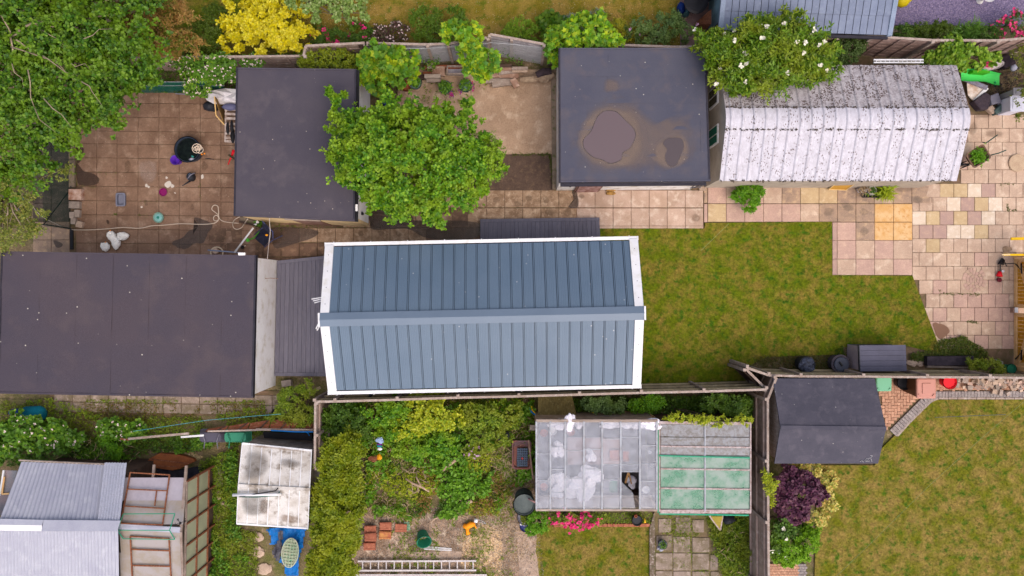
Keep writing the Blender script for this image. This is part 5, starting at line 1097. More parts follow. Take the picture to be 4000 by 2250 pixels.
plant('clipped_hedge', 'dense low dark green hedge between the brown conifer and the yellow shrub', 'hedge', [B_(520, 100, .8, .5, .6, .6), B_(545, 60, .7, .5, .6, .5), B_(500, 130, .7, .5, .3, .5)], l_hedge, n=1600, per=6, L=.05, clumps=240, sig=.1)
plant('apple_tree', 'pale leaved apple branches overhanging the top edge', 'tree', [B_(770, 5, 2.2, .6, .35, .4), B_(860, 0, 2.2, .8, .4, .4), B_(900, 35, 2.1, .4, .25, .3), B_(825, 40, 2.1, .4, .3, .3), B_(920, 10, 2.1, .3, .4, .3), B_(830, -60, 2.4, 1.4, .7, .7), B_(885, 62, 2.0, .16, .2, .2)], l_apple, n=1100, per=7, L=.085, clumps=110, sig=.12, trunk=.07, limbs=14, base=v(840, -60), shape='oval')
plant('peony', 'dark leaved peony clump with magenta blooms under the apple branches', 'flowering plant', [B_(810, 95, .5, .45, .3, .4), B_(860, 100, .5, .5, .3, .4), B_(905, 85, .5, .35, .3, .35), B_(830, 115, .45, .4, .2, .3)], l_weedd, n=900, per=6, L=.09, clumps=100, sig=.1, shape='narrow', wid=2, flowers=(f_mag, 16, .07, 'disc', 7))
plant('heuchera', 'purple leaved low border plants with tiny pink flowers by the fence', 'flowering plant', [B_(955, 85, .35, .3, .25, .25), B_(1000, 78, .35, .4, .25, .25), B_(980, 98, .35, .6, .2, .2), B_(925, 95, .35, .2, .2, .2)], leaf_mat('heuchera_leaf', [(96, 62, 66), (120, 84, 84), (84, 96, 50), (76, 50, 56)]), n=700, per=5, L=.06, clumps=90, flowers=(f_pale, 90, .03, 'disc', 4))
plant('green_shrub', 'loose mid green shrub on the dry lawn left of the tall maple', 'shrub', [B_(1070, 60, .7, .6, .5, .5), B_(1130, 55, .7, .6, .5, .5), B_(1100, 90, .6, .7, .4, .45), B_(1165, 70, .6, .4, .35, .4)], leaf_mat('privet_leaf', [(86, 120, 24), (108, 140, 34), (72, 102, 22)]), n=1300, per=6, L=.055, clumps=160, sig=.1)
plant('maple_sapling', 'bushy maple sapling with lime young leaves beside the felt roofed garage', 'sapling', [B_(950, 150, 1.7, .55, .4, .5), B_(1000, 175, 1.8, .7, .5, .6), B_(960, 200, 1.6, .6, .45, .5), B_(1020, 145, 1.6, .4, .3, .4), B_(935, 180, 1.5, .35, .5, .5)], l_map, n=360, per=5, L=.15, clumps=110, sig=.09, shape='maple', trunk=.03, limbs=8, base=v(985, 200), shell=(.75, 1.0))
plant('maple_sapling', 'tall narrow maple sapling with huge lime leaves leaning over the mesh fence', 'sapling', [B_(1180, 90, 2.2, .4, .3, .4), B_(1140, 80, 2.1, .35, .25, .3), B_(1185, 130, 2.1, .45, .4, .5), B_(1215, 160, 1.9, .5, .35, .5), B_(1195, 180, 1.7, .45, .3, .4), B_(1225, 180, 1.7, .3, .25, .3)], l_map, n=300, per=5, L=.15, clumps=95, sig=.09, shape='maple', trunk=.03, limbs=8, base=v(1200, 190), shell=(.75, 1.0))
plant('vine_shrub', 'rounded lime green vine leaved bush touching the puddled garage roof', 'shrub', [B_(1470, 80, 2.0, .7, .5, .5), B_(1430, 100, 1.9, .5, .35, .5), B_(1520, 95, 1.9, .5, .35, .4), B_(1490, 60, 2.0, .45, .3, .4)], l_map, n=330, per=5, L=.13, clumps=110, sig=.09, shape='maple', shell=(.8, 1.0))
plant('vine_shrub', 'narrow vine bush hanging at the left corner of the puddled garage', 'shrub', [B_(1388, 120, 1.8, .25, .35, .4), B_(1392, 90, 1.8, .3, .25, .3), B_(1400, 150, 1.6, .2, .3, .3)], l_map, n=130, per=5, L=.12, clumps=40, sig=.08, shape='maple')
plant('green_shrub', 'small rounded bright green bush left of the broad leaved clump', 'shrub', [B_(1310, 75, .7, .45, .35, .4), B_(1340, 88, .6, .35, .3, .35), B_(1290, 90, .6, .35, .3, .35)], leaf_mat('box_leaf', [(104, 146, 24), (134, 166, 36), (88, 126, 26)]), n=800, per=6, L=.05, clumps=110, sig=.08)
plant('broad_leaf_clump', 'dark glossy broad leaved clump between the two lime bushes', 'plant', [B_(1385, 65, .6, .35, .3, .35), B_(1420, 75, .6, .3, .25, .3)], leaf_mat('bergenia_leaf', [(70, 118, 24), (110, 140, 30), (54, 98, 30)]), n=170, per=6, L=.13, clumps=40, shape='disc')
plant('grey_shrub', 'silvery grey spiky shrub behind the lime vine bush', 'shrub', [B_(1445, 62, .7, .35, .3, .3), B_(1500, 50, .6, .3, .3, .3)], l_grey, n=500, per=7, L=.07, clumps=60, sig=.08, shape='narrow', wid=1.6)
plant('ornamental_grass', 'blue green strappy leaved plant between the vine bushes', 'plant', [B_(1430, 130, .4, .25, .35, .4)], leaf_mat('strap_leaf', [(80, 116, 84), (96, 132, 100)]), n=60, per=7, L=.35, clumps=20, shape='narrow', wid=.6)
plant('golden_shrub', 'yellow flecked low bush above the puddled garage', 'shrub', [B_(1575, 85, .5, .45, .25, .3), B_(1555, 70, .5, .3, .25, .3)], leaf_mat('golden_leaf', [(150, 152, 30), (186, 176, 40), (96, 120, 30)]), n=600, per=6, L=.05, clumps=80, sig=.09)
plant('rose_bush', 'grey green rose bush with two lilac flowers left of the elder', 'shrub', [B_(1610, 75, .8, .5, .35, .45), B_(1665, 70, .8, .55, .4, .5), B_(1640, 95, .7, .6, .3, .4), B_(1715, 85, .8, .4, .35, .4), B_(1690, 50, .9, .3, .3, .3)], l_rose, n=1100, per=6, L=.065, clumps=130, sig=.1, flowers=(f_lil, 4, .06, 'disc', 6))
plant('elder_tree', 'spreading elder with cream flower heads between the garage roofs', 'tree', [B_(1810, 130, 2.8, .75, .5, .6), B_(1880, 120, 3.0, .9, .7, .7), B_(1960, 110, 3.0, 1.0, .7, .7), B_(1850, 190, 2.8, .9, .6, .6), B_(1930, 190, 2.9, 1.0, .5, .6), B_(2030, 140, 2.8, .8, .6, .6), B_(1790, 165, 2.7, .4, .25, .3), B_(2010, 185, 2.7, .7, .35, .4), B_(2070, 175, 2.5, .4, .3, .3), B_(1870, 235, 2.6, .35, .12, .2), B_(1780, 100, 2.6, .4, .3, .3), B_(2070, 120, 2.7, .4, .4, .4), B_(1965, 60, 2.9, .5, .3, .3), B_(2000, 40, 2.8, .12, .35, .2), B_(1878, 30, 2.9, .08, .5, .15)], l_elder, n=3300, per=8, L=.13, clumps=330, sig=.11, elong=1.4, trunk=.09, limbs=22, base=v(1900, 150), shape='narrow', wid=1.9, shell=(.6, 1.05), flowers=(f_white, 48, .06, 'disc', 11))
plant('dark_shrub', 'dark small leaved bush right of the elder by the slatted fence', 'shrub', [B_(2120, 130, 1.5, .5, .45, .5), B_(2150, 110, 1.4, .35, .35, .4), B_(2100, 160, 1.4, .35, .3, .4)], leaf_mat('dark_leaf', [(64, 88, 34), (82, 106, 40), (54, 74, 30)]), n=1100, per=6, L=.055, clumps=120, sig=.1)
plant('bindweed', 'bright green bindweed mound over the ladders by the right fence', 'climber', [B_(2350, 150, 1.2, .4, .28, .4), B_(2395, 140, 1.4, .45, .35, .5), B_(2445, 148, 1.3, .5, .28, .4), B_(2390, 115, 1.5, .3, .3, .4), B_(2405, 172, 1.1, .25, .2, .3), B_(2490, 150, 1.1, .3, .2, .3)], leaf_mat('bindweed_leaf', [(104, 148, 34), (140, 176, 44), (84, 124, 36), (156, 180, 60)]), n=900, per=5, L=.09, clumps=130, sig=.1, shape='disc')
for x, y, lab, r in ((2275, 82, 'low green border shrub at the left of the slate gravel bed', .35), (2315, 78, 'dark border shrub second from the blue summerhouse', .38), (2360, 75, 'taller dotted green border shrub beside the slate gravel', .4), (2480, 88, 'loose border shrub left of the pink flowering bush', .35)):
 plant('border_shrub', lab, 'shrub', [B_(x, y, .5, r, .25, .35), B_(x + 15, y + 8, .45, r * .8, .2, .3)], l_weedd if r < .36 else l_hedge, n=420, per=6, L=.055, clumps=60, sig=.08, group='shrubs along the slate gravel border')
plant('strappy_plant', 'spiky strap leaved clump with a white tag in the gravel border', 'plant', [B_(2430, 82, .35, .35, .2, .3)], leaf_mat('lily_leaf', [(86, 130, 40), (108, 150, 50)]), n=70, per=7, L=.3, clumps=20, shape='narrow', wid=.6)
plant('pink_azalea', 'bush covered with bright pink flowers at the top right corner', 'flowering shrub', [B_(2520, 75, .6, .4, .3, .4), B_(2560, 60, .6, .4, .35, .4), B_(2600, 80, .6, .5, .4, .4)], l_weedd, n=520, per=6, L=.055, clumps=80, flowers=(f_pink, 130, .05, 'disc', 6))
plant('climber', 'loose climbing shrub at the right edge above the storage boxes', 'shrub', [B_(2570, 160, 1.2, .3, .6, .4), B_(2575, 260, 1.2, .25, .5, .4), B_(2560, 300, 1.0, .15, .15, .2), B_(2600, 210, 1.2, .4, .8, .5)], leaf_mat('olive_green_leaf', [(104, 118, 30), (132, 142, 34), (84, 100, 28)]), n=420, per=6, L=.06, clumps=70)
cover('leaf_litter', 'dark ivy and leaf litter in the clutter at the top right', vp((2420, 170), (2600, 130), (2600, 240), (2500, 250), (2440, 240)), leaf_mat('litter_leaf', [(52, 44, 48), (74, 60, 50), (44, 40, 48), (96, 88, 44)]), 420, 3, .05, (.02, .15))
# --- brambles
plant('bramble', 'bramble thicket with pale pink blossom left of the felt roofed garage', 'bramble', [B_(470, 165, 1.2, .4, .3, .5), B_(520, 175, 1.3, .5, .4, .5), B_(555, 190, 1.2, .45, .32, .5), B_(500, 215, 1.0, .5, .3, .4), B_(590, 165, 1.2, .45, .25, .4), B_(640, 155, 1.1, .4, .2, .3), B_(555, 150, 1.3, .4, .2, .3), B_(510, 122, 1.5, .12, .2, .2), B_(500, 232, .8, .4, .12, .3)], l_bram, n=1300, per=5, L=.085, clumps=190, sig=.1, shape='oval', flowers=(f_pale, 230, .03, 'disc', 4))
cover('weeds', 'dark undergrowth behind the garden net at the top left', vp((360, 150), (600, 150), (600, 235), (540, 245), (380, 235)), l_weedd, 260, 4, .06, (.02, .5))
cover('ivy', 'leafy ground plants between the garage roof and the slatted fence', vp((640, 150), (905, 140), (910, 180), (640, 172)), l_bram, 300, 5, .08, (.1, 1.0))
plant('golden_privet', 'yellow green bush in the corner between slatted fence and felt roof', 'shrub', [B_(800, 150, 1.4, .5, .25, .4), B_(850, 150, 1.4, .5, .3, .4), B_(885, 160, 1.2, .3, .25, .3), B_(770, 158, 1.2, .3, .2, .3)], leaf_mat('golden_privet_leaf', [(110, 132, 20), (150, 160, 26), (88, 112, 22)]), n=700, per=6, L=.06, clumps=90)
cover('climbing_leaves', 'small leafy shoots climbing the mesh fence', vp((1040, 130), (1110, 130), (1110, 190), (1040, 190)), l_bram, 160, 5, .07, (.3, 1.0))
cover('climbing_leaves', 'bindweed shoots on the mesh fence left of the puddled garage', vp((1255, 130), (1380, 135), (1375, 175), (1270, 170)), l_bram, 90, 5, .07, (.3, 1.2), thresh=.4)
cover('fallen_leaves', 'weeds round the flower pots', vp((1060, 205), (1230, 210), (1200, 260), (1060, 260)), l_weed, 60, 5, .05, (.02, .2), thresh=.35)
plant('fern_plant', 'bushy bright green plant growing at the foot of the white garage wall', 'plant', [B_(1880, 480, .4, .35, .3, .35), B_(1885, 510, .35, .3, .3, .3), B_(1860, 490, .35, .25, .2, .3), B_(1905, 485, .35, .2, .2, .3)], l_fern, n=650, per=7, L=.08, clumps=80, sig=.08, shape='spray')
# --- below the outbuilding
cover('weeds', 'mixed weeds along the grey side path', vp((0, 1010), (140, 1000), (260, 1045), (520, 1050), (800, 985), (800, 1120), (330, 1120), (0, 1130)), l_weed, 330, 4, .06, (.02, .4), thresh=.3)
cover('weeds', 'reddish and green creeping weeds on the mossy slabs', vp((210, 1012), (700, 1012), (700, 1055), (210, 1060)), leaf_mat('red_weed', [(150, 110, 60), (110, 130, 40), (130, 90, 60), (100, 126, 36)]), 420, 4, .045, (.02, .14), thresh=.36)
cover('weeds', 'green weeds rooted between the mossy side slabs', vp((215, 1004), (700, 1008), (700, 1014), (215, 1012)), l_weed, 600, 4, .045, (.02, .12), thresh=.35)
cover('weeds', 'dense dark undergrowth above the corrugated shed', vp((-60, 1090), (620, 1090), (600, 1120), (360, 1140), (330, 1165), (-60, 1170)), l_weedd, 300, 4, .07, (.02, .6), thresh=.3)
cover('undergrowth', 'bright nettles and bramble tips above the corrugated shed', vp((-60, 1080), (600, 1085), (500, 1130), (350, 1150), (-60, 1165)), l_bram, 340, 5, .08, (.2, .8), 'oval', thresh=.5, seedz=61)
cover('undergrowth', 'bright bramble tips by the lean-to and small shed', vp((515, 1150), (600, 1130), (610, 1330), (640, 1460), (500, 1460)), l_bram, 240, 5, .08, (.1, .6), 'oval', thresh=.5, seedz=77)
cover('dead_stems', 'dead bramble stems above the corrugated shed', vp((150, 1100), (360, 1100), (360, 1150), (150, 1150)), M('straw', (190, 166, 138), (160, 132, 104), scale=9), 30, 2, .3, (.3, .6), 'narrow', thresh=.3, wid=.25)
cover('weeds', 'green weeds beside the lean-to and metal shed', vp((510, 1160), (600, 1120), (610, 1330), (650, 1340), (650, 1500), (480, 1500)), l_weed, 520, 4, .06, (.02, .45), thresh=.12)
for blobs, lab in (([B_(30, 1090, 1.0, .7, .4, .5), B_(100, 1100, .9, .6, .4, .5), B_(60, 1060, .8, .6, .3, .4), B_(20, 1140, .8, .5, .3, .4)], 'bramble mound with pale blossom at the bottom left edge'), ([B_(170, 1110, .7, .5, .3, .4), B_(140, 1080, .7, .4, .3, .4)], 'smaller bramble patch right of the blue barrel'), ([B_(330, 1085, .5, .4, .3, .3), B_(280, 1075, .5, .4, .25, .3)], 'low bramble clump in front of the fallen fence')):
 plant('bramble', lab, 'bramble', blobs, l_bram, n=620, per=5, L=.09, clumps=80, sig=.1, shape='disc', flowers=(f_pale, 40, .035, 'disc', 4))
plant('spiky_weed', 'bright narrow leaved weed left of the fallen fence', 'weed', [B_(275, 1100, .5, .3, .25, .3), B_(300, 1130, .5, .25, .25, .3)], l_fern, n=130, per=8, L=.14, clumps=26, shape='narrow')
plant('willowherb', 'leafy green growth at the deck corner by the fallen fence', 'weed', [B_(740, 1000, .6, .5, .35, .4), B_(760, 1045, .7, .5, .4, .4), B_(720, 1035, .5, .35, .3, .3), B_(780, 975, .6, .3, .25, .3), B_(700, 1060, .5, .4, .25, .3)], l_weed, n=1300, per=6, L=.075, clumps=130, sig=.1, shape='narrow', wid=1.8)
# --- conifer hedge
hb = []
for i in range(11): hb += [B_(872 - i * 3 + random.uniform(-8, 8), 1130 + i * 33, 1.75, .5 if i < 3 else .6, .5, .6), B_(850 - i * 4 + random.uniform(-6, 6), 1140 + i * 33, 1.65, .5, .45, .55)]
plant('conifer_hedge', 'tall feathery olive green conifer hedge beside the small metal shed', 'hedge', hb, l_con, n=5200, per=8, L=.12, clumps=520, sig=.1, shape='spray', shell=(.85, 1.06), jitter=.3, base=v(850, 1300))
# --- overgrown garden
GP = vp((800, 1010), (1340, 1000), (1345, 1050), (1345, 1180), (1300, 1220), (1250, 1290), (1000, 1300), (905, 1290), (930, 1150), (800, 1110))
cover('undergrowth', 'tangle of low green weeds over the neglected garden', GP, l_weed, 400, 4, .06, (.02, .5), thresh=.2)
cover('undergrowth', 'darker ivy patches among the weeds', GP, l_weedd, 300, 4, .075, (.1, .5), thresh=.55, seedz=40)
cover('undergrowth', 'lime green creeping growth in the neglected garden', GP, l_yel, 380, 4, .05, (.2, .65), thresh=.5, seedz=90)
cover('undergrowth', 'broad leaved docks scattered through the neglected garden', GP, leaf_mat('dock_leaf', [(98, 150, 34), (126, 172, 44), (80, 126, 34)]), 90, 5, .11, (.3, .6), 'oval', thresh=.55, seedz=140)
cover('undergrowth', 'feathery bright weeds in the neglected garden', GP, l_fern, 150, 6, .08, (.25, .55), 'spray', thresh=.6, seedz=190)
cover('undergrowth', 'reddish dying weeds in the neglected garden', GP, leaf_mat('red_brown_weed', [(150, 96, 60), (134, 110, 50), (170, 130, 84)]), 160, 4, .06, (.2, .5), thresh=.66, seedz=230)
cover('dead_twigs', 'dry straw and twigs among the weeds', GP, M('straw', (190, 166, 138), (160, 132, 104), scale=9), 90, 2, .24, (.1, .5), 'narrow', thresh=.35, seedz=20, wid=.35)
plant('lime_shrub', 'yellow lime leaved shrub below the cabin fence', 'shrub', [B_(1060, 1010, 1.2, .45, .35, .4), B_(1095, 1040, 1.2, .5, .4, .4), B_(1130, 1055, 1.1, .5, .3, .4), B_(1060, 1060, 1.0, .5, .35, .4), B_(1020, 1080, .9, .4, .3, .4), B_(1090, 1000, 1.2, .3, .25, .3)], l_yel, n=900, per=6, L=.095, clumps=110, sig=.1, shape='oval')
for blobs, lab, mt in (([B_(1000, 1020, 1.0, .6, .35, .5), B_(960, 1040, .9, .6, .4, .5), B_(1000, 1085, .8, .7, .4, .4)], 'bright green bush left of the lime leaved shrub', l_tree), ([B_(860, 1050, .9, .6, .5, .5), B_(890, 1090, .8, .6, .4, .4), B_(830, 1080, .8, .4, .4, .4)], 'dark green bramble by the corner fence post', l_weedd),
  ([B_(1200, 1050, .8, .7, .4, .4), B_(1270, 1040, .8, .7, .4, .4), B_(1230, 1100, .6, .8, .4, .4)], 'spreading green bush left of the corrugated lid', l_weed), ([B_(1040, 1120, .7, .7, .4, .4), B_(1110, 1110, .7, .6, .4, .4)], 'leafy mound in the middle of the neglected garden', l_tree),
  ([B_(1190, 1130, .5, .3, .25, .3)], 'lilac flowered weed near the seed tray barrow', l_weed)):
 plant('green_shrub', lab, 'shrub', blobs, mt, n=1000 if 'lilac' not in lab else 240, per=6, L=.07, clumps=110 if 'lilac' not in lab else 30, sig=.1, shape='oval', flowers=(f_lil, 30, .035, 'disc', 4) if 'lilac' in lab else None)
cover('undergrowth', 'ivy and brambles in the strip between the long fence and the glasshouses', vp((1440, 1000), (1900, 990), (1905, 1060), (1710, 1055), (1660, 1036), (1560, 1028), (1440, 1028)), l_weedd, 460, 5, .08, (.1, .8), thresh=.1)
cover('undergrowth', 'brighter shoots in the strip between fence and glasshouses', vp((1440, 1000), (1900, 990), (1905, 1050), (1600, 1035)), l_bram, 260, 5, .075, (.3, 1.0), thresh=.5, seedz=31)
for blobs, lab, mt in (([B_(1500, 1015, 1.0, .5, .25, .3), B_(1540, 1020, .9, .5, .25, .3)], 'grey green ivy mound right of the corrugated lid', l_rose), ([B_(1640, 1012, .8, .4, .25, .3), B_(1610, 1020, .8, .4, .2, .3)], 'bright green bush in the strip under the long fence', l_fern), ([B_(1720, 1050, 1.9, .6, .15, .2), B_(1800, 1060, 1.95, .6, .14, .15), B_(1870, 1055, 1.9, .3, .2, .2), B_(1760, 1055, 1.95, .5, .12, .15)], 'small leaved vine creeping over the green glasshouse edge', l_yel), ([B_(1850, 1020, 1.0, .5, .35, .4), B_(1800, 1015, 1.0, .5, .3, .4)], 'tangled bush at the fence corner by the green glasshouse', l_weedd)):
 plant('climber', lab, 'climber', blobs, mt, n=620, per=6, L=.07 if 'vine' not in lab else .05, clumps=90, sig=.09)
# --- bottom middle
plant('lime_bush', 'rounded bright green bush left of the pink flowers', 'shrub', [B_(1355, 1310, .5, .38, .36, .4), B_(1340, 1325, .45, .28, .25, .3)], l_fern, n=800, per=6, L=.055, clumps=90, sig=.07)
plant('pink_valerian', 'row of bright pink flowers along the front of the greenhouse', 'flowering plant', [B_(1420, 1300, .4, .5, .2, .3), B_(1480, 1305, .4, .5, .2, .3), B_(1460, 1318, .35, .5, .12, .25)], l_weed, n=260, per=5, L=.07, clumps=60, flowers=(f_pink, 95, .055, 'disc', 6))
cover('weeds', 'weeds in the narrow bed under the greenhouse eave', vp((1350, 1286), (1640, 1286), (1636, 1316), (1350, 1312)), l_weed, 500, 4, .05, (.02, .25), thresh=.2)
cover('weeds', 'weeds growing over the slabs by the right hand fence', vp((1775, 1290), (1905, 1290), (1905, 1460), (1820, 1460), (1790, 1370)), l_weed, 480, 5, .07, (.02, .5), thresh=.1)
cover('weeds', 'dark ivy among the weeds by the right hand fence', vp((1780, 1290), (1905, 1290), (1905, 1460), (1830, 1460)), l_weedd, 260, 5, .075, (.05, .55), thresh=.45, seedz=13)
cover('dead_stems', 'dry stems among the weeds by the right hand fence', vp((1800, 1310), (1900, 1310), (1900, 1450), (1830, 1450)), M('straw', (190, 166, 138), (160, 132, 104), scale=9), 14, 2, .25, (.3, .55), 'narrow', thresh=.5, wid=.3)
cover('weeds', 'tufts between the grey garden slabs', vp((1640, 1296), (1790, 1296), (1800, 1460), (1640, 1460)), l_weed, 260, 4, .045, (.0, .1), thresh=.52)
cover('weeds', 'shoots along the fence beside the green glasshouse', vp((1885, 1060), (1912, 1060), (1912, 1300), (1890, 1300)), l_yel, 320, 5, .07, (.1, 1.0), thresh=.2)
cover('weeds', 'scattered weeds over the pebbly ground', vp((890, 1290), (1180, 1260), (1340, 1150), (1350, 1460), (890, 1460)), l_weed, 260, 4, .05, (.0, .16), thresh=.52)
cover('wood_chips', 'pale scattered wood chips and pebbles near the ladders', vp((1170, 1280), (1320, 1200), (1335, 1460), (1180, 1460), (1150, 1350)), leaf_mat('chip', [(206, 176, 134), (222, 200, 170), (180, 148, 112), (230, 220, 206)]), 900, 3, .035, (.01, .03), 'kite', thresh=.34, seedz=7)
cover('rubble', 'small stones over the pebbly ground', vp((890, 1290), (1200, 1270), (1340, 1180), (1370, 1460), (890, 1460)), leaf_mat('stone_chip', [(150, 130, 116), (196, 182, 172), (120, 98, 82), (214, 206, 200)]), 420, 3, .03, (.01, .025), 'kite')
# --- right
plant('smoke_bush', 'dark purple leaved bush below the felt roofed shed', 'shrub', [B_(1975, 1200, 1.1, .5, .4, .5), B_(2010, 1230, 1.2, .65, .5, .6), B_(1990, 1280, 1.0, .5, .4, .5), B_(2050, 1240, 1.0, .3, .3, .4), B_(1960, 1240, 1.0, .35, .4, .4)], l_purp, n=1500, per=7, L=.08, clumps=150, sig=.09, shape='disc', shell=(.8, 1.04))
plant('euonymus', 'cream and green variegated shrub wrapped round the purple bush', 'shrub', [B_(2030, 1182, 1.0, .5, .22, .35), B_(2075, 1205, 1.0, .28, .35, .35), B_(2082, 1255, .95, .26, .35, .35), B_(2052, 1300, .9, .35, .25, .3)], l_euo, n=900, per=6, L=.075, clumps=80, sig=.08, shape='oval')
plant('camellia', 'dark glossy bush with a few white blooms below the purple bush', 'shrub', [B_(1965, 1320, .9, .35, .4, .45), B_(1950, 1370, .8, .3, .4, .4), B_(2000, 1340, .7, .35, .25, .35)], l_weedd, n=800, per=6, L=.08, clumps=90, shape='oval', flowers=(f_white, 8, .07, 'disc', 6))
plant('spirea', 'bright yellow green feathery shrub at the brick path by the bottom edge', 'shrub', [B_(1985, 1375, .9, .55, .5, .5), B_(2025, 1365, .9, .4, .5, .5), B_(2042, 1325, .7, .28, .35, .35), B_(1975, 1400, .8, .4, .25, .4)], leaf_mat('spirea_leaf', [(110, 160, 14), (140, 184, 24), (80, 132, 16)]), n=1900, per=6, L=.06, clumps=150, sig=.08)
plant('lime_climber', 'lime green shoots pushing over the fence left of the purple bush', 'climber', [B_(1938, 1220, 1.9, .16, .35, .2), B_(1945, 1260, 1.7, .14, .2, .2), B_(1925, 1200, 1.9, .1, .2, .2)], l_yel, n=240, per=6, L=.06, clumps=40)
cover('weeds', 'reddish ground cover in the bed under the lawn edge', vp((1895, 895), (2125, 893), (2125, 932), (1900, 932)), leaf_mat('bed_leaf', [(110, 84, 50), (96, 100, 30), (74, 90, 34), (134, 96, 60)]), 560, 4, .045, (.02, .18), thresh=.15)
cover('weeds', 'long grass and weeds between the storage box and the gate', vp((2288, 890), (2345, 880), (2350, 860), (2420, 845), (2480, 885), (2480, 905), (2290, 905)), leaf_mat('rough_grass', [(86, 110, 30), (108, 126, 40), (70, 94, 28), (140, 130, 70)]), 900, 5, .07, (.02, .14), 'narrow', wid=2)
plant('potted_bush', 'yellow green leafy bush beside the green gas bottle shaped pot', 'plant', [B_(2480, 915, .5, .4, .15, .3), B_(2505, 925, .6, .2, .2, .3), B_(2450, 915, .5, .3, .15, .3)], l_weed, n=420, per=6, L=.06, clumps=60)
cover('edge_grass', 'longer grass round the dark planted bed corner', vp((2100, 875), (2122, 868), (2122, 895), (2095, 895)), l_hedge, 900, 5, .06, (.02, .14), 'narrow', wid=2)
# ================================================================ THINGS
def C_(name, c, **k): return M(name, c, None, rough=k.pop('rough', .5), famt=k.pop('famt', .06), bump=k.pop('bump', 0), **k)
p_purple = C_('purple_plastic', (112, 60, 196)); p_mag = C_('magenta_plastic', (126, 24, 92)); p_grey = C_('grey_plastic', (118, 116, 130)); p_lgrey = C_('pale_grey_plastic', (156, 156, 172))
p_red = C_('red_plastic', (222, 28, 44)); p_green = C_('green_plastic', (40, 122, 92)); p_lime = C_('lime_plastic', (88, 190, 60)); p_blue = C_('blue_plastic', (10, 110, 190)); p_navy = C_('navy_glaze', (36, 50, 120), rough=.2)
p_dk = C_('dark_plastic', (44, 46, 54)); p_hose = C_('cream_hose', (216, 198, 180)); p_or = C_('orange_plastic', (246, 150, 30)); p_terra = M('terracotta', (170, 96, 66), (150, 84, 60), scale=8); p_mint = C_('mint_plastic', (116, 178, 146)); p_bin = C_('brown_bin_lid', (190, 136, 124)); p_binb = C_('brown_bin_body', (96, 62, 44))
p_yell = C_('yellow_paint', (222, 178, 20)); p_soil = M('compost', (62, 50, 46), (80, 64, 54), scale=12, fine=60, famt=.4, bump=.6); p_water = M('murky_water', (112, 112, 112), (98, 100, 100), scale=3, rough=.08, bump=0, famt=0, sheen=.6)
m_brick = M('red_brick', (170, 104, 82), (150, 88, 68), (186, 124, 98), scale=8, fine=60, famt=.2, rand=.15); m_stone = M('pale_stone', (190, 166, 148), (170, 148, 132), scale=8, fine=50, famt=.2, rand=.1); m_gblock = M('grey_block', (164, 150, 140), (144, 130, 122), scale=6, fine=60, famt=.2, rand=.1)
m_timber = M('reclaimed_timber', (160, 130, 114), (138, 106, 90), (182, 156, 142), scale=3, fine=60, famt=.25, rand=.2)
def pot(label, c, r, h, mat, soil=p_soil, group=None, name='flower_pot', plant_=None, tilt=None, rim=.02, cat='pot', taper=.75, fill=.85):
 root = thing(name, label, cat, (c.x, c.y, c.z), group); m = MB().lathe(c, [(r * taper, 0), (r, h), (r + rim, h), (r + rim, h - .03), (r + rim, h), (r - .01, h), (r * (taper + (1 - taper) * fill) - .02, h * fill)], 20, ax=tilt)
 part('pot_wall', m, mat, root, smooth=False)
 if soil: part('soil', MB().lathe(c, [(0.0001, h * fill - .01), (r * (taper + (1 - taper) * fill) - .015, h * fill - .01), (0.0001, h * fill)], 16, ax=tilt), soil, root)
 if plant_:
  mt, n, L_, sh, rr, hh = plant_; a = RNG.uniform(0, 2 * PI, n); q = rr * np.sqrt(RNG.uniform(0, 1, n)); P = np.column_stack([c.x + q * np.cos(a), c.y + q * np.sin(a), c.z + h + RNG.uniform(-.02, hh, n)])
  leaves('plant', sh, *sprigs(P, np.column_stack([np.cos(a) * .4, np.sin(a) * .4, np.ones(n)]), 6, L_), mt, root)
 return root
def hose(name, pts, r, mat, label, cat='hose', n=6):
 P = []
 for i in range(len(pts) - 1):
  a, b, c, d = pts[max(i - 1, 0)], pts[i], pts[i + 1], pts[min(i + 2, len(pts) - 1)]
  for s in range(5):
   u = s / 5; P.append(.5 * ((2 * b) + (c - a) * u + (2 * a - 5 * b + 4 * c - d) * u * u + (-a + 3 * b - 3 * c + d) * u ** 3))
 P.append(pts[-1]); return single(name, MB().tube(P, r, n), mat, label, cat, smooth=True)
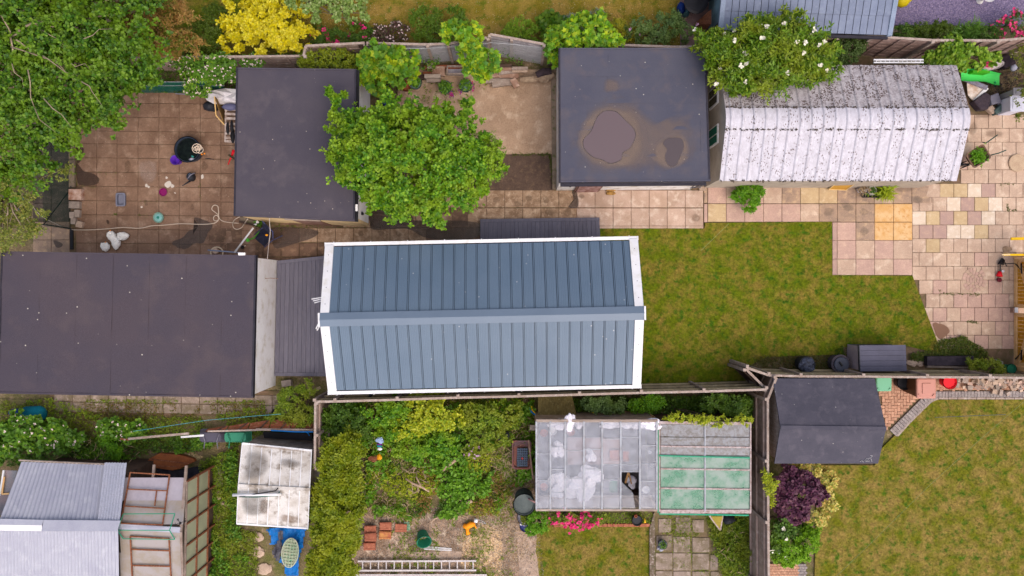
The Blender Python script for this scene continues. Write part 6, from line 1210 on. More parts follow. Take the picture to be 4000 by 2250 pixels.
# --- duck yard
def duck(pts, r, label, head, beak_dir, tail):
 """body swept along pts (world, tail to neck), one surface; head tucked back"""
 c = pts[len(pts) // 2]; root = thing('duck', label, 'duck', (c.x, c.y, .03), 'white ducks resting on the patio')
 P = []; R = []
 n = len(pts)
 for i in range(n - 1):
  for s in range(5):
   u = s / 5; P.append(pts[i].lerp(pts[i + 1], u)); a = r[i] + (r[i + 1] - r[i]) * (u * u * (3 - 2 * u)); R.append(a)
 P.append(pts[-1]); R.append(r[-1])
 part('body', MB().tube(P, R, 16, squash=.95), f_duck, root, smooth=True)
 m = MB().blob(head + beak_dir * .045 - Vector((0, 0, .005)), (.02, .02, .012), 8, .0); b = MB().tube([head + beak_dir * .025, head + beak_dir * .06, head + beak_dir * .085], [.018, .02, .012], 8, squash=.45)
 part('beak', b, C_('orange_beak', (226, 140, 60)), root, smooth=True)
 for s in (-1, 1):
  e = head + Vector((-beak_dir.y, beak_dir.x, 0)) * .026 * s + beak_dir * .012 + Vector((0, 0, .012)); part('eye', MB().blob(e, (.005, .005, .005), 6, 0), m_black, root)
 d = (tail - c).normalized(); d.z = 0; sd = Vector((-d.y, d.x, 0))
 for s in (-1, 1):   # folded wings
  a = c - d * .10 + sd * .07 * s + Vector((0, 0, .08)); b_ = c + d * .15 + sd * .035 * s + Vector((0, 0, .085))
  part('wing', MB().tube([a, a.lerp(b_, .4) + sd * .02 * s, b_], [.035, .06, .02], 10, squash=.45), f_duck, root, smooth=True)
 return root
f_duck = M('white_feather', (248, 244, 240), (240, 234, 228), (250, 248, 246), scale=14, fine=60, famt=.05, bump=.4, rough=.8)
def dk(tail, breast, head, beak, label):
 a, b, h = t(5, *tail, .12), t(5, *breast, .14), t(5, *head, .22); d = (b - a); L_ = d.length; d.normalize(); a.z = .13
 p = [a, a.lerp(b, .18) + Vector((0, 0, .0)), a.lerp(b, .5), a.lerp(b, .8), b + Vector((0, 0, .02)), b.lerp(h, .5) + Vector((0, 0, .03)), h]
 r = [.02, .08, .135, .14, .1, .055, .045]; bd = t(5, *beak, .2) - h; bd.z = 0; bd.normalize()
 duck(p, r, label, h, bd, a)
dk((1165, 1062), (1170, 960), (1135, 945), (1115, 985), 'white duck in front, sleeping beside the outbuilding roof edge')
dk((1140, 985), (1120, 900), (1095, 880), (1120, 862), 'white duck at the back nearest the hose, beak pointing right')
dk((1300, 918), (1205, 930), (1192, 912), (1215, 918), 'white duck lying sideways on the right of the flock')
dk((1065, 1080), (1060, 1010), (1045, 992), (1072, 984), 'white duck at the lower left, partly under the roof edge')
hose('hose', [t(5, 740, 862, .05), t(5, 900, 862, .05), t(5, 1080, 852, .05), t(5, 1240, 838, .05), t(5, 1400, 846, .05), t(5, 1520, 822, .05), t(5, 1640, 815, .05), t(5, 1820, 800, .05), t(5, 2000, 806, .05), t(5, 2130, 800, .05), t(5, 2185, 778, .05), t(5, 2200, 740, .06), t(5, 2175, 715, .06), t(5, 2148, 735, .06), t(5, 2155, 768, .06), t(5, 2190, 765, .07), t(5, 2200, 720, .07), t(5, 2170, 690, .06), t(5, 2130, 655, .05), t(5, 2150, 615, .05), t(5, 2190, 625, .05), t(5, 2198, 680, .05), t(5, 2205, 745, .07), t(5, 2260, 780, .06), t(5, 2400, 796, .06)], .014, p_hose, 'cream hose snaking across the patio with a looped knot')
hose('hose', [t(5, 250, 545, .1), t(5, 310, 600, .1), t(5, 370, 680, .1), t(5, 450, 745, .1), t(5, 540, 790, .08), t(5, 640, 838, .06), t(5, 745, 862, .05)], .012, p_hose, 'thin cream hose running through the netted pen')
hose('hose', [t(5, 2410, 730, 1.4), t(5, 2360, 760, .9), t(5, 2340, 800, .2), t(5, 2350, 840, .06), t(5, 2380, 856, .06), t(5, 2420, 845, .06), t(5, 2450, 812, .1), t(5, 2490, 750, .9)], .014, p_hose, 'looped end of cream hose hanging at the garage corner')
hose('cable', [t(6, 135, 745, 2.1), t(6, 137, 800, 1.8), t(6, 143, 890, 1.5), t(6, 128, 1010, 1.6), t(6, 115, 1150, 2.0)], .012, M('pale_cable', (196, 184, 178), rough=.6), 'pale cable hanging between the garage and the outbuilding wall', 'cable')
tb = thing('tub', 'round black tub of water beside the purple bucket', 'tub', t(5, 1937, 75)); cc_ = t(5, 1937, 75, .03); R_ = .40
part('tub_wall', MB().lathe(cc_, [(R_ * .85, 0), (R_, .42), (R_ + .025, .42), (R_ + .025, .39), (R_ + .025, .42), (R_ - .015, .42), (R_ * .9, .1)], 32), C_('slate_plastic', (50, 60, 78)), tb)
part('water', MB().lathe(cc_, [(.0001, .33), (R_ * .955, .33), (.0001, .331)], 28), M('dark_water', (16, 20, 24), (26, 34, 34), scale=8, rough=.12, bump=.1, famt=.2, sheen=.5), tb)
def coil(c, r, n, zz, rr, mat, label, cat='hose'):
 m = MB(); rd = random.Random(3); P = []
 for i in range(n * 12):
  a = i * 2 * PI / 12; ph = i / 12.0; q = r * (.62 + .38 * math.sin(ph * 1.7)); P.append(c + Vector((q * math.cos(a) + .05 * math.sin(ph * 2.3), q * math.sin(a) * .9 + .04 * math.cos(ph * 3.1), zz + .02 * math.sin(ph * 2.9 + a) + i * .0005)))
 return single('coiled_hose', m.tube(P, rr, 6), mat, label, cat, smooth=True)
coil(t(5, 1990, 45, .46), .14, 7, .0, .0125, p_hose, 'cream hose coiled on top of the black tub')
for x, y, l in ((2030, 102, 'orange hose connector at the edge of the black tub, left one'), (2058, 95, 'orange hose connector at the edge of the black tub, right one')): single('hose_connector', MB().tube([t(5, x - 6, y, .46), t(5, x + 6, y, .46)], [.028, .022], 8), p_or, l, 'connector', smooth=True)
single('plastic_scoop', MB().tube([t(5, 1900, 155, .38), t(5, 1925, 150, .4), t(5, 1955, 160, .39)], [.02, .055, .04], 10, squash=.5), p_lgrey, 'clear grey scoop floating in the black tub', 'scoop', smooth=True)
single('toy', MB().tube([t(5, 1925, 118, .38), t(5, 1945, 128, .4)], [.02, .03], 8), C_('teal_plastic', (60, 150, 140)), 'small teal toy floating in the black tub', 'toy', smooth=True)
single('rope', MB().tube([t(5, 2065, 145, .2), t(5, 2100, 145, .05), t(5, 2150, 155, .04)], .012, 5), p_dk, 'dark pipe end sticking out right of the black tub', 'pipe', smooth=True)
bk = thing('bucket', 'bright purple bucket touching the black tub', 'bucket', t(5, 1795, 170)); c = t(5, 1797, 172, .03)
part('bucket_wall', MB().lathe(c, [(.11, 0), (.15, .28), (.165, .28), (.165, .265), (.165, .28), (.14, .28), (.1, .02), (.0001, .02)], 24), p_purple, bk); part('handle', MB().tube([c + Vector((.15 * math.cos(a), .15 * math.sin(a), .29 + .0 * a)) for a in np.linspace(.3, 2.9, 10)], .006, 5), m_metal, bk)
wc = thing('watering_can', 'dark watering can lying with its spout to the lower left', 'watering can', t(5, 1925, 340));
part('can_body', MB().lathe(t(5, 1935, 335, .03), [(.10, 0), (.12, .02), (.11, .22), (.07, .27), (.05, .27)], 20, sx=1.0, sy=1.15), p_dk, wc, smooth=True)
part('spout', MB().tube([t(5, 1925, 360, .1), t(5, 1880, 390, .2), t(5, 1832, 420, .28)], [.035, .022, .014], 10), p_dk, wc, smooth=True)
part('handle', MB().tube([t(5, 1960, 295, .1), t(5, 1955, 290, .25), t(5, 1915, 310, .34), t(5, 1885, 350, .28)], .018, 8), p_grey, wc, smooth=True)
part('filler_neck', MB().lathe(t(5, 1915, 310, .28), [(.04, 0), (.045, .05), (.032, .05), (.03, .01)], 14), C_('blue_grey_plastic', (76, 92, 116)), wc)
tr_ = thing('litter_tray', 'grey rectangular plastic tray on the patio slabs', 'tray', t(5, 1208, 556)); a, b = t(5, 1166, 494, .16), t(5, 1255, 622, .16); cx, cy = (a.x + b.x) / 2, (a.y + b.y) / 2; hx, hy = abs(a.x - b.x) / 2, abs(a.y - b.y) / 2
m = MB()
def rrect(hx, hy, r, n=4):
 o = []
 for k, (sx, sy) in enumerate(((1, 1), (-1, 1), (-1, -1), (1, -1))):
  for i in range(n + 1): an = k * PI / 2 + i / n * PI / 2; o.append((sx * (hx - r) + r * math.cos(an), sy * (hy - r) + r * math.sin(an)))
 return o
def bowl(cx, cy, levels, ang=0.0, cap=True):
 """levels: (hx,hy,r,z)"""
 m = MB(); n = 20; ca, sa = math.cos(ang), math.sin(ang)
 for hx, hy, r, z in levels: m.v += [(cx + x * ca - y * sa, cy + x * sa + y * ca, z) for x, y in rrect(hx, hy, r)]
 for i in range(len(levels) - 1):
  for k in range(n): m.f.append((i * n + k, i * n + (k + 1) % n, (i + 1) * n + (k + 1) % n, (i + 1) * n + k))
 m.f.append(tuple(range(n))[::-1]); m.f.append(tuple((len(levels) - 1) * n + k for k in range(n))); return m
part('tray_wall', bowl(cx, cy, [(hx * .85, hy * .88, .04, .03), (hx, hy, .05, .15), (hx + .01, hy + .01, .05, .15), (hx + .01, hy + .01, .05, .165), (hx - .03, hy - .03, .05, .165), (hx * .8, hy * .84, .04, .05)]), C_('tray_plastic', (120, 122, 140)), tr_)
single('bowl', MB().lathe(t(5, 1647, 485, .03), [(.10, 0), (.125, .05), (.135, .05), (.125, .055), (.1, .02), (.0001, .02)], 24), p_mag, 'small magenta bowl on the patio', 'bowl')
dsh = thing('water_dish', 'round pale teal lidded dish on the patio', 'dish', t(5, 1600, 740)); c = t(5, 1600, 740, .03)
part('dish', MB().lathe(c, [(.14, 0), (.168, .06), (.175, .06), (.168, .07), (.145, .04), (.0001, .035)], 28), C_('pale_teal', (132, 164, 150)), dsh); part('lid', MB().lathe(c, [(.13, .05), (.125, .065), (.07, .085), (.06, .083), (.0001, .088)], 24), C_('cyan_plastic', (126, 180, 178)), dsh); part('knob', MB().lathe(c, [(.045, .08), (.04, .105), (.0001, .11)], 14), C_('deep_teal', (40, 130, 118)), dsh)
blk = [(690, 450, 820, 560, .2, M('rusty_slab', (152, 104, 80), (196, 170, 158), scale=4), 'rust stained square slab at the top of the block row', 0), (692, 575, 800, 645, .16, m_gblock, 'wide grey block second in the row by the kerb', -.03), (745, 660, 800, 735, .14, m_gblock, 'small grey block on the right in the row by the kerb', -.1),
  (698, 680, 748, 745, .18, m_gblock, 'small pale block on the left in the row by the kerb', 0), (712, 745, 760, 805, .13, m_gblock, 'grey half block near the bottom of the kerb row', -.05), (765, 775, 826, 838, .15, m_stone, 'tan block lying askew at the end of the kerb row', -.25)]
for x0_, y0_, x1_, y1_, h_, mt, lb, an in blk:
 a, b = t(5, x0_, y0_, h_), t(5, x1_, y1_, h_); single('block', MB().box(((a.x + b.x) / 2, (a.y + b.y) / 2, h_ / 2 + .02), (abs(a.x - b.x), abs(a.y - b.y), h_), an), mt, lb, 'block', 'blocks stacked along the pen kerb', bevel=.012)
hz = [t(5, 140 + 100 * math.cos(a), 570 + 95 * math.sin(a), 1.0 + .1 * math.sin(a)) for a in np.linspace(-.4, 3.9, 16)]
single('blue_hoop', MB().tube(hz, .045, 8), p_blue, 'blue plastic hoop half hidden in the leaves at the left edge', 'hoop', smooth=True)
pr = thing('parasol', 'folded white parasol lying against the felt roofed garage', 'parasol', t(1, 2200, 970))
P8 = [t(1, 2050, 955, .6), t(1, 2080, 920, .75), t(1, 2160, 905, .85), t(1, 2260, 888, .9), t(1, 2420, 900, .95), t(1, 2420, 1010, .95), t(1, 2400, 1045, .9), t(1, 2270, 1050, .85), t(1, 2150, 1045, .7), t(1, 2080, 1010, .6), t(1, 2065, 985, .6)]
mb = MB(); cM = t(1, 2260, 975, 1.05); n = len(P8); mb.v = [tuple(cM)] + [tuple(p) for p in P8]
for i in range(n):
 a = P8[i].lerp(cM, .5); a.z = P8[i].z * .4 + cM.z * .6 + (.07 if i % 2 else -.04); mb.v.append(tuple(a))
for i in range(n): j = (i + 1) % n; mb.f += [(1 + i, 1 + j, n + 1 + j, n + 1 + i), (0, n + 1 + i, n + 1 + j)]
part('canopy', mb, M('white_fabric', (226, 222, 226), (214, 208, 214), scale=6, fine=30, famt=.05), pr); part('pole', MB().tube([t(1, 1765, 940, .5), t(1, 2080, 962, .6)], .022, 8), p_grey, pr)
bd = thing('plywood_board', 'plywood board standing on edge beside the white parasol', 'board', t(1, 2200, 1120)); part('board', MB().add([t(1, 2157, 970, 1.2), t(1, 2257, 1253, .9), t(1, 2262, 1070, .15), t(1, 2225, 1010, .2)] + [p + Vector((-.015, -.008, 0)) for p in (t(1, 2157, 970, 1.2), t(1, 2257, 1253, .9), t(1, 2262, 1070, .15), t(1, 2225, 1010, .2))], [(0, 1, 2, 3), (7, 6, 5, 4), (0, 4, 5, 1), (1, 5, 6, 2), (2, 6, 7, 3), (3, 7, 4, 0)]), M('plywood', (150, 118, 72), (134, 104, 62), scale=4), bd)
part('board_edge', MB().beam(t(1, 2157, 970, 1.22), t(1, 2172, 1160, 1.12), .03, .03).beam(t(1, 2172, 1160, 1.12), t(1, 2257, 1255, .92), .03, .03), C_('pale_edge', (208, 170, 110)), bd)
single('black_sack', MB().blob(t(1, 2120, 1070, .2), (.24, .18, .22), 12, .25, 4), p_dk, 'crumpled black sheet left of the plywood board', 'sheet', smooth=True)
pl = thing('pallet', 'white painted wooden pallet leaning on the left side of the garage', 'pallet', t(1, 2310, 1200))
m_pal = M('chipped_white_wood', (200, 186, 180), (160, 140, 130), scale=8, fine=50, famt=.2)
for i, y in enumerate((1100, 1145, 1190, 1245, 1290, 1340, 1385, 1420)): part('slat', MB().beam(t(1, 2262, y, .9 - i * .05), t(1, 2400, y + 4, 1.0 - i * .05), .075, .02), m_pal, pl)
for x in (2275, 2390): part('bearer', MB().beam(t(1, x, 1090, .86), t(1, x - 8, 1425, .45), .05, .06), m_pal, pl)
single('grey_bag', MB().blob(t(1, 2310, 1075, 1.0), (.24, .12, .08), 12, .2, 8), C_('slate_cloth', (98, 98, 130)), 'slate grey cloth draped over the top of the pallet', 'cloth', smooth=True)
single('boots', MB().blob(t(1, 2290, 1290, .9), (.05, .22, .05), 10, .25, 1).blob(t(1, 2330, 1270, .95), (.05, .2, .05), 10, .25, 2).blob(t(1, 2340, 1370, .8), (.07, .24, .05), 10, .3, 3), m_black, 'black rubber straps hanging over the pallet', 'straps', smooth=True)
br = thing('dustpan', 'red dustpan with a dark brush at the left garage wall', 'dustpan', t(5, 2330, 130)); part('pan', MB().tube([t(5, 2350, 60, .5), t(5, 2335, 105, .45), t(5, 2315, 150, .4), t(5, 2293, 205, .3)], [.05, .04, .02, .02], 8, squash=.5), p_red, br, smooth=True); part('brush', MB().beam(t(5, 2300, 110, .5), t(5, 2365, 150, .55), .06, .06), M('dark_bristle', (48, 44, 40), (80, 70, 50), scale=20), br)
ch = thing('camping_chair', 'collapsed dark blue camping chair in the gap between the buildings', 'chair', v(652, 590)); Z = lambda x, y, z: S(900 + x / 8.05, 820 + y / 8.05, z)
navy = M('navy_fabric', (40, 42, 62), (32, 34, 48), scale=5, fine=30, famt=.1)
part('seat_fabric', MB().add([Z(770, 900, .5), Z(1000, 560, .75), Z(1250, 760, .6), Z(1310, 900, .45), Z(1060, 1150, .3), Z(1030, 800, .38)], [(0, 5, 1), (1, 5, 2), (2, 5, 3), (3, 5, 4), (4, 5, 0)]), navy, ch)
part('back_fabric', MB().add([Z(1000, 350, 1.0), Z(1010, 560, .8), Z(1240, 760, .62), Z(1330, 650, .7), Z(1130, 470, .95)], [(0, 1, 2, 4), (4, 2, 3)]), navy, ch)
for a, b in (((1000, 350, 1.02), (1330, 680, .7)), ((1070, 1170, .05), (1330, 950, .5)), ((1330, 950, .5), (1630, 810, .06)), ((750, 770, .1), (1000, 570, .78)), ((1330, 670, .7), (1340, 900, .5))): part('chair_leg', MB().tube([Z(*a), Z(*b)], .016, 6), C_('blue_grey_frame', (72, 80, 120)), ch)
single('orange_float', MB().blob(Z(1140, 790, .66), (.05, .035, .03), 10, 0), C_('bright_orange', (240, 160, 30)), 'small orange object lying on the blue camping chair', 'toy', smooth=True)
sc_ = thing('toy_stick', 'lime green plastic handle poking out beside the camping chair', 'handle', Z(560, 950, 0)); part('grip', MB().tube([Z(990, 640, .5), Z(900, 700, .4), Z(740, 880, .25), Z(600, 935, .15)], .02, 6), p_lime, sc_, smooth=True); part('ring', MB().lathe(Z(555, 950, .08), [(.03, 0), (.06, .0), (.06, .04), (.03, .04)], 14), p_lime, sc_)
single('white_pole', MB().tube([Z(720, 560, .9), Z(130, 1340, .9)], .03, 8), m_white, 'white pole leaning across to the outbuilding roof', 'pole', smooth=True)
pt = thing('planter_box', 'dark wooden trough of plants under the tan garage wall', 'planter', Z(600, 420, 0))
part('box_side', MB().prism([Z(270, 330, .3), Z(960, 520, .3), Z(950, 560, .3), Z(260, 400, .3)], .02, .3), m_darkwood, pt); part('box_inside', MB().prism([Z(340, 215, .2), Z(980, 400, .2), Z(960, 520, .2), Z(270, 330, .2)], .02, .2), m_kerb, pt)
P = np.array([tuple(Z(random.uniform(800, 960), random.uniform(370, 470), .35)) for _ in range(40)]); leaves('plant', 'oval', *sprigs(P, np.tile([0, 0, 1.0], (40, 1)), 5, .07), l_bram, pt)
single('white_flower_tuft', MB().blob(Z(850, 380, .5), (.05, .06, .04), 10, .4, 2).blob(Z(790, 455, .45), (.05, .03, .03), 8, .4, 3), m_white, 'white flower heads in the trough by the tan wall', 'flower', smooth=True)
ln = thing('cat_ball', 'small black pot with a bone shaped toy near the outbuilding roof', 'pot', Z(380, 1160, 0)); part('ball', MB().blob(Z(380, 1175, .1), (.06, .06, .06), 12, 0), m_black, ln, smooth=True); part('toy', MB().tube([Z(430, 1140, .05), Z(480, 1125, .05)], .02, 6), p_hose, ln, smooth=True)
pn = thing('pan', 'cream ring shaped pan half hidden by the outbuilding roof', 'pan', t(5, 2180, 1080)); part('ring', MB().tube([t(5, 2180 + 62 * math.cos(a), 1090 + 55 * math.sin(a), .2) for a in np.linspace(0, 2 * PI, 21)[:-1]], .025, 6, closed=True), C_('cream_plastic', (206, 186, 160)), pn, smooth=True); part('inner', MB().lathe(t(5, 2175, 1075, .12), [(.0001, 0), (.1, .0), (.09, .1), (.0001, .1)], 12), C_('tan_plastic', (196, 170, 150)), pn)
single('grey_pole', MB().tube([t(5, 2090, 1066, .7), t(5, 2300, 1082, .7), t(5, 2430, 1094, .7)], .022, 8), C_('blue_grey_pipe', (140, 150, 176)), 'thin blue grey pole along the outbuilding roof edge', 'pole', smooth=True)
# --- yard: pots, timber, logs
pot('dark blue glazed pot with water under the maple sapling', t(2, 1318, 930, .02), .165, .35, p_navy, M('amber_water', (84, 50, 36), (120, 116, 110), scale=14, rough=.2))
pot('blue glazed bowl half hidden by the tree beside the yard', t(2, 1335, 1040, .02), .17, .3, p_navy, M('grey_blue_soil', (90, 100, 120)))
pot('pale green round pot of small leaved plant in the yard', t(2, 1612, 855, .02), .2, .32, C_('sage_plastic', (128, 152, 146)), plant_=(l_fern, 60, .05, 'kite', .17, .06))
pot('brown terracotta pot behind the pale green round pot', t(2, 1515, 885, .02), .16, .3, p_terra)
pot('round pot of pansies with blue and red flowers in the yard', t(2, 1912, 900, .02), .2, .3, C_('sage_plastic2', (110, 134, 128)), plant_=(l_bram, 50, .07, 'oval', .2, .1))
leaves('blossom', 'disc', *sprigs(np.array([tuple(t(2, random.gauss(1965, 12), random.gauss(950, 14), .3)) for _ in range(14)]), np.tile([0, 0, 1.0], (14, 1)), 4, .04), f_viol, bpy.data.objects['flower_pot.004'])
pot('scallop edged green planter with trailing blue flowers at the middle of the yard', t(2, 2112, 885, .02), .19, .3, C_('sage_plastic3', (120, 150, 140)), plant_=(l_bram, 34, .06, 'oval', .2, .12))
leaves('blossom', 'disc', *sprigs(np.array([tuple(t(2, 2112 + 70 * math.cos(a) + random.gauss(0, 8), 890 + 85 * math.sin(a), .2)) for a in np.linspace(2.4, 6.6, 26)]), np.tile([0, 0, 1.0], (26, 1)), 4, .035), f_viol, bpy.data.objects['flower_pot.005'])
tim = [((1665, 670, 1790, 700, .5), 'short'), ]
def plank(a, b, w_, h_, z, label, mat=m_timber, n=2): return single('timber', MB().beam(t(n, *a, z), t(n, *b, z), w_, h_), mat, label, 'timber', 'old timbers piled along the yard fence', bevel=.006)
plank((1690, 680), (2100, 668), .12, .1, .25, 'long reddish timber at the back left of the pile', m_red); plank((1680, 740), (1900, 735), .1, .1, .2, 'dark red timber in front of the open box', m_red)
plank((1720, 665), (1785, 660), .16, .1, .45, 'short grey block end on the back left timber', m_wood); plank((1770, 710), (1900, 720), .3, .12, .3, 'wide tan board beside the wooden box')
plank((1695, 768), (1858, 768), .12, .12, .4, 'pale grey beam lying on top at the front left', m_wood); plank((1715, 805), (1855, 805), .14, .12, .25, 'pale grey beam at the very front left of the pile', m_wood)
plank((1640, 790), (1700, 770), .14, .1, .3, 'short dark block left of the grey beams', m_darkwood); plank((1545, 770), (1640, 760), .3, .1, .25, 'brown board hidden under the maple leaves')
bx_ = thing('wooden_box', 'shallow pale wooden box with grey panels in the timber pile', 'box', t(2, 2010, 710)); a, b = t(2, 1925, 672, .3), t(2, 2100, 748, .3); part('box_base', MB().box(((a.x + b.x) / 2, (a.y + b.y) / 2, .18), (abs(b.x - a.x), abs(a.y - b.y), .04)), M('grey_panel', (150, 146, 158), (170, 166, 176), scale=5), bx_)
for (p, q) in (((1925, 672), (2100, 672)), ((1925, 748), (2100, 748)), ((1925, 672), (1925, 748)), ((2100, 672), (2100, 748))): part('box_side', MB().beam(t(2, *p, .3), t(2, *q, .3), .04, .2), m_cap, bx_)
plank((2420, 665), (2574, 662), .1, .1, .35, 'dark narrow timber at the back right of the pile', m_darkwood); plank((2400, 700), (3100 - 450, 690), .12, .1, .3, 'reddish timber behind the right hand planks', m_timber)
plank((2440, 735), (2720, 700), .13, .08, .28, 'pale long board in the right hand heap', m_cap); plank((2330, 760), (2640, 765), .14, .1, .2, 'brown plank under the pale board', m_timber)
plank((2280, 812), (2600, 818), .15, .1, .18, 'dark sleeper in front on the right', m_wood); plank((2375, 860), (2610, 828), .14, .12, .15, 'front sleeper angled toward the yard', m_wood)
plank((0, 850), (55, 820), .3, .1, .25, 'tan block left of the split log', m_timber, 3); plank((0, 690), (160, 690), .1, .1, .4, 'pale board behind the split log', m_cap, 3); plank((0, 715), (155, 712), .1, .08, .35, 'cream board behind the split log', m_stone, 3)
lg = thing('log', 'split weathered log at the right end of the timber pile', 'log', t(3, 250, 780)); m = MB().tube([t(3, 85, 800, .22), t(3, 180, 795, .24), t(3, 270, 790, .26), t(3, 350, 785, .26), t(3, 420, 745, .24)], [.09, .1, .13, .15, .08], 9, squash=.8); part('wood', m, M('split_wood', (180, 158, 134), (120, 96, 80), scale=5, fine=40, famt=.3), lg, smooth=False); part('bark', MB().tube([t(3, 245, 755, .36), t(3, 320, 720, .38), t(3, 395, 715, .36)], [.1, .13, .1], 8, squash=.7), M('dark_bark', (74, 62, 68), (56, 48, 52), scale=8, famt=.3), lg)
pot('pair of weathered clay clogs', t(7, 985, 490, .03), .0001, .001, p_terra) if False else None
cl = thing('clogs', 'pair of worn yellow clogs left on the path outside the brown door', 'shoes', t(7, 990, 480))
for y in (462, 496):
 m = MB().tube([t(7, 945, y, .06), t(7, 980, y - 2, .08), t(7, 1015, y - 2, .08), t(7, 1040, y, .06)], [.04, .055, .06, .025], 12, squash=.6); part('clog', m, M('yellow_clog', (178, 138, 76), (140, 104, 60), scale=12), cl, smooth=True); part('clog_opening', MB().lathe(t(7, 1010, y - 2, .105), [(.0001, 0), (.04, .0), (.0001, .012)], 12, sx=1.3, sy=.7), m_darkwood, cl)
bikes = thing('bicycle_part', 'dark tangle of metal frame at the right corner of the puddled garage', 'bicycle frame', t(7, 1850, 420)); m = MB()
for a, b in (((1790, 445), (1850, 405)), ((1850, 405), (1930, 400)), ((1800, 440), (1900, 425)), ((1850, 405), (1880, 440)), ((1880, 440), (1935, 405))): m.tube([t(7, *a, .9), t(7, *b, 1.0)], .02, 5)
part('frame_tube', m, M('scuffed_dark_metal', (60, 60, 74), (140, 130, 120), scale=20), bikes)
# --- by the white garage
yb = thing('ochre_sheet', 'ochre yellow sheet leaning on the white garage wall', 'panel', t(8, 740, 425)); q = [t(8, 607, 455, .1), t(8, 780, 462, .1), t(8, 872, 398, .85), t(8, 685, 392, .85)]; part('sheet', MB().slab4(q, .03), M('ochre_sheet', (204, 156, 70), (192, 142, 60), scale=3), yb)
for a, b in ((0, 1), (1, 2), (2, 3), (3, 0)): part('sheet_edge', MB().beam(q[a] + Vector((0, 0, .01)), q[b] + Vector((0, 0, .01)), .03, .03), C_('pale_yellow_edge', (226, 196, 140)), yb)
pot('white round pot of dry stems, left one of two by the trough', t(8, 922, 460, .03), .14, .26, C_('cream_pot', (216, 208, 210)), plant_=(M('dry_stem', (150, 128, 100)), 20, .14, 'narrow', .12, .05), group='white pots beside the black trough'); pot('white round pot of moss, right one of two by the trough', t(8, 1012, 478, .03), .14, .26, C_('cream_pot', (216, 208, 210)), plant_=(l_weedd, 20, .05, 'kite', .1, .02), group='white pots beside the black trough')
tg = thing('trough', 'black rectangular trough with a spiky yellow green grass plant', 'planter', t(8, 1080, 480)); a, b = t(8, 958, 425, .2), t(8, 1195, 538, .2); part('trough_wall', bowl((a.x + b.x) / 2, (a.y + b.y) / 2, [((b.x - a.x) * .46, (a.y - b.y) * .45, .02, .03), ((b.x - a.x) * .5, (a.y - b.y) * .5, .02, .2), ((b.x - a.x) * .46, (a.y - b.y) * .44, .02, .2), ((b.x - a.x) * .44, (a.y - b.y) * .42, .02, .14)]), m_black, tg)
P = np.array([tuple(t(8, 1175, 475, .25)) for _ in range(40)]) + RNG.normal(0, .03, (40, 3)); leaves('plant', 'narrow', *sprigs(P, np.tile([0, 0, 1.0], (40, 1)) + RNG.normal(0, .4, (40, 3)), 6, .3, .25, .9), l_grass, tg, .7)
P = np.array([tuple(t(8, random.uniform(1000, 1110), random.uniform(410, 510), .22)) for _ in range(40)]); leaves('plant', 'narrow', *sprigs(P, np.tile([0, 0, 1.0], (40, 1)), 4, .12), l_weed, tg, 1)
wb = thing('wheelbarrow', 'wheelbarrow heaped with green cuttings at the end of the white garage', 'wheelbarrow', t(8, 2110, 140))
Q = [t(8, 1985, 105, .55), t(8, 2155, 0, .55), t(8, 2240, 130, .55), t(8, 2075, 250, .55)]; cW = sum(Q, Vector()) / 4
ex = (Q[1] - Q[0]); ey = (Q[1] - Q[2]); ang = math.atan2(ex.y, ex.x); hx, hy = ex.length / 2, ey.length / 2
part('tray', bowl(cW.x, cW.y, [(hx * .6, hy * .6, .05, .25), (hx, hy, .08, .55), (hx + .02, hy + .02, .08, .55), (hx + .02, hy + .02, .08, .57), (hx - .02, hy - .02, .08, .57), (hx * .85, hy * .85, .06, .45)], ang), M('mud_stained_steel', (120, 92, 76), (90, 74, 66), scale=6), wb)
P = np.column_stack([cW.x + RNG.normal(0, .12, 260), cW.y + RNG.normal(0, .13, 260), .5 + RNG.uniform(0, .12, 260)]); leaves('cuttings', 'oval', *sprigs(P, np.tile([0, 0, 1.0], (260, 1)) + RNG.normal(0, .6, P.shape), 4, .05), l_fern, wb)
part('handle', MB().tube([t(8, 2240, 110, .5), t(8, 2320, 90, .55), t(8, 2395, 60, .6)], .018, 6), C_('dark_green_tube', (40, 72, 66)), wb, smooth=True); part('handle', MB().tube([t(8, 2155, -20, .5), t(4, 2190, 1440, .55), t(4, 2310, 1355, .6)], .018, 6), C_('dark_green_tube', (40, 72, 66)), wb, smooth=True)
part('wheel', MB().lathe(t(8, 1965, 210, .18), [(.08, -.03), (.18, -.03), (.18, .03), (.08, .03)], 18, ax=Matrix.Rotation(PI / 2, 3, 'X') @ Matrix.Rotation(0, 3, 'Z')), m_black, wb); part('frame', MB().tube([t(8, 1935, 245, .1), t(8, 2010, 215, .4)], .018, 6).tube([t(8, 1925, 200, .12), t(8, 2000, 170, .4)], .018, 6), m_black, wb)
rcv = thing('stone_disc', 'round stippled stone disc on the terrace at the right edge', 'disc', t(8, 2500, 190)); part('disc', MB().lathe(t(8, 2500, 190, .03), [(.28, 0), (.285, .05), (.27, .06), (.0001, .06)], 32), M('stippled_stone', (190, 166, 140), (176, 150, 126), scale=4, spots=(150, 126, 104), spot_scale=32, spot_amt=.14), rcv)
ymoss = MB().blob(t(8, 2400, 1060, .04), (.14, .12, .03), 12, .4, 5)
single('sand_heap', ymoss, M('sandy_heap', (160, 134, 110), (140, 116, 94), scale=12, fine=50, famt=.3), 'small heap of sandy dirt beside the yellow bar', 'heap')
single('yellow_bar', MB().beam(t(8, 2440, 952, .5), t(8, 2700, 948, .5), .09, .05), p_yell, 'thick yellow bar lying at the right edge, upper one', 'bar', bevel=.01)
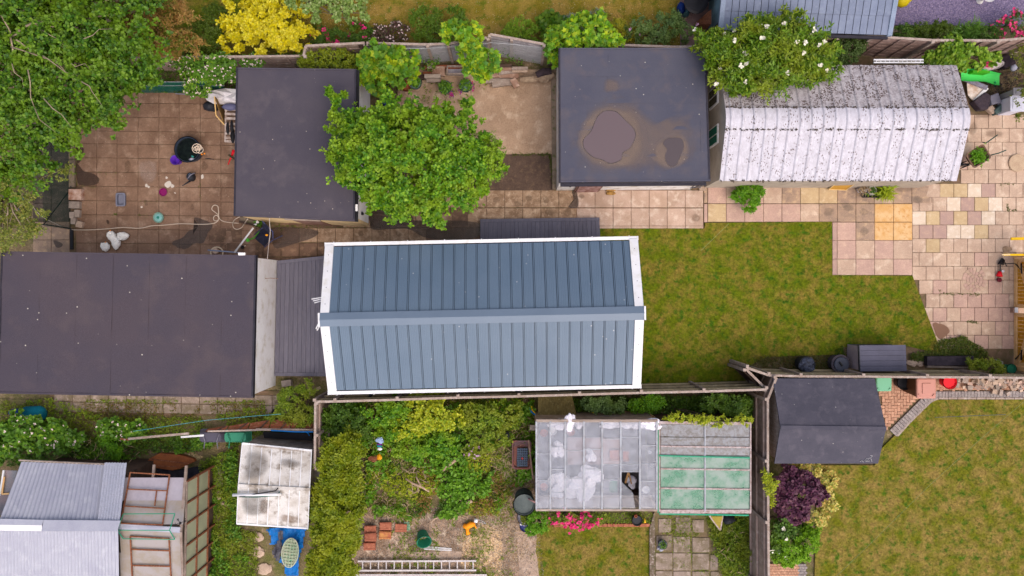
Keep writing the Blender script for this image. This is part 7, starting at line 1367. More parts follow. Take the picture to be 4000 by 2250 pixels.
lv = thing('spirit_level', 'yellow level lying across the top of the wooden gate', 'level', t(8, 2480, 1112)); part('level_body', MB().beam(t(8, 2365, 1112, 1.2), t(8, 2800, 1112, 1.2), .06, .04), p_yell, lv, bevel=.008); part('level_end', MB().beam(t(8, 2350, 1112, 1.2), t(8, 2430, 1112, 1.2), .035, .045), C_('pale_end', (214, 190, 150)), lv)
sm = thing('strimmer', 'red and black strimmer lying in front of the wooden gate', 'strimmer', t(8, 2340, 1250))
part('motor_housing', MB().tube([t(8, 2330, 1280, .1), t(8, 2325, 1330, .12)], [.05, .1], 10), p_red, sm, smooth=True); part('guard', MB().add([t(8, 2305, 1210, .12), t(8, 2350, 1140, .14), t(8, 2385, 1165, .12), t(8, 2370, 1215, .1), t(8, 2345, 1190, .2)], [(0, 4, 1), (1, 4, 2), (2, 4, 3), (3, 4, 0)]), m_black, sm); part('shaft', MB().tube([t(8, 2335, 1215, .12), t(8, 2332, 1290, .12)], .022, 6), p_dk, sm); part('shaft', MB().tube([t(8, 2370, 1205, .2), t(8, 2480, 1198, .35)], .014, 6).tube([t(8, 2365, 1150, .15), t(8, 2400, 1230, .3)], .014, 6), m_black, sm)
part('spool', MB().lathe(t(8, 2320, 1365, .06), [(.0001, .05), (.075, .05), (.075, 0)], 16), C_('dark_red', (96, 30, 44)), sm); part('knob', MB().lathe(t(8, 2357, 1278, .1), [(.045, 0), (.045, .04), (.0001, .05)], 14), C_('pale_knob', (206, 204, 212)), sm)
gt = thing('gate', 'pair of tall orange brown wooden gates at the right edge', 'gate', v(2545, 790)); m_gate = M('orange_stained_wood', (206, 148, 40), (188, 130, 34), (220, 166, 60), scale=5, fine=50, famt=.2, rand=.1); m_gf = M('pale_gate_frame', (228, 186, 132), (212, 168, 116), scale=5, fine=50, famt=.15)
gx_ = S(3952, 1000).x + .03
def gp_(yS, z, dx=0): return Vector((gx_ + dx, (1125 - yS) * K, z))
for leaf, (ya, yb2) in enumerate(((1010, 1202), (1222, 1424))):
 nb = 14
 for i in range(nb):
  a, b = ya + (yb2 - ya) * i / nb, ya + (yb2 - ya) * (i + .95) / nb; part('gate_board', MB().prism([gp_(a, 0, .05), gp_(b, 0, .05), gp_(b, 0, .07), gp_(a, 0, .07)], .06, 1.85), m_gate, gt)
 for yy in (ya + 6, yb2 - 6): part('gate_frame', MB().prism([gp_(yy - 6, 0), gp_(yy + 6, 0), gp_(yy + 6, 0, .048), gp_(yy - 6, 0, .048)], .06, 1.85), m_gf, gt)
 for z in (.12, .95, 1.75): a, b = gp_(ya + 12, z, .022), gp_(yb2 - 12, z, .022); part('gate_rail', MB().beam(a, b, .045, .12), m_gf, gt)
 a, b = (gp_(ya + 14, .3, .02), gp_(yb2 - 14, .88, .02)) if leaf == 0 else (gp_(yb2 - 14, .3, .02), gp_(ya + 14, .88, .02)); part('brace', MB().beam(a, b, .044, .1), m_gf, gt)
 yh = ya + 20 if leaf == 0 else yb2 - 22
 part('hinge_strap', MB().add([gp_(yh + 34 if leaf == 0 else yh - 36, .5, -.01), gp_(yh, .2, -.01), gp_(yh, .1, -.01)], [(0, 1, 2)]).beam(gp_(yh, .45, -.02), gp_(yh + (40 if leaf == 0 else -40), .47, -.02), .02, .05), m_black, gt)
part('gate_post', MB().prism([gp_(1203, 0, -.1), gp_(1221, 0, -.1), gp_(1221, 0, .1), gp_(1203, 0, .1)], 0, .18), m_timber, gt); part('latch', MB().beam(gp_(1200, .3, -.08), gp_(1220, .3, -.08), .1, .03), m_wire, gt)
part('gate_post', MB().prism([gp_(1428, 0, -.05), gp_(1444, 0, -.05), gp_(1444, 0, .12), gp_(1428, 0, .12)], 0, 1.9), m_gf, gt); part('gate_post', MB().prism([gp_(992, 0, -.02), gp_(1008, 0, -.02), gp_(1008, 0, .12), gp_(992, 0, .12)], 0, 1.9), m_gf, gt)
def Zr(x, y, z=0): return S(3700 + x / 5.173, 200 + y / 5.173, z)
sl_ = thing('slide', 'bright green curved plastic toy slide by the end of the white garage', 'slide', Zr(650, 520)); pts = [(280, 485, .9), (420, 500, .85), (600, 500, .7), (760, 510, .5), (900, 560, .3), (1055, 590, .12)]
m = MB();
for i, (x, y, z) in enumerate(pts):
 c = Zr(x, y, z); m.v += [tuple(c + Vector((0, .2, .1))), tuple(c + Vector((0, .17, 0))), tuple(c + Vector((0, -.17, 0))), tuple(c + Vector((0, -.2, .1)))]
for i in range(len(pts) - 1):
 for k in range(3): m.f.append((i * 4 + k, i * 4 + k + 1, i * 4 + k + 5, i * 4 + k + 4))
part('chute', m, C_('bright_green_plastic', (72, 200, 92)), sl_, smooth=True); part('side_wall', MB().beam(Zr(450, 430, .9), Zr(790, 440, .7), .08, .25), C_('deep_green_plastic', (60, 150, 20)), sl_); part('leg', MB().tube([Zr(970, 620, .3), Zr(960, 720, .0)], .02, 5), C_('teal_tube', (20, 120, 100)), sl_)
hb_ = pot('white boat shaped basket of pink flowers above the green slide', Zr(800, 330, .3), .28, .25, C_('off_white_plastic', (200, 190, 190)), name='flower_basket', cat='planter', taper=.6); hb_.scale = (1.5, .55, 1); hb_.rotation_euler = (0, 0, .2)
P = np.array([tuple(Zr(random.choice((700, 850)) + random.gauss(0, 35), random.choice((290, 220)) + random.gauss(0, 22), .65)) for _ in range(60)]); o = leaves('pink_flowers', 'disc', *sprigs(P, np.tile([0, 0, 1.0], (60, 1)), 5, .04), f_pink); tag(o, 'deep pink flowers spilling over the white boat shaped basket', 'flowers')
wd_ = thing('discarded_window', 'white framed panel thrown down at the end of the white garage', 'panel', Zr(560, 800)); q = [Zr(400, 640, .35), Zr(800, 745, .25), Zr(530, 1010, .1), Zr(420, 880, .2)]; part('panel', MB().slab4(q, .03), M('muddied_white', (206, 196, 190), (170, 140, 118), scale=5, fine=30), wd_); part('frame', MB().beam(q[1] + Vector((0, 0, .02)), q[2] + Vector((0, 0, .02)), .1, .06), m_white, wd_); part('frame', MB().beam(Zr(280, 530, .5), Zr(800, 740, .35), .14, .05), M('slate_board', (132, 134, 160), (120, 110, 120), scale=5), wd_)
for (x0_, y0_, x1_, y1_, h_, mt, lb) in ((1265, 890, 1560, 1220, .7, C_('pale_box', (206, 206, 222)), 'pale grey storage box at the right edge above the terrace'), (1150, 930, 1262, 1220, .35, p_grey, 'dark grey box beside the pale storage box'), (1330, 740, 1600, 895, .8, C_('mid_grey_box', (150, 146, 152)), 'grey lidded box behind the pale storage box')):
 bx = thing('storage_box', lb, 'storage box', Zr((x0_ + x1_) / 2, (y0_ + y1_) / 2)); a, b = Zr(x0_, y0_, h_), Zr(x1_, y1_, h_); part('box_body', MB().box(((a.x + b.x) / 2, (a.y + b.y) / 2, h_ / 2), (abs(b.x - a.x) - .06, abs(a.y - b.y) - .06, h_ - .04)), mt, bx, bevel=.02); part('lid', MB().box(((a.x + b.x) / 2, (a.y + b.y) / 2, h_ - .0), (abs(b.x - a.x), abs(a.y - b.y), .05)).box(((a.x + b.x) / 2, (a.y + b.y) / 2, h_ + .035), (abs(b.x - a.x) * .7, abs(a.y - b.y) * .7, .02)), mt, bx, bevel=.015)
for pts, z, mt, lb in (([(860, 900), (1040, 830), (1110, 1030), (910, 1080)], .3, p_grey, 'tilted grey crate amid the clutter'), ([(800, 1150), (920, 1080), (1000, 1180), (940, 1270)], .2, m_stone, 'pale stone slab at the edge of the terrace clutter'), ([(960, 1190), (1110, 1050), (1130, 1200), (1000, 1285)], .25, C_('dark_slate', (74, 92, 92)), 'dark slate slab beside the pale stone slab'), ([(540, 1010), (780, 820), (900, 900), (840, 1170), (680, 1180)], .3, M('black_gravel_bag', (56, 48, 58), (70, 60, 66), scale=12, famt=.4), 'heap of dark compost sacks beside the white panel'), ([(1020, 90), (1330, 60), (1400, 250), (1180, 340), (1040, 240)], .3, M('black_cover', (34, 26, 34), (50, 40, 46), scale=8, famt=.4), 'black plastic cover in the corner at the top right')):
 mb = MB().prism([Zr(x, y, z) for x, y in pts], .0, z); single('garden_clutter' if 'heap' in lb or 'cover' in lb else 'slab', mb, mt, lb, 'slab' if 'slab' in lb else 'clutter', bevel=.03)
single('grey_pebble', MB().blob(Zr(1340, 330, .2), (.12, .12, .08), 10, .3, 6), p_lgrey, 'crumpled pale grey bag by the black cover', 'bag', smooth=True)
ld = thing('ladder', 'white ladder lying behind the ribbed white garage roof', 'ladder', t(4, 1300, 612));
for y in (603, 630): part('ladder_rail', MB().beam(t(4, 1060, y, 1.9), t(4, 1560, y, 1.9), .04, .06), m_white, ld)
for k in range(11): part('rung', MB().beam(t(4, 1090 + k * 44, 603, 1.9), t(4, 1090 + k * 44, 630, 1.9), .02, .02), m_white, ld)
single('bird_bath', MB().lathe(t(4, 2130, 5, .0), [(.12, 0), (.05, .1), (.05, .4), (.24, .5), (.23, .52), (.19, .46), (.0001, .45)], 20), M('pale_ceramic', (216, 214, 214), None), 'white bowl of a bird bath on the slate gravel', 'bird bath', smooth=False)
single('plant_tag', MB().lathe(t(4, 1932, 278, .5), [(.0001, 0), (.05, 0), (.05, .015), (.0001, .015)], 12), m_white, 'small round white tag above the strappy border plant', 'tag')
single('yellow_plant', MB().blob(t(4, 1350, 5, .3), (.28, .2, .2), 12, .3, 9), C_('yellow_green', (190, 170, 20)), 'yellow green tuft at the top edge beside the summerhouse', 'plant', smooth=True)
wbut = pot('black water butt by the summerhouse wall at the top edge', t(3, 1850, 20, .0), .36, .9, m_black, None, name='water_butt', cat='water butt', taper=.9); part('lid', MB().lathe(t(3, 1850, 20, .9), [(.38, 0), (.38, .03), (.3, .05), (.0001, .06)], 24), m_black, wbut)
single('blue_cover', MB().blob(t(3, 1700, 80, .3), (.14, .2, .15), 10, .3, 3), C_('dark_blue_sheet', (20, 46, 110)), 'crumpled dark blue cover left of the water butt', 'cover', smooth=True)
single('jug', MB().lathe(t(3, 1735, 150, 0), [(.1, 0), (.12, .1), (.11, .25), (.05, .32), (.05, .36), (.035, .36)], 16), C_('slate_teal', (70, 104, 112)), 'slate teal jug under the water butt', 'jug', smooth=True)
rs_ = single('rusty_sheet', MB().slab4([t(3, 1825, 245, .1), t(3, 1925, 320, .1), t(3, 2005, 240, 1.2), t(3, 2005, 90, 1.2)], .01), m_rust, 'rusty metal sheet leaning on the pale blue summerhouse wall', 'metal sheet')
zone('pink_paving', [t(3, 1690, 0), t(3, 1990, 0), t(3, 1990, 300), t(3, 1850, 480), t(3, 1690, 480)], .012, M('pinkish_paving', (140, 112, 108), (120, 96, 92), scale=3, fine=40, famt=.2))
# --- bottom right: bins, planters, rubble, bricks
def bag_pot(c, r, h, label):
 root = thing('planter_sack', label, 'planter', (c.x, c.y, 0)); part('sack', MB().lathe(c, [(r * .85, 0), (r, h * .5), (r * .98, h), (r * .85, h + .01), (r * .8, h - .06)], 18), p_dk, root); part('crumpled_top', MB().blob(c + Vector((0, 0, h)), (r * .85, r * .85, .06), 22, .35, 3), M('black_polythene', (50, 52, 64), (84, 90, 110), scale=14, rough=.3), root); return root
bag_pot(t(12, 335, 755, .02), .27, .5, 'black polythene sack planter by the boarded fence')
cb = thing('compost_bin', 'round black bin with a handled lid left of the storage box', 'bin', t(12, 665, 745)); c = t(12, 665, 745, .02); part('bin_wall', MB().lathe(c, [(.24, 0), (.28, .45), (.3, .45), (.3, .5), (.24, .5), (.23, .46)], 26), M('dusty_dark_plastic', (84, 76, 84), (70, 66, 76), scale=6), cb); part('lid', MB().lathe(c + Vector((.02, -.02, 0)), [(.235, .48), (.235, .52), (.22, .53), (.0001, .53)], 24), C_('slate_lid', (74, 78, 92)), cb); part('lid_handle', MB().beam(c + Vector((-.06, .07, .56)), c + Vector((.03, -.06, .56)), .04, .04), m_black, cb)
sb = thing('storage_box', 'grey plastic garden storage box with a slatted lid by the fence', 'storage box', t(12, 1060, 700)); m_sb = M('grey_box_lid', (88, 88, 108), (80, 80, 98), scale=2, rough=.45, famt=.05); m_sb2 = M('mauve_box_side', (180, 162, 170), (166, 150, 158), scale=3, famt=.08)
q = [t(12, 915, 575, .95), t(12, 1385, 570, .95), t(12, 1395, 835, .95), t(12, 925, 838, .95)]
for i in range(5):
 u0, u1 = i / 5, (i + .96) / 5; part('lid_slat', MB().slab4([q[0].lerp(q[3], u1), q[1].lerp(q[2], u1), q[1].lerp(q[2], u0), q[0].lerp(q[3], u0)], .04), m_sb, sb)
part('lid_front', MB().beam(q[0] + Vector((0, 0, -.03)), q[3] + Vector((0, 0, -.03)), .03, .08), p_dk, sb)
xl, xr2, yt_, ybm = q[0].x + .03, q[1].x - .05, q[0].y - .03, q[3].y + .04
for i in range(6): part('side_panel', MB().prism([(xl, ybm), (xl + .03, ybm), (xl + .03, yt_), (xl, yt_)], .02 + i * .148, .02 + i * .148 + .142), m_sb2, sb)
part('box_body', MB().prism([(xl + .04, ybm), (xr2, ybm), (xr2, yt_), (xl + .04, yt_)], .02, .9), m_sb, sb)
rp = thing('railway_sleeper', 'black rotting sleeper bed edge by the end of the fence', 'sleeper', t(12, 1800, 740)); part('beam', MB().beam(t(12, 1585, 730, .2), t(12, 2050, 725, .2), .3, .2), M('black_wood', (52, 46, 54), (70, 62, 70), scale=6, famt=.3), rp); part('beam', MB().beam(t(12, 1590, 785, .1), t(12, 2000, 795, .1), .06, .12), m_gblock, rp)
part('white_rubble', MB().blob(t(12, 1450, 750, .04), (.18, .12, .04), 10, .3, 7).blob(t(12, 1530, 760, .04), (.12, .1, .04), 10, .3, 8), m_stone, rp)
gpot = pot('green gas bottle shaped pot with a terracotta filling by the gate', t(12, 2380, 800, .05), .15, .35, p_green, p_terra); part('collar', MB().tube([t(12, 2275, 740, .12), t(12, 2340, 770, .15)], [.1, .13], 16), C_('grey_green', (150, 156, 150)), gpot, smooth=True)
def wheelie(a, b, h, lidm, bodym, label, lean, inset=True):
 p, q = t(12, *a, h), t(12, *b, h); cx, cy = (p.x + q.x) / 2, (p.y + q.y) / 2; hx, hy = abs(q.x - p.x) / 2, abs(p.y - q.y) / 2; root = thing('wheelie_bin', label, 'bin', (cx, cy, 0))
 part('bin_body', bowl(cx, cy, [(hx * .72, hy * .72, .04, .04), (hx * .93, hy * .9, .04, h - .08)]), bodym, root); part('lid', bowl(cx, cy, [(hx, hy, .05, h - .09), (hx, hy, .05, h - .02), (hx * .9, hy * .9, .05, h)]), lidm, root)
 if inset: part('lid_panel', bowl(cx, cy, [(hx * .48, hy * .55, .03, h), (hx * .46, hy * .52, .03, h + .025)]), lidm, root)
 for s in (-1, 1): part('lid_handle', MB().beam(Vector((cx + s * hx * .6, cy - hy * .75, h + .01)), Vector((cx + s * hx * .85, cy - hy * .55, h + .01)), .03, .04), lidm, root)
 for s in (-1, 1): part('wheel', MB().tube([Vector((cx + s * hx * .7 - .02, cy + hy * .6, .1)), Vector((cx + s * hx * .7 + .02, cy + hy * .6, .1))], .1, 12), m_black, root)
 return root
wheelie((1500, 908), (1690, 1110), 1.07, p_bin, p_binb, 'brown wheelie bin with a salmon pink lid on the brick paving', 0)
part('bin_side', MB().add([t(12, 1350, 960, .05), t(12, 1500, 920, 1.0), t(12, 1500, 1075, 1.0), t(12, 1355, 1030, .05)], [(0, 1, 2, 3)]), p_binb, bpy.data.objects['wheelie_bin'])
wheelie((1092, 897), (1245, 1036), .9, p_mint, p_green, 'mint green lidded bin between the shed roof and the fence', 0, False)
pot('black bucket between the green bin and the brown bin', t(12, 1310, 935, .0), .22, .4, m_black, m_black, name='bucket', cat='bucket', taper=.8)
pot('red bucket half under the fence beside the rubble heap', t(12, 1770, 930, .0), .22, .35, p_red, p_red, name='bucket', cat='bucket', taper=.8)
bp = thing('brick_paving', 'herringbone brick paving between the felt shed and the right lawn', 'paving', t(12, 1350, 1200)); bp['kind'] = 'structure'; del bp['category']
zone('paving_bed', [t(12, 1050, 880), t(12, 2750, 880), t(12, 2750, 1040), t(12, 1690, 1040), t(12, 1520, 1120), t(12, 1200, 1440), t(12, 1120, 1440)], -.004, m_joint)
m_pv = M('paving_brick', (190, 146, 122), (170, 126, 104), (206, 166, 140), scale=7, fine=50, famt=.15, rand=.14); m_pvg = M('grey_paving_block', (146, 136, 134), (128, 118, 118), (176, 168, 164), scale=9, fine=60, famt=.3, rand=.1)
polyB = [t(12, 1060, 890), t(12, 2650, 890), t(12, 2650, 1030), t(12, 1690, 1030), t(12, 1515, 1110), t(12, 1170, 1440), t(12, 1120, 1100)]
PB = np.array([(p.x, p.y) for p in polyB]); BWD, BLN = .1, .2; cnt = 0; o0 = t(12, 1050, 870)
for i in range(-4, 60):
 for j in range(-30, 60):
  base = o0 + Vector(((i + j) * BWD + 0, -(i - j) * BWD * 1.0, 0))
  for k in range(2):
   pass
herr = []
for n_ in range(-40, 60):
 for m_ in range(-20, 40):
  x = (n_ + 2 * m_) * BWD; y = (n_ - 2 * m_) * BWD
  herr.append((x + BLN / 2, y + BWD / 2, 0)); herr.append((x + BWD / 2 + 0, y + BWD + BLN / 2 , 1))
H_ = np.array([(o0.x + 1.6 + a, o0.y - .9 + b) for a, b, _ in herr]); ok = inpoly(H_, PB)
kk = [i for i in range(len(herr)) if ok[i]]; kk.sort(key=lambda i: abs(H_[i][0] - t(12, 1400, 1100).x))
far = MB()
for n_, i in enumerate(kk):
 a = herr[i][2]
 if n_ < 299: piece('brick', 'pav', unit_slab, m_pv, bp, (H_[i][0], H_[i][1], .03 + random.uniform(-.003, .003)), (0, 0, PI / 2 if a else 0), (BLN - .008, BWD - .008, .04))
 else: far.box((H_[i][0], H_[i][1], .01), ((BWD if a else BLN) - .008, (BLN if a else BWD) - .008, .04))
if far.v: o = part('bricks', far, m_pv, bp); o['kind'] = 'stuff'
edge = [t(12, 1262, 1445), t(12, 1580, 1128), t(12, 1690, 1066), t(12, 2720, 1062)]
def along(pts, step):
 out = []; carry = 0
 for i in range(len(pts) - 1):
  d = pts[i + 1] - pts[i]; L_ = d.length; d.normalize(); s = carry
  while s < L_: out.append((pts[i] + d * s, d)); s += step
  carry = s - L_
 return out
for p, d in along(edge, .105): piece('edging_block', 'edb', unit_slab, m_pvg, bp, (p.x, p.y, .05), (0, 0, math.atan2(d.y, d.x)), (.096, .3 if d.y > .3 else .2, .06))
e2 = [t(12, 1325, 1450), t(12, 1420, 1345), t(12, 1640, 1128), t(12, 1710, 1106), t(12, 2720, 1106)]
for p, d in along(e2, .31): piece('kerb_stone', 'kst', unit_slab, m_cap, bp, (p.x, p.y, .05), (0, 0, math.atan2(d.y, d.x)), (.3, .06, .08))
bp2 = thing('brick_paving', 'brick paving at the bottom edge below the yellow green shrub', 'paving', t(16, 180, 1380)); bp2['kind'] = 'structure'; del bp2['category']
for j in range(8):
 for i in range(14):
  c = t(16, 12 + i * 27 + (j % 2) * 13, 1335 + j * 26); piece('brick', 'pav2', unit_slab, m_pv if i < 11 else m_pvg, bp2, (c.x, c.y, .055), (0, 0, 0), (.084, .078, .04))
rb = random.Random(5); k = 0
rubm = [m_stone, m_gblock, M('pink_rubble', (206, 176, 160), (190, 160, 148), scale=9, famt=.15, rand=.1), m_cap]
for _ in range(95):
 x, y = rb.uniform(1880, 2620), rb.uniform(905, 1000) if rb.random() < .75 else rb.uniform(905, 1060)
 if x < 2220 and y > 1000: continue
 c = t(12, x, y, .08); s = rb.uniform(.07, .2); rt = Matrix.Rotation(rb.uniform(-.6, .6), 3, 'X') @ Matrix.Rotation(rb.uniform(-.6, .6), 3, 'Y')
 if not k: rub = thing('rubble_heap', 'heap of pale broken concrete and brick along the fence at the right', 'rubble', t(12, 2200, 960))
 k += 1; part('rubble_piece', MB().box((c.x, c.y, .05 + rb.uniform(.02, .16)), (s, s * rb.uniform(.5, 1), rb.uniform(.04, .1)), rb.uniform(0, 3), rt), rb.choice(rubm), rub)
part('rubble_piece', MB().box(tuple(t(12, 2300, 1035, .12)), (.3, .2, .08), -.3), m_stone, rub)
single('thin_pole', MB().tube([t(12, 1680, 1298, .3), t(12, 2100, 1280, .3), t(12, 2390, 1270, .3)], .01, 5), C_('blue_green_pole', (76, 88, 92)), 'thin dark pole lying over the lower right lawn', 'pole')
single('washing_line', MB().tube([t(12, 2574, 1140, 1.8), t(16, 2150, 60, 1.8), t(16, 1600, 560, 1.7), t(16, 1070, 1085, 1.75), t(16, 690, 1449, 1.8)], .0035, 4), C_('green_line', (120, 150, 110)), 'thin green washing line crossing the lower right lawn', 'line')
single('washing_line', MB().tube([t(7, 2180, 800, 2.2), t(7, 1900, 1070, 2.1)], .004, 4), C_('pale_line', (140, 160, 110)), 'pale line over the upper lawn, right segment', 'line')
# --- greenhouse surroundings
cor = thing('corrugated_sheet', 'mossy brown corrugated sheet below the long fence', 'corrugated sheet', t(11, 430, 1180)); q = [t(11, 262, 1312, .9), t(11, 656, 1298, .9), t(11, 600, 1070, .75), t(11, 262, 1085, .75)]; part('sheet', MB().sheet(q, 84, 2, lambda u, w_: .014 * math.sin(u * 21 * 2 * PI)), M('mossy_corrugated', (122, 108, 66), (102, 90, 56), (138, 126, 84), scale=5, fine=40, famt=.2), cor, smooth=True); part('front_lip', MB().beam(q[0], q[1], .03, .06), m_wood, cor)
single('timber_deck', MB().prism([t(11, 230, 1250, .35), t(11, 1600, 1235, .35), t(11, 1800, 1330, .35), t(11, 230, 1340, .35)], 0, .35), M('tan_planks', (160, 130, 104), (144, 116, 92), scale=3, fine=40, famt=.2, stretch=(1, 5, 1)), 'tan wooden staging along the back of the greenhouse', 'staging')
hose('hose', [t(11, 655, 1288, .5), t(11, 760, 1290, .5), t(11, 900, 1275, .5), t(11, 1000, 1262, .5), t(11, 1068, 1225, .5)], .025, p_blue, 'blue hose behind the greenhouse')
hose('hose', [t(11, 650, 1298, .52), t(11, 740, 1290, .52), t(11, 800, 1262, .52), t(11, 826, 1228, .52)], .022, p_yell, 'yellow hose behind the greenhouse')
hose('hose', [t(11, 178, 1195, .4), t(11, 190, 1235, .4), t(11, 225, 1265, .4), t(11, 260, 1275, .4)], .025, p_blue, 'blue hose end left of the corrugated lid'); hose('hose', [t(11, 198, 1185, .45), t(11, 205, 1225, .45), t(11, 235, 1255, .45), t(11, 255, 1265, .45)], .02, p_yell, 'yellow hose end left of the corrugated lid')
def bag(c, r, label, seed, mat=None): return single('plastic_bag', MB().blob(c, r, 22, .55, seed), mat or m_bag, label, 'bag', smooth=False)
m_bag = M('white_polythene', (236, 232, 240), (220, 216, 230), scale=10, rough=.35, famt=.04)
for x, y, rx, ry, z, l in ((580, 1345, .14, .26, 2.02, 'white knotted bag poking out over the greenhouse top edge'), (460, 1370, .26, .14, 1.6, 'crumpled white bag under the second pane column'), (670, 1370, .16, .1, 1.6, 'small white bag under the third pane column'), (1000, 1370, .34, .12, 1.7, 'long white bag under the fifth pane column'), (1210, 1372, .26, .12, 1.6, 'grey white bag under the sixth pane column'), (1385, 1368, .3, .18, 2.0, 'blue white polythene bundle at the corner of the greenhouse')): bag(t(11, x, y, z), (rx, ry, .1), l, int(x))
for x, y, rx, ry, z, l in ((460, 180, .2, .22, 1.2, 'wispy white polythene below the second pane column'), (480, 530, .3, .38, 1.0, 'big white polythene heap in the second pane column'), (690, 560, .42, .4, 1.1, 'largest white polythene sheet in the middle of the greenhouse'), (800, 440, .3, .3, 1.2, 'white polythene fold in the fourth pane column'), (790, 240, .14, .2, 1.2, 'small torn polythene in the fourth pane column'), (1200, 500, .14, .2, .6, 'grey bag seen through the missing pane')): bag(t(15, x, y, z), (rx, ry, .12), l, int(x + y))
for x, y, l in ((320, 545, 'terracotta pot ring under the first pane column'), (320, 5, 'terracotta saucer near the top of the first pane column'), (410, -10, 'cream saucer near the top of the second pane column'), (590, -5, 'terracotta saucer under the third pane column'), (1345, 575, 'cream ring pot under the last pane column'), (1385, 200, 'small pale pot under the last pane column, upper'), (1405, 343, 'small pale pot under the last pane column, lower')):
 r = .12 if y not in (200, 343) else .05; single('saucer', MB().lathe(t(15, x, y, 1.3), [(r * .8, 0), (r, .08), (r - .02, .08), (r * .75, .02)], 20), p_terra if 'terra' in l else m_white, l, 'pot')
for x0_, y0_, x1_, y1_, l in ((830, 520, 900, 600, 'dark seed tray right of the polythene sheet'), (985, 500, 1060, 612, 'green edged tray under the fifth pane column'), (985, 190, 1080, 290, 'pink slatted seed tray in the fifth pane column'), (1120, 200, 1180, 300, 'pink seed tray in the sixth pane column')):
 a, b = t(15, x0_, y0_, .95), t(15, x1_, y1_, .95); single('seed_tray', bowl((a.x + b.x) / 2, (a.y + b.y) / 2, [(abs(b.x - a.x) / 2, abs(a.y - b.y) / 2, .01, .82), (abs(b.x - a.x) / 2, abs(a.y - b.y) / 2, .01, .9), (abs(b.x - a.x) / 2 - .02, abs(a.y - b.y) / 2 - .02, .01, .9), (abs(b.x - a.x) / 2 - .02, abs(a.y - b.y) / 2 - .02, .01, .84)]), p_green if 'green' in l else (p_dk if 'dark' in l else p_terra), l, 'tray')
single('wooden_trestle', MB().beam(t(15, 1170, 405, 1.2), t(15, 1140, 510, .9), .06, .06).beam(t(15, 1175, 410, 1.2), t(15, 1200, 520, .9), .04, .04), M('new_wood', (160, 124, 84), None), 'wooden prop seen through the missing pane', 'prop')
wbb = thing('wheelbarrow', 'old wheelbarrow tub holding a black seed tray left of the greenhouse', 'wheelbarrow', t(15, 92, 230)); a, b = t(15, 5, 92, .5), t(15, 188, 370, .5)
part('tray', bowl((a.x + b.x) / 2, (a.y + b.y) / 2, [(.22, .38, .08, .2), (abs(b.x - a.x) / 2, abs(a.y - b.y) / 2, .1, .5), (abs(b.x - a.x) / 2 + .02, abs(a.y - b.y) / 2 + .02, .1, .52), (abs(b.x - a.x) / 2 - .03, abs(a.y - b.y) / 2 - .03, .1, .5), (.24, .42, .08, .42)]), M('worn_tub', (110, 88, 92), (140, 88, 76), scale=3), wbb); part('leg', MB().tube([t(15, 45, 375, .4), t(15, 42, 480, .05)], .02, 6), p_dk, wbb)
stt = thing('seed_tray', 'black many celled seed tray with one red cap in the wheelbarrow', 'tray', t(15, 105, 250)); a, b = t(15, 50, 165, .55), t(15, 158, 350, .55); part('tray_base', MB().box(((a.x + b.x) / 2, (a.y + b.y) / 2, .49), (abs(b.x - a.x), abs(a.y - b.y), .04), -.05), m_black, stt)
for i in range(5):
 for j in range(8): part('cell', MB().lathe((a.x + (b.x - a.x) * (i + .5) / 5, a.y + (b.y - a.y) * (j + .5) / 8, .51), [(.03, 0), (.034, .03), (.024, .03), (.02, .005), (.0001, .005)], 8), p_red if (i, j) == (2, 4) else C_('slate_cell', (92, 108, 130)), stt)
wbt = pot('grey water barrel full of murky water at the greenhouse corner', t(15, 118, 650, .0), .33, .95, M('grey_green_barrel', (96, 104, 104), (84, 92, 92), scale=4), p_water, name='water_barrel', cat='barrel', taper=.88, fill=.92, rim=.03)
part('inlet_pipe', MB().tube([t(15, 165, 672, .95), t(15, 235, 710, 1.1)], .03, 8), M('pink_pipe', (150, 116, 116)), wbt, smooth=True)
pot('dark pot with dead stems under the water barrel', t(15, 132, 822, .0), .25, .4, p_grey, plant_=(l_weed, 24, .08, 'kite', .18, .05)); pot('blue glazed pot holding a terracotta pot and white rag', t(15, 140, 915, .0), .2, .3, p_navy, p_terra); bag(t(15, 120, 922, .34), (.12, .07, .04), 'white rag on the blue glazed pot', 4)
single('barrow_plank', MB().beam(t(15, 165, 80, .7), t(15, 210, 470, .5), .05, .06), m_timber, 'long thin batten between the wheelbarrow and the greenhouse', 'batten')
single('grey_post', MB().box(tuple(t(11, 210, 1400, .9)), (.2, .16, .1)), m_wood, 'short grey timber end at the top left corner of the greenhouse', 'timber')
tp_ = pot('round dark pot with a terracotta inner pot in the flower bed', t(15, 1243, 865, .0), .16, .3, p_dk, p_soil); part('inner_pot', MB().lathe(t(15, 1240, 838, .22), [(.04, 0), (.05, .12), (.035, .12), (.03, .06)], 12), p_terra, tp_)
single('yellow_toy', MB().tube([t(15, 1333, 870, .1), t(15, 1338, 915, .1)], [.02, .035], 6), C_('toy_yellow', (230, 180, 40)), 'small yellow toy in the flower bed', 'toy', smooth=True)
be = thing('brick_edging', 'row of reddish bricks edging the flower bed by the dry lawn', 'edging', t(15, 900, 940))
for i in range(18):
 c = t(15, 445 + i * 54, 941 - (i / 18) * 3, .06); piece('brick', 'bre', unit_slab, m_brick, be, (c.x, c.y, .07), (0, 0, random.uniform(-.04, .04)), (.168, .1, .07))
dke = single('wall_edging', MB().prism([t(15, 1378, 960), t(15, 1425, 800), t(15, 1432, 1000), t(15, 1425, 1600), t(15, 1380, 1600)], 0, .1), M('mossy_edging', (120, 104, 92), (92, 84, 66), (176, 164, 156), scale=7, fine=40, famt=.3), 'mossy stone edging between the dry lawn and the weedy slabs', 'edging')
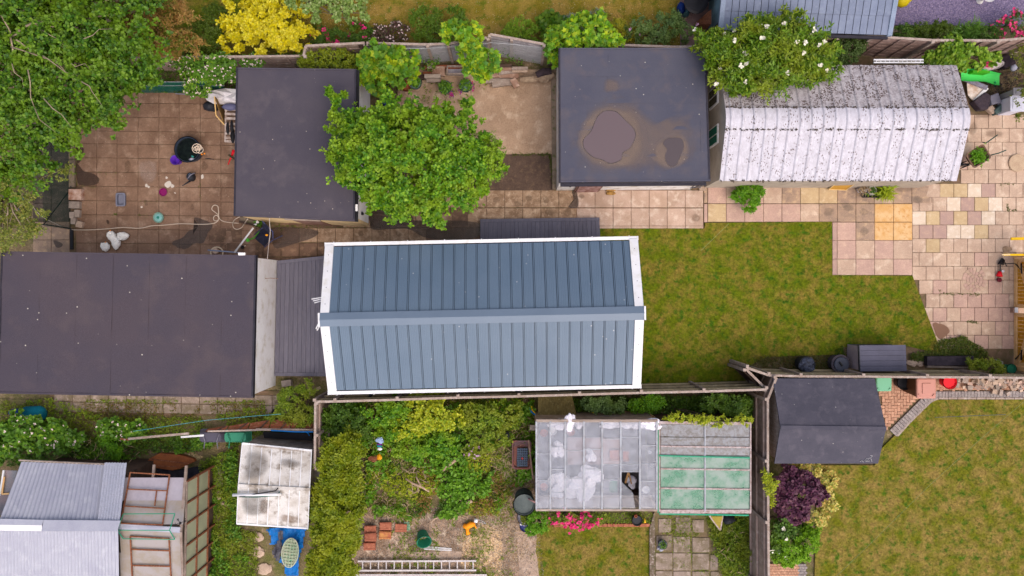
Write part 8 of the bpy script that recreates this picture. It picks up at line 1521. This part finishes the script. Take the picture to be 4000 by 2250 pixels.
pot('dark pot wrapped in crumpled foil with a dying plant on the weedy slabs', t(15, 1500, 1110, .02), .14, .25, C_('foil_grey', (110, 116, 130)), plant_=(l_weedd, 20, .06, 'kite', .1, .05)); bag(t(15, 1500, 1170, .06), (.12, .08, .05), 'crumpled foil at the foot of the wrapped pot', 11, C_('foil', (150, 152, 168)))
single('black_bag', MB().blob(t(15, 2175, 880, .3), (.2, .16, .2), 12, .3, 5), p_dk, 'dark grey bag beside the yellowed flap below the green glasshouse', 'bag', smooth=True)
# --- neglected garden
gb = thing('bucket', 'green plastic bucket tipped on its side on the pebbly ground', 'bucket', t(14, 1660, 1040)); c = t(14, 1680, 1020, .16); ax = Matrix.Rotation(math.radians(28), 3, Vector((.8, .5, 0)))
part('bucket_wall', MB().lathe(c + Vector((-.04, -.06, -.14)), [(.17, 0), (.23, .4), (.25, .4), (.25, .37), (.25, .4), (.22, .4), (.16, .02), (.0001, .02)], 24, ax=ax), p_green, gb)
for (x, y, n_, l, z) in ((1150, 1060, 3, 'tall left stack', .0), (1300, 950, 2, 'upper middle stack', .0), (1300, 1035, 2, 'orange topped middle stack', 0), (1145, 1150, 2, 'lowest left stack', 0), (1455, 965, 1, 'single tile pair by the green tray', 0), (1150, 985, 2, 'mossy stack at the top left', 0)):
 st_ = thing('tile_stack', l + ' of red clay tiles on the pebbly ground', 'tile stack', t(14, x, y), 'stacks of red clay tiles')
 for k in range(n_ * 2):
  c = t(14, x + random.uniform(-5, 5), y + random.uniform(-5, 5), .05 + k * .045); part('tile', MB().box(tuple(c), (.38, .24, .035), random.uniform(-.04, .04)).box((c.x, c.y + .08, c.z + .02), (.38, .03, .015)).box((c.x, c.y - .08, c.z + .02), (.38, .03, .015)), m_brick if 'orange' not in l else M('ochre_tile', (196, 140, 84), (170, 100, 74), scale=8), st_)
gtr = thing('wire_tray', 'small teal grid tray near the green bucket', 'tray', t(14, 1520, 950)); m = MB()
for i in range(4): m.beam(t(14, 1490 + i * 15, 912 - i * 2, .06), t(14, 1520 + i * 10, 990 - i * 4, .06), .012, .012)
for j in range(5): m.beam(t(14, 1490 + j * 8, 915 + j * 18, .065), t(14, 1538 + j * 4, 908 + j * 18, .065), .012, .012)
part('grid', m, p_mint, gtr)
tc = thing('toy_can', 'orange plastic toy watering can with a white rose on the wood chips', 'toy', t(14, 2150, 950)); part('can_body', MB().tube([t(14, 2085, 940, .12), t(14, 2120, 955, .14), t(14, 2160, 930, .16), t(14, 2200, 925, .14)], [.07, .1, .1, .06], 12), p_or, tc, smooth=True); part('foot', MB().tube([t(14, 2130, 960, .12), t(14, 2125, 1000, .1), t(14, 2135, 1025, .08)], [.07, .05, .08], 10), p_or, tc, smooth=True); part('spout', MB().tube([t(14, 2195, 930, .14), t(14, 2215, 970, .12)], [.03, .02], 8), p_or, tc, smooth=True)
part('rose', MB().tube([t(14, 2195, 890, .2), t(14, 2230, 895, .2)], [.07, .065], 12), m_white, tc, smooth=True); part('wire_handle', MB().tube([t(14, 2235, 880, .2), t(14, 2290, 905, .1), t(14, 2312, 922, .05), t(14, 2240, 910, .1)], .008, 5), m_wire, tc)
def ladder(a0, a1, b0, b1, z, nr, label, skip=0):
 root = thing('ladder', label, 'ladder', t(14, (a0[0] + a1[0]) / 2, a0[1])); m_al = M('aluminium', (190, 184, 186), (170, 164, 166), scale=6, rough=.4, famt=.1, metal=.2)
 for p, q in ((a0, a1), (b0, b1)): part('ladder_rail', MB().beam(t(14, *p, z), t(14, *q, z), .035, .07), m_al, root); part('rail_lip', MB().beam(t(14, p[0], p[1], z + .04), t(14, q[0], q[1], z + .04), .055, .008), m_al, root)
 for k in range(nr):
  u = (k + .6) / nr; p, q = t(14, a0[0] + (a1[0] - a0[0]) * u, a0[1] + (a1[1] - a0[1]) * u, z), t(14, b0[0] + (b1[0] - b0[0]) * u, b0[1] + (b1[1] - b0[1]) * u, z); part('rung', MB().beam(p, q, .034, .03), m_al, root)
ladder((1025, 1302), (2215, 1298), (1025, 1395), (2215, 1392), .1, 15, 'aluminium ladder lying on the ground at the bottom edge')
ladder((985, 1440), (2320, 1440), (985, 1540), (2320, 1535), .1, 16, 'second aluminium ladder cut by the bottom edge of the view')
gr = thing('grille', 'narrow white metal grating strip on the pebbles above the ladders', 'grating', t(14, 1830, 1170));
for k in range(34): p = t(14, 1692 + k * 8.2, 1150 + k * .7, .04); q = t(14, 1692 + k * 8.2, 1182 + k * .5, .04); part('bar', MB().beam(p, q, .01, .012), m_white, gr)
for d_ in (0, 30): part('rail', MB().beam(t(14, 1690, 1150 + d_, .04), t(14, 1968, 1173 + d_ * .7, .04), .014, .014), m_white, gr)
zone('wood_chip_patch', [t(14, 2090, 1010), t(14, 2300, 930), t(14, 2470, 1000), t(14, 2480, 1250), t(14, 2440, 1600), t(14, 2100, 1600), t(14, 2060, 1300)], .006, M('wood_chip_bed', (206, 176, 138), (184, 150, 116), (222, 200, 168), scale=7, fine=24, famt=.3, bump=.8, bdist=.03))
zone('concrete_path', [t(14, 1450, 1205), t(14, 2080, 1200), t(14, 2060, 1270), t(14, 1440, 1290)], .012, m_cement); zone('concrete_path', [t(14, 2480, 230), t(14, 2574, 180), t(14, 2574, 640), t(14, 2470, 470)], .012, m_cement); zone('concrete_path', [t(15, 30, 900), t(15, 110, 960), t(15, 220, 1150), t(15, 250, 1250), t(15, 290, 1600), t(15, 90, 1600), t(15, 60, 1200)], .013, m_cement); zone('concrete_path', [t(14, 1320, 1170), t(14, 1390, 1130), t(14, 1410, 1230), t(14, 1350, 1260)], .012, m_cement)
for pts, rr_, l in (([(1720, 935, .1), (1800, 870, .12), (1860, 850, .14), (1960, 840, .15), (2010, 790, .16), (2080, 740, .2), (2170, 690, .25)], [.012, .03, .035, .045, .05, .055, .07], 'forked pale branch lying by the orange toy'), ([(1860, 410, .3), (1920, 350, .35), (2005, 285, .4)], [.03, .06, .05], 'short thick pale log in the weeds'), ([(1505, 470, .4), (1580, 520, .4), (1680, 560, .35), (1740, 600, .3)], [.03, .035, .04, .03], 'bleached branch in the middle of the weeds'), ([(1610, 450, .4), (1640, 510, .4), (1660, 540, .35)], [.03, .025, .03], 'short upright pale stub by the bleached branch'), ([(1640, 470, .35), (1740, 520, .35), (1780, 600, .25), (1820, 650, .1)], [.012, .014, .012, .008], 'thin arching twig right of the bleached branch'), ([(1450, 730, .2), (1490, 730, .2), (1520, 770, .15)], [.012, .02, .016], 'small grey stick low in the weeds')):
 single('branch', MB().tube([t(14, *p) for p in pts], rr_, 7), M('bleached_wood', (186, 160, 140), (160, 134, 114), scale=8, fine=50, famt=.2), l, 'branch', smooth=True)
single('branch', MB().tube([t(14, 1930, 890, .1), t(14, 1970, 845, .14)], .01, 4).tube([t(14, 1990, 885, .1), t(14, 2000, 840, .15), t(14, 1985, 800, .15)], .03, 6), _M['bleached_wood'], 'side fork of the pale branch', 'branch')
rng2 = random.Random(9); tw = MB()
for _ in range(60): p = t(14, rng2.gauss(1610, 60), rng2.gauss(400 if rng2.random() < .4 else 560, 45), rng2.uniform(.25, .45)); d = Vector((rng2.gauss(0, .12), rng2.gauss(0, .1), rng2.gauss(0, .04))); tw.tube([p, p + d * .5 + Vector((0, 0, .02)), p + d], [.01, .008, .004], 4)
lump('twig_pile', tw, _M['bleached_wood'], None, 'pile of bleached twigs in the overgrown garden')
wr = thing('windmill_toy', 'faded blue and white fabric toy windmill caught in the green bush', 'toy', t(14, 1240, 100)); part('fabric', MB().blob(t(14, 1245, 85, 1.0), (.12, .1, .05), 12, .5, 3), C_('pale_blue_cloth', (150, 170, 210)), wr); part('stripe', MB().beam(t(14, 1215, 125, 1.0), t(14, 1270, 128, 1.0), .03, .03), C_('purple_stripe', (110, 30, 130)), wr); part('stripe', MB().beam(t(14, 1218, 142, 1.0), t(14, 1268, 148, 1.0), .04, .03), C_('teal_stripe', (20, 130, 150)), wr); part('tail', MB().blob(t(14, 1245, 172, .95), (.08, .05, .03), 10, .3, 2), m_white, wr)
single('orange_flower', MB().blob(t(14, 1240, 255, .8), (.08, .1, .05), 10, .4, 2), C_('marigold', (220, 150, 20)), 'orange yellow object below the toy windmill', 'toy')
single('black_crate', MB().box(tuple(t(14, 2500, 40, .3)), (.42, .3, .2), .1), p_dk, 'small black crate in the weeds by the wheelbarrow', 'crate', bevel=.02)
for x, y, l in ((1090, 20, 'rust red pot shard by the dark bramble'), (1180, 270, 'rust red sheet near the toy windmill'), (1480, 150, 'rust red metal scrap in the undergrowth')): single('rusty_scrap', MB().blob(t(14, x, y, .5), (.16, .1, .03), 10, .4, x), m_rust, l, 'scrap')
# --- blue tarp and round grid by small shed
tp2 = thing('tarpaulin', 'crumpled bright blue tarpaulin below the small metal shed', 'tarpaulin', v(720, 1380)); m_tarp = M('blue_tarp', (20, 116, 196), (14, 100, 180), scale=8, rough=.4, famt=.1)
def cloth(pts, z, mat, parent, seed, amp=.07):
 P = np.array([(p.x, p.y) for p in pts]); lo, hi = P.min(0), P.max(0); mb = MB(); n1, n2 = int((hi[0] - lo[0]) / .05), int((hi[1] - lo[1]) / .05); idx = {}
 gx = np.array([(lo[0] + i * .05, lo[1] + j * .05) for j in range(n2 + 1) for i in range(n1 + 1)]); ok = inpoly(gx, P)
 for k, (x, y) in enumerate(gx):
  if ok[k]: idx[k] = len(mb.v); mb.v.append((x + random.gauss(0, .006), y + random.gauss(0, .006), z + amp * (float(vnoise(x + seed, y, 4)) + .7 * float(vnoise(x * 1.3, y + seed, 10)))))
 for j in range(n2):
  for i in range(n1):
   a = j * (n1 + 1) + i; q = (a, a + 1, a + n1 + 2, a + n1 + 1)
   if all(s in idx for s in q): mb.f.append(tuple(idx[s] for s in q))
 return part('sheet', mb, mat, parent, smooth=False)
cloth([t(14, 85, 960), t(14, 260, 940), t(14, 540, 915), t(14, 500, 1040), t(14, 495, 1120), t(14, 450, 1260), t(14, 440, 1445), t(14, 300, 1430), t(14, 290, 1330), t(14, 215, 1310), t(14, 300, 1150), t(14, 140, 1128), t(14, 160, 1050)], .05, m_tarp, tp2, 5)
bs = thing('black_sheet', 'strip of black plastic sheet lying over the blue tarpaulin', 'plastic sheet', t(14, 240, 1130)); cloth([t(14, 240, 960, .1), t(14, 300, 965, .1), t(14, 270, 1150, .1), t(14, 265, 1300, .1), t(14, 205, 1290, .1), t(14, 160, 1200, .1), t(14, 230, 1060, .1)], .16, M('black_polythene_sheet', (60, 58, 66), (84, 84, 96), scale=8, rough=.35), bs, 9)
rg = thing('round_grid', 'round pale plastic grid tray propped on the blue tarpaulin', 'grid tray', t(14, 340, 1215)); cR = t(14, 342, 1215, .35); m_rg = M('pale_green_plastic', (190, 190, 170), (170, 186, 160), scale=4); rx_, ry_ = .265, .47; tl_ = Matrix.Rotation(-.12, 3, 'Z')
part('rim', MB().tube([cR + tl_ @ Vector((rx_ * math.cos(a), ry_ * math.sin(a), 0)) for a in np.linspace(0, 2 * PI, 33)[:-1]], .022, 6, closed=True), m_rg, rg, smooth=True)
part('base', MB().prism([tuple(cR + tl_ @ Vector((rx_ * .95 * math.cos(a), ry_ * .95 * math.sin(a), 0)))[:2] for a in np.linspace(0, 2 * PI, 25)[:-1]], .30, .33), M('stained_green_grid', (150, 168, 140), (176, 180, 160), (90, 160, 130), scale=5), rg)
for k in range(-4, 5):
 y = k * .1; w2_ = rx_ * math.sqrt(max(0, 1 - (y / ry_) ** 2)); part('grid_bar', MB().beam(cR + tl_ @ Vector((-w2_, y, .0)), cR + tl_ @ Vector((w2_, y, .0)), .016, .03), m_rg, rg)
for k in range(-2, 3):
 x = k * .1; w2_ = ry_ * math.sqrt(max(0, 1 - (x / rx_) ** 2)); part('grid_bar', MB().beam(cR + tl_ @ Vector((x, -w2_, .005)), cR + tl_ @ Vector((x, w2_, .005)), .016, .03), m_rg, rg)
for x, y, r, l in ((20, 1060, .2, 'pale stepping stone nearest the metal shed corner'), (20, 1210, .22, 'middle pale stepping stone by the black sheet'), (85, 1380, .24, 'lowest pale stepping stone beside the tarpaulin')): single('stepping_stone', MB().blob(t(14, x, y, .02), (r, r * .85, .05), 10, .25, int(r * 100)), m_stone, l, 'stone', 'stepping stones left of the tarpaulin', flat=None) if False else single('stepping_stone', MB().blob(t(14, x, y, .02), (r, r * .85, .05), 10, .25, int(r * 100)), m_stone, l, 'stone', 'stepping stones left of the tarpaulin')
for i, (x, y, w_, d_) in enumerate(((2230, 420, .3, .2), (2220, 470, .34, .2), (2210, 520, .28, .2), (2200, 610, .28, .16), (2195, 670, .2, .18), (2240, 720, .2, .14), (2280, 730, .16, .14))): single('garden_stone', MB().blob(t(13, x, y, .06), (w_ / 2, d_ / 2, .06), 8, .35, i + 2), m_stone, ('flat tan slab piece in the weeds, %s' % ('first from the lean-to top', 'second from the lean-to top', 'third from the lean-to top', 'long pale stone beside the lean-to', 'round pale stone beside the lean-to', 'lower left of two small stones', 'lower right of two small stones')[i]), 'stone', 'stones between the lean-to and the metal shed')
single('slate_sheet', MB().prism([t(13, 2180, 350), t(13, 2200, 310), t(13, 2310, 320), t(13, 2290, 470), t(13, 2220, 460)], .02, .05), C_('blue_slate', (110, 108, 124)), 'thin slate grey sheet between the lean-to and metal shed', 'sheet')
bar = thing('barrel', 'blue green plastic barrel lying in the brambles', 'barrel', t(9, 340, 1270)); part('barrel_body', MB().tube([t(9, 235, 1275, .35), t(9, 260, 1272, .35), t(9, 400, 1265, .35), t(9, 440, 1262, .35), t(9, 455, 1262, .35)], [.2, .27, .27, .2, .1], 18), M('blue_green_barrel', (14, 110, 132), (10, 96, 118), scale=4), bar, smooth=True); part('barrel_end', MB().blob(t(9, 160, 1255, .4), (.22, .15, .15), 12, .2, 3), C_('dark_blue_cloth', (16, 50, 130)), bar, smooth=True)
rt_ = thing('boat_cover', 'rust brown boat shaped lid lying behind the lean-to', 'lid', t(13, 1710, 300)); q = [(1455, 320), (1500, 270), (1600, 215), (1800, 230), (1940, 270), (1960, 300), (1800, 375), (1730, 390), (1460, 350)]; part('lid', MB().prism([t(13, x, y, .3) for x, y in q], .1, .3), M('rust_paint', (142, 84, 50), (118, 68, 44), scale=3, fine=40, famt=.2), rt_, bevel=.03)
for a, b in (((1500, 270), (1900, 320)), ((1480, 340), (1780, 350))): part('ridge', MB().beam(t(13, *a, .31), t(13, *b, .31), .03, .02), m_rust, rt_)
single('black_membrane', MB().prism([t(13, 1280, 400, .05), t(13, 1450, 360, .05), t(13, 1780, 385, .05), t(13, 2090, 330, .05), t(13, 2060, 400, .05), t(13, 1870, 480, .05), t(13, 1290, 450, .05)], .0, .06), M('black_fabric_sheet', (36, 34, 44), (52, 50, 60), scale=6), 'black weed membrane behind the lean-to', 'membrane')
zone('stony_patch', [t(13, 1650, 170), t(13, 1880, 175), t(13, 2050, 250), t(13, 1980, 290), t(13, 1800, 225), t(13, 1640, 210)], .02, M('yellow_stones', (186, 160, 112), (120, 100, 80), (206, 186, 140), scale=10, fine=30, famt=.4, bump=.8, bdist=.03))
single('grey_board', MB().prism([t(13, 1340, 330, .1), t(13, 1460, 320, .1), t(13, 1440, 385, .1), t(13, 1360, 375, .1)], .05, .12), m_gblock, 'grey board end left of the rusty lid', 'board')
for x, col_, l in ((2120, C_('slate_tub', (86, 84, 100)), 'upturned slate grey wheelbarrow under the fallen fence'), (2370, C_('jade_tub', (60, 140, 112)), 'upturned jade green wheelbarrow under the fallen fence')):
 w_ = thing('wheelbarrow', l, 'wheelbarrow', t(13, x, 60)); a = t(13, x, 50, .7); part('tub', bowl(a.x, a.y, [(.34, .14, .08, .75), (.42, .2, .1, .5), (.44, .22, .1, .48)]), col_, w_)
 for s in (-1, 1): part('leg', MB().tube([t(13, x + s * 85, 20, .85), t(13, x + s * 60, 90, .8), t(13, x + s * 70, 165, .7)], .018, 6), col_ if 'jade' in l else p_grey, w_, smooth=True)
single('black_gap_panel', MB().prism([t(14, 70, 0, .6), t(14, 560, 20, .6), t(14, 565, 90, .6), t(14, 80, 60, .6)], .5, .6), m_black, 'flat black panel over the gap above the small metal shed', 'sheet')  # plain black panel set over the gap
single('blue_rope', MB().tube([t(14, 150, -15, 1.1), t(14, 400, 0, 1.1), t(14, 575, 0, 1.1)], .02, 5).tube([t(14, 490, 0, 1.1), t(14, 520, 10, 1.1), t(14, 535, 40, 1.0)], .012, 5), p_blue, 'blue rope along the fallen fence rail', 'rope')
single('washing_line', MB().tube([t(9, 1340, 1438, 1.6), t(9, 1580, 1402, 1.7), t(9, 2070, 1328, 1.8), t(9, 2574, 1283, 1.8), t(10, 250, 1265, 1.8)], .005, 4), C_('cyan_line', (80, 170, 190)), 'cyan washing line above the fallen fence', 'line')
single('tyre', MB().tube([t(10, 205 + 45 * math.cos(a), 1260 + 45 * math.sin(a), .2) for a in np.linspace(0, 2 * PI, 17)[:-1]], .035, 7, closed=True), m_black, 'dark rubber ring in the weeds at the deck corner', 'tyre', smooth=True)
single('concrete_block', MB().box(tuple(t(10, 313, 952, .12)), (.32, .2, .2), .12), m_gblock, 'pale concrete block at the corner below the deck', 'block', bevel=.01)
single('timber_post', MB().beam(t(10, 500, 1065, .5), t(10, 650, 995, .5), .09, .09), m_fence2, 'mossy timber post leaning by the cabin corner', 'post')
single('pipe_vent', MB().tube([t(10, 1145, 1085, 1.6), t(10, 1165, 1060, 1.3), t(10, 1185, 1040, 1.0)], [.045, .055, .07], 12), m_black, 'black vent pipe poking up beside the long fence', 'pipe', smooth=True)
def frame(name, label, pts, z, r, mat, cat, closed=True):
 P = [lp(x, y, z) for x, y in pts]; root = thing(name, label, cat, (P[0].x, P[0].y, 0)); n = len(P)
 for i in range(n if closed else n - 1): part('frame_bar', MB().beam(P[i], P[(i + 1) % n], r, r), mat, root)
 return root
f1 = frame('rusty_rack', 'rusty barred frame leaning on the upper lean-to roof', [(1310, 408), (1705, 432), (1635, 935), (1215, 918)], .06, .035, m_rust, 'frame')
for a, b in (((1285, 575), (1680, 592)), ((1250, 745), (1650, 770)), ((1575, 592), (1555, 745))): part('frame_bar', MB().beam(lp(*a, .06), lp(*b, .06), .03, .03), m_rust, f1)
f2 = frame('rusty_rack', 'rusty barred frame on the lower lean-to roof', [(1310, 1050), (1700, 1072), (1725, 1560), (1335, 1560)], .06, .035, m_rust, 'frame')
for a, b in (((1325, 1180), (1712, 1195)), ((1335, 1342), (1720, 1352))): part('frame_bar', MB().beam(lp(*a, .06), lp(*b, .06), .04, .03), m_rust, f2)
f3 = frame('wire_cage', 'green wire cage frame lying over the lean-to ridge', [(1240, 825), (1758, 822), (1705, 990), (1180, 988)], .2, .02, C_('green_wire', (30, 140, 110)), 'frame')
for a, b in (((1180, 988), (1240, 1075)), ((1240, 1075), (1758, 1080)), ((1758, 1080), (1705, 990))): part('frame_bar', MB().beam(lp(*a, .2 if a[1] < 1000 else .08), lp(*b, .2 if b[1] < 1000 else .08), .02, .02), C_('green_wire', (30, 140, 110)), f3)
wv = thing('weather_vane', 'black weather vane with compass letters at the lean-to ridge', 'weather vane', lp(1812, 918));
part('spindle', MB().tube([lp(1812, 925, .0), lp(1812, 918, .25)], .012, 6), m_black, wv); part('hub', MB().blob(lp(1812, 918, .2), (.04, .04, .03), 10, 0), m_black, wv, smooth=True)
for a, b in (((1750, 935), (1870, 895)), ((1785, 880), (1812, 918))): part('arm', MB().tube([lp(*a, .2), lp(*b, .2)], .008, 5), m_black, wv)
for nm, segs in (('letter_w', (((1735, 915), (1742, 942)), ((1742, 942), (1750, 925)), ((1750, 925), (1758, 940)), ((1758, 940), (1764, 912)))), ('letter_e', (((1855, 875), (1858, 905)), ((1855, 875), (1870, 872)), ((1857, 890), (1868, 888)), ((1858, 905), (1872, 902)))), ('letter_n', (((1782, 895), (1780, 872)), ((1780, 872), (1796, 892)), ((1796, 892), (1794, 868))))):
 m = MB()
 for a, b in segs: m.tube([lp(*a, .22), lp(*b, .22)], .007, 4)
 part(nm, m, m_black, wv)
for k, (x, y) in enumerate(((2045, 520), (2080, 600), (2090, 690))): single('glass_sheet', MB().slab4([t(13, x - 60, y + 90, .6), t(13, x + 20, y + 60, .3), t(13, x + 30, y - 80, .3), t(13, x - 50, y - 60, .6)], .006), glass_mat('greenish_glass', (110, 150, 130), .5, .1), ('upper', 'middle', 'lower')[k] + ' sheet of greenish glass leaning by the lean-to', 'glass sheet', 'glass sheets leaning by the lean-to')
nb_ = thing('cold_frame', 'clouded cold frame with a wooden edge at the far left of the corrugated shed', 'cold frame', t(13, 60, 550)); part('pane', MB().slab4([t(13, -60, 850, 1.9), t(13, 20, 840, 1.9), t(13, 175, 390, 1.8), t(13, 40, 385, 1.8)], .01), M('mauve_sheet', (150, 132, 134), (120, 122, 130), scale=2, rough=.3), nb_); part('frame', MB().beam(t(13, 40, 385, 1.85), t(13, 0, 640, 1.9), .05, .05), m_white, nb_); part('frame', MB().beam(t(13, 45, 450, 1.86), t(13, 20, 625, 1.9), .05, .03).beam(t(13, 20, 625, 1.9), t(13, 95, 620, 1.9), .05, .03), m_gf, nb_)
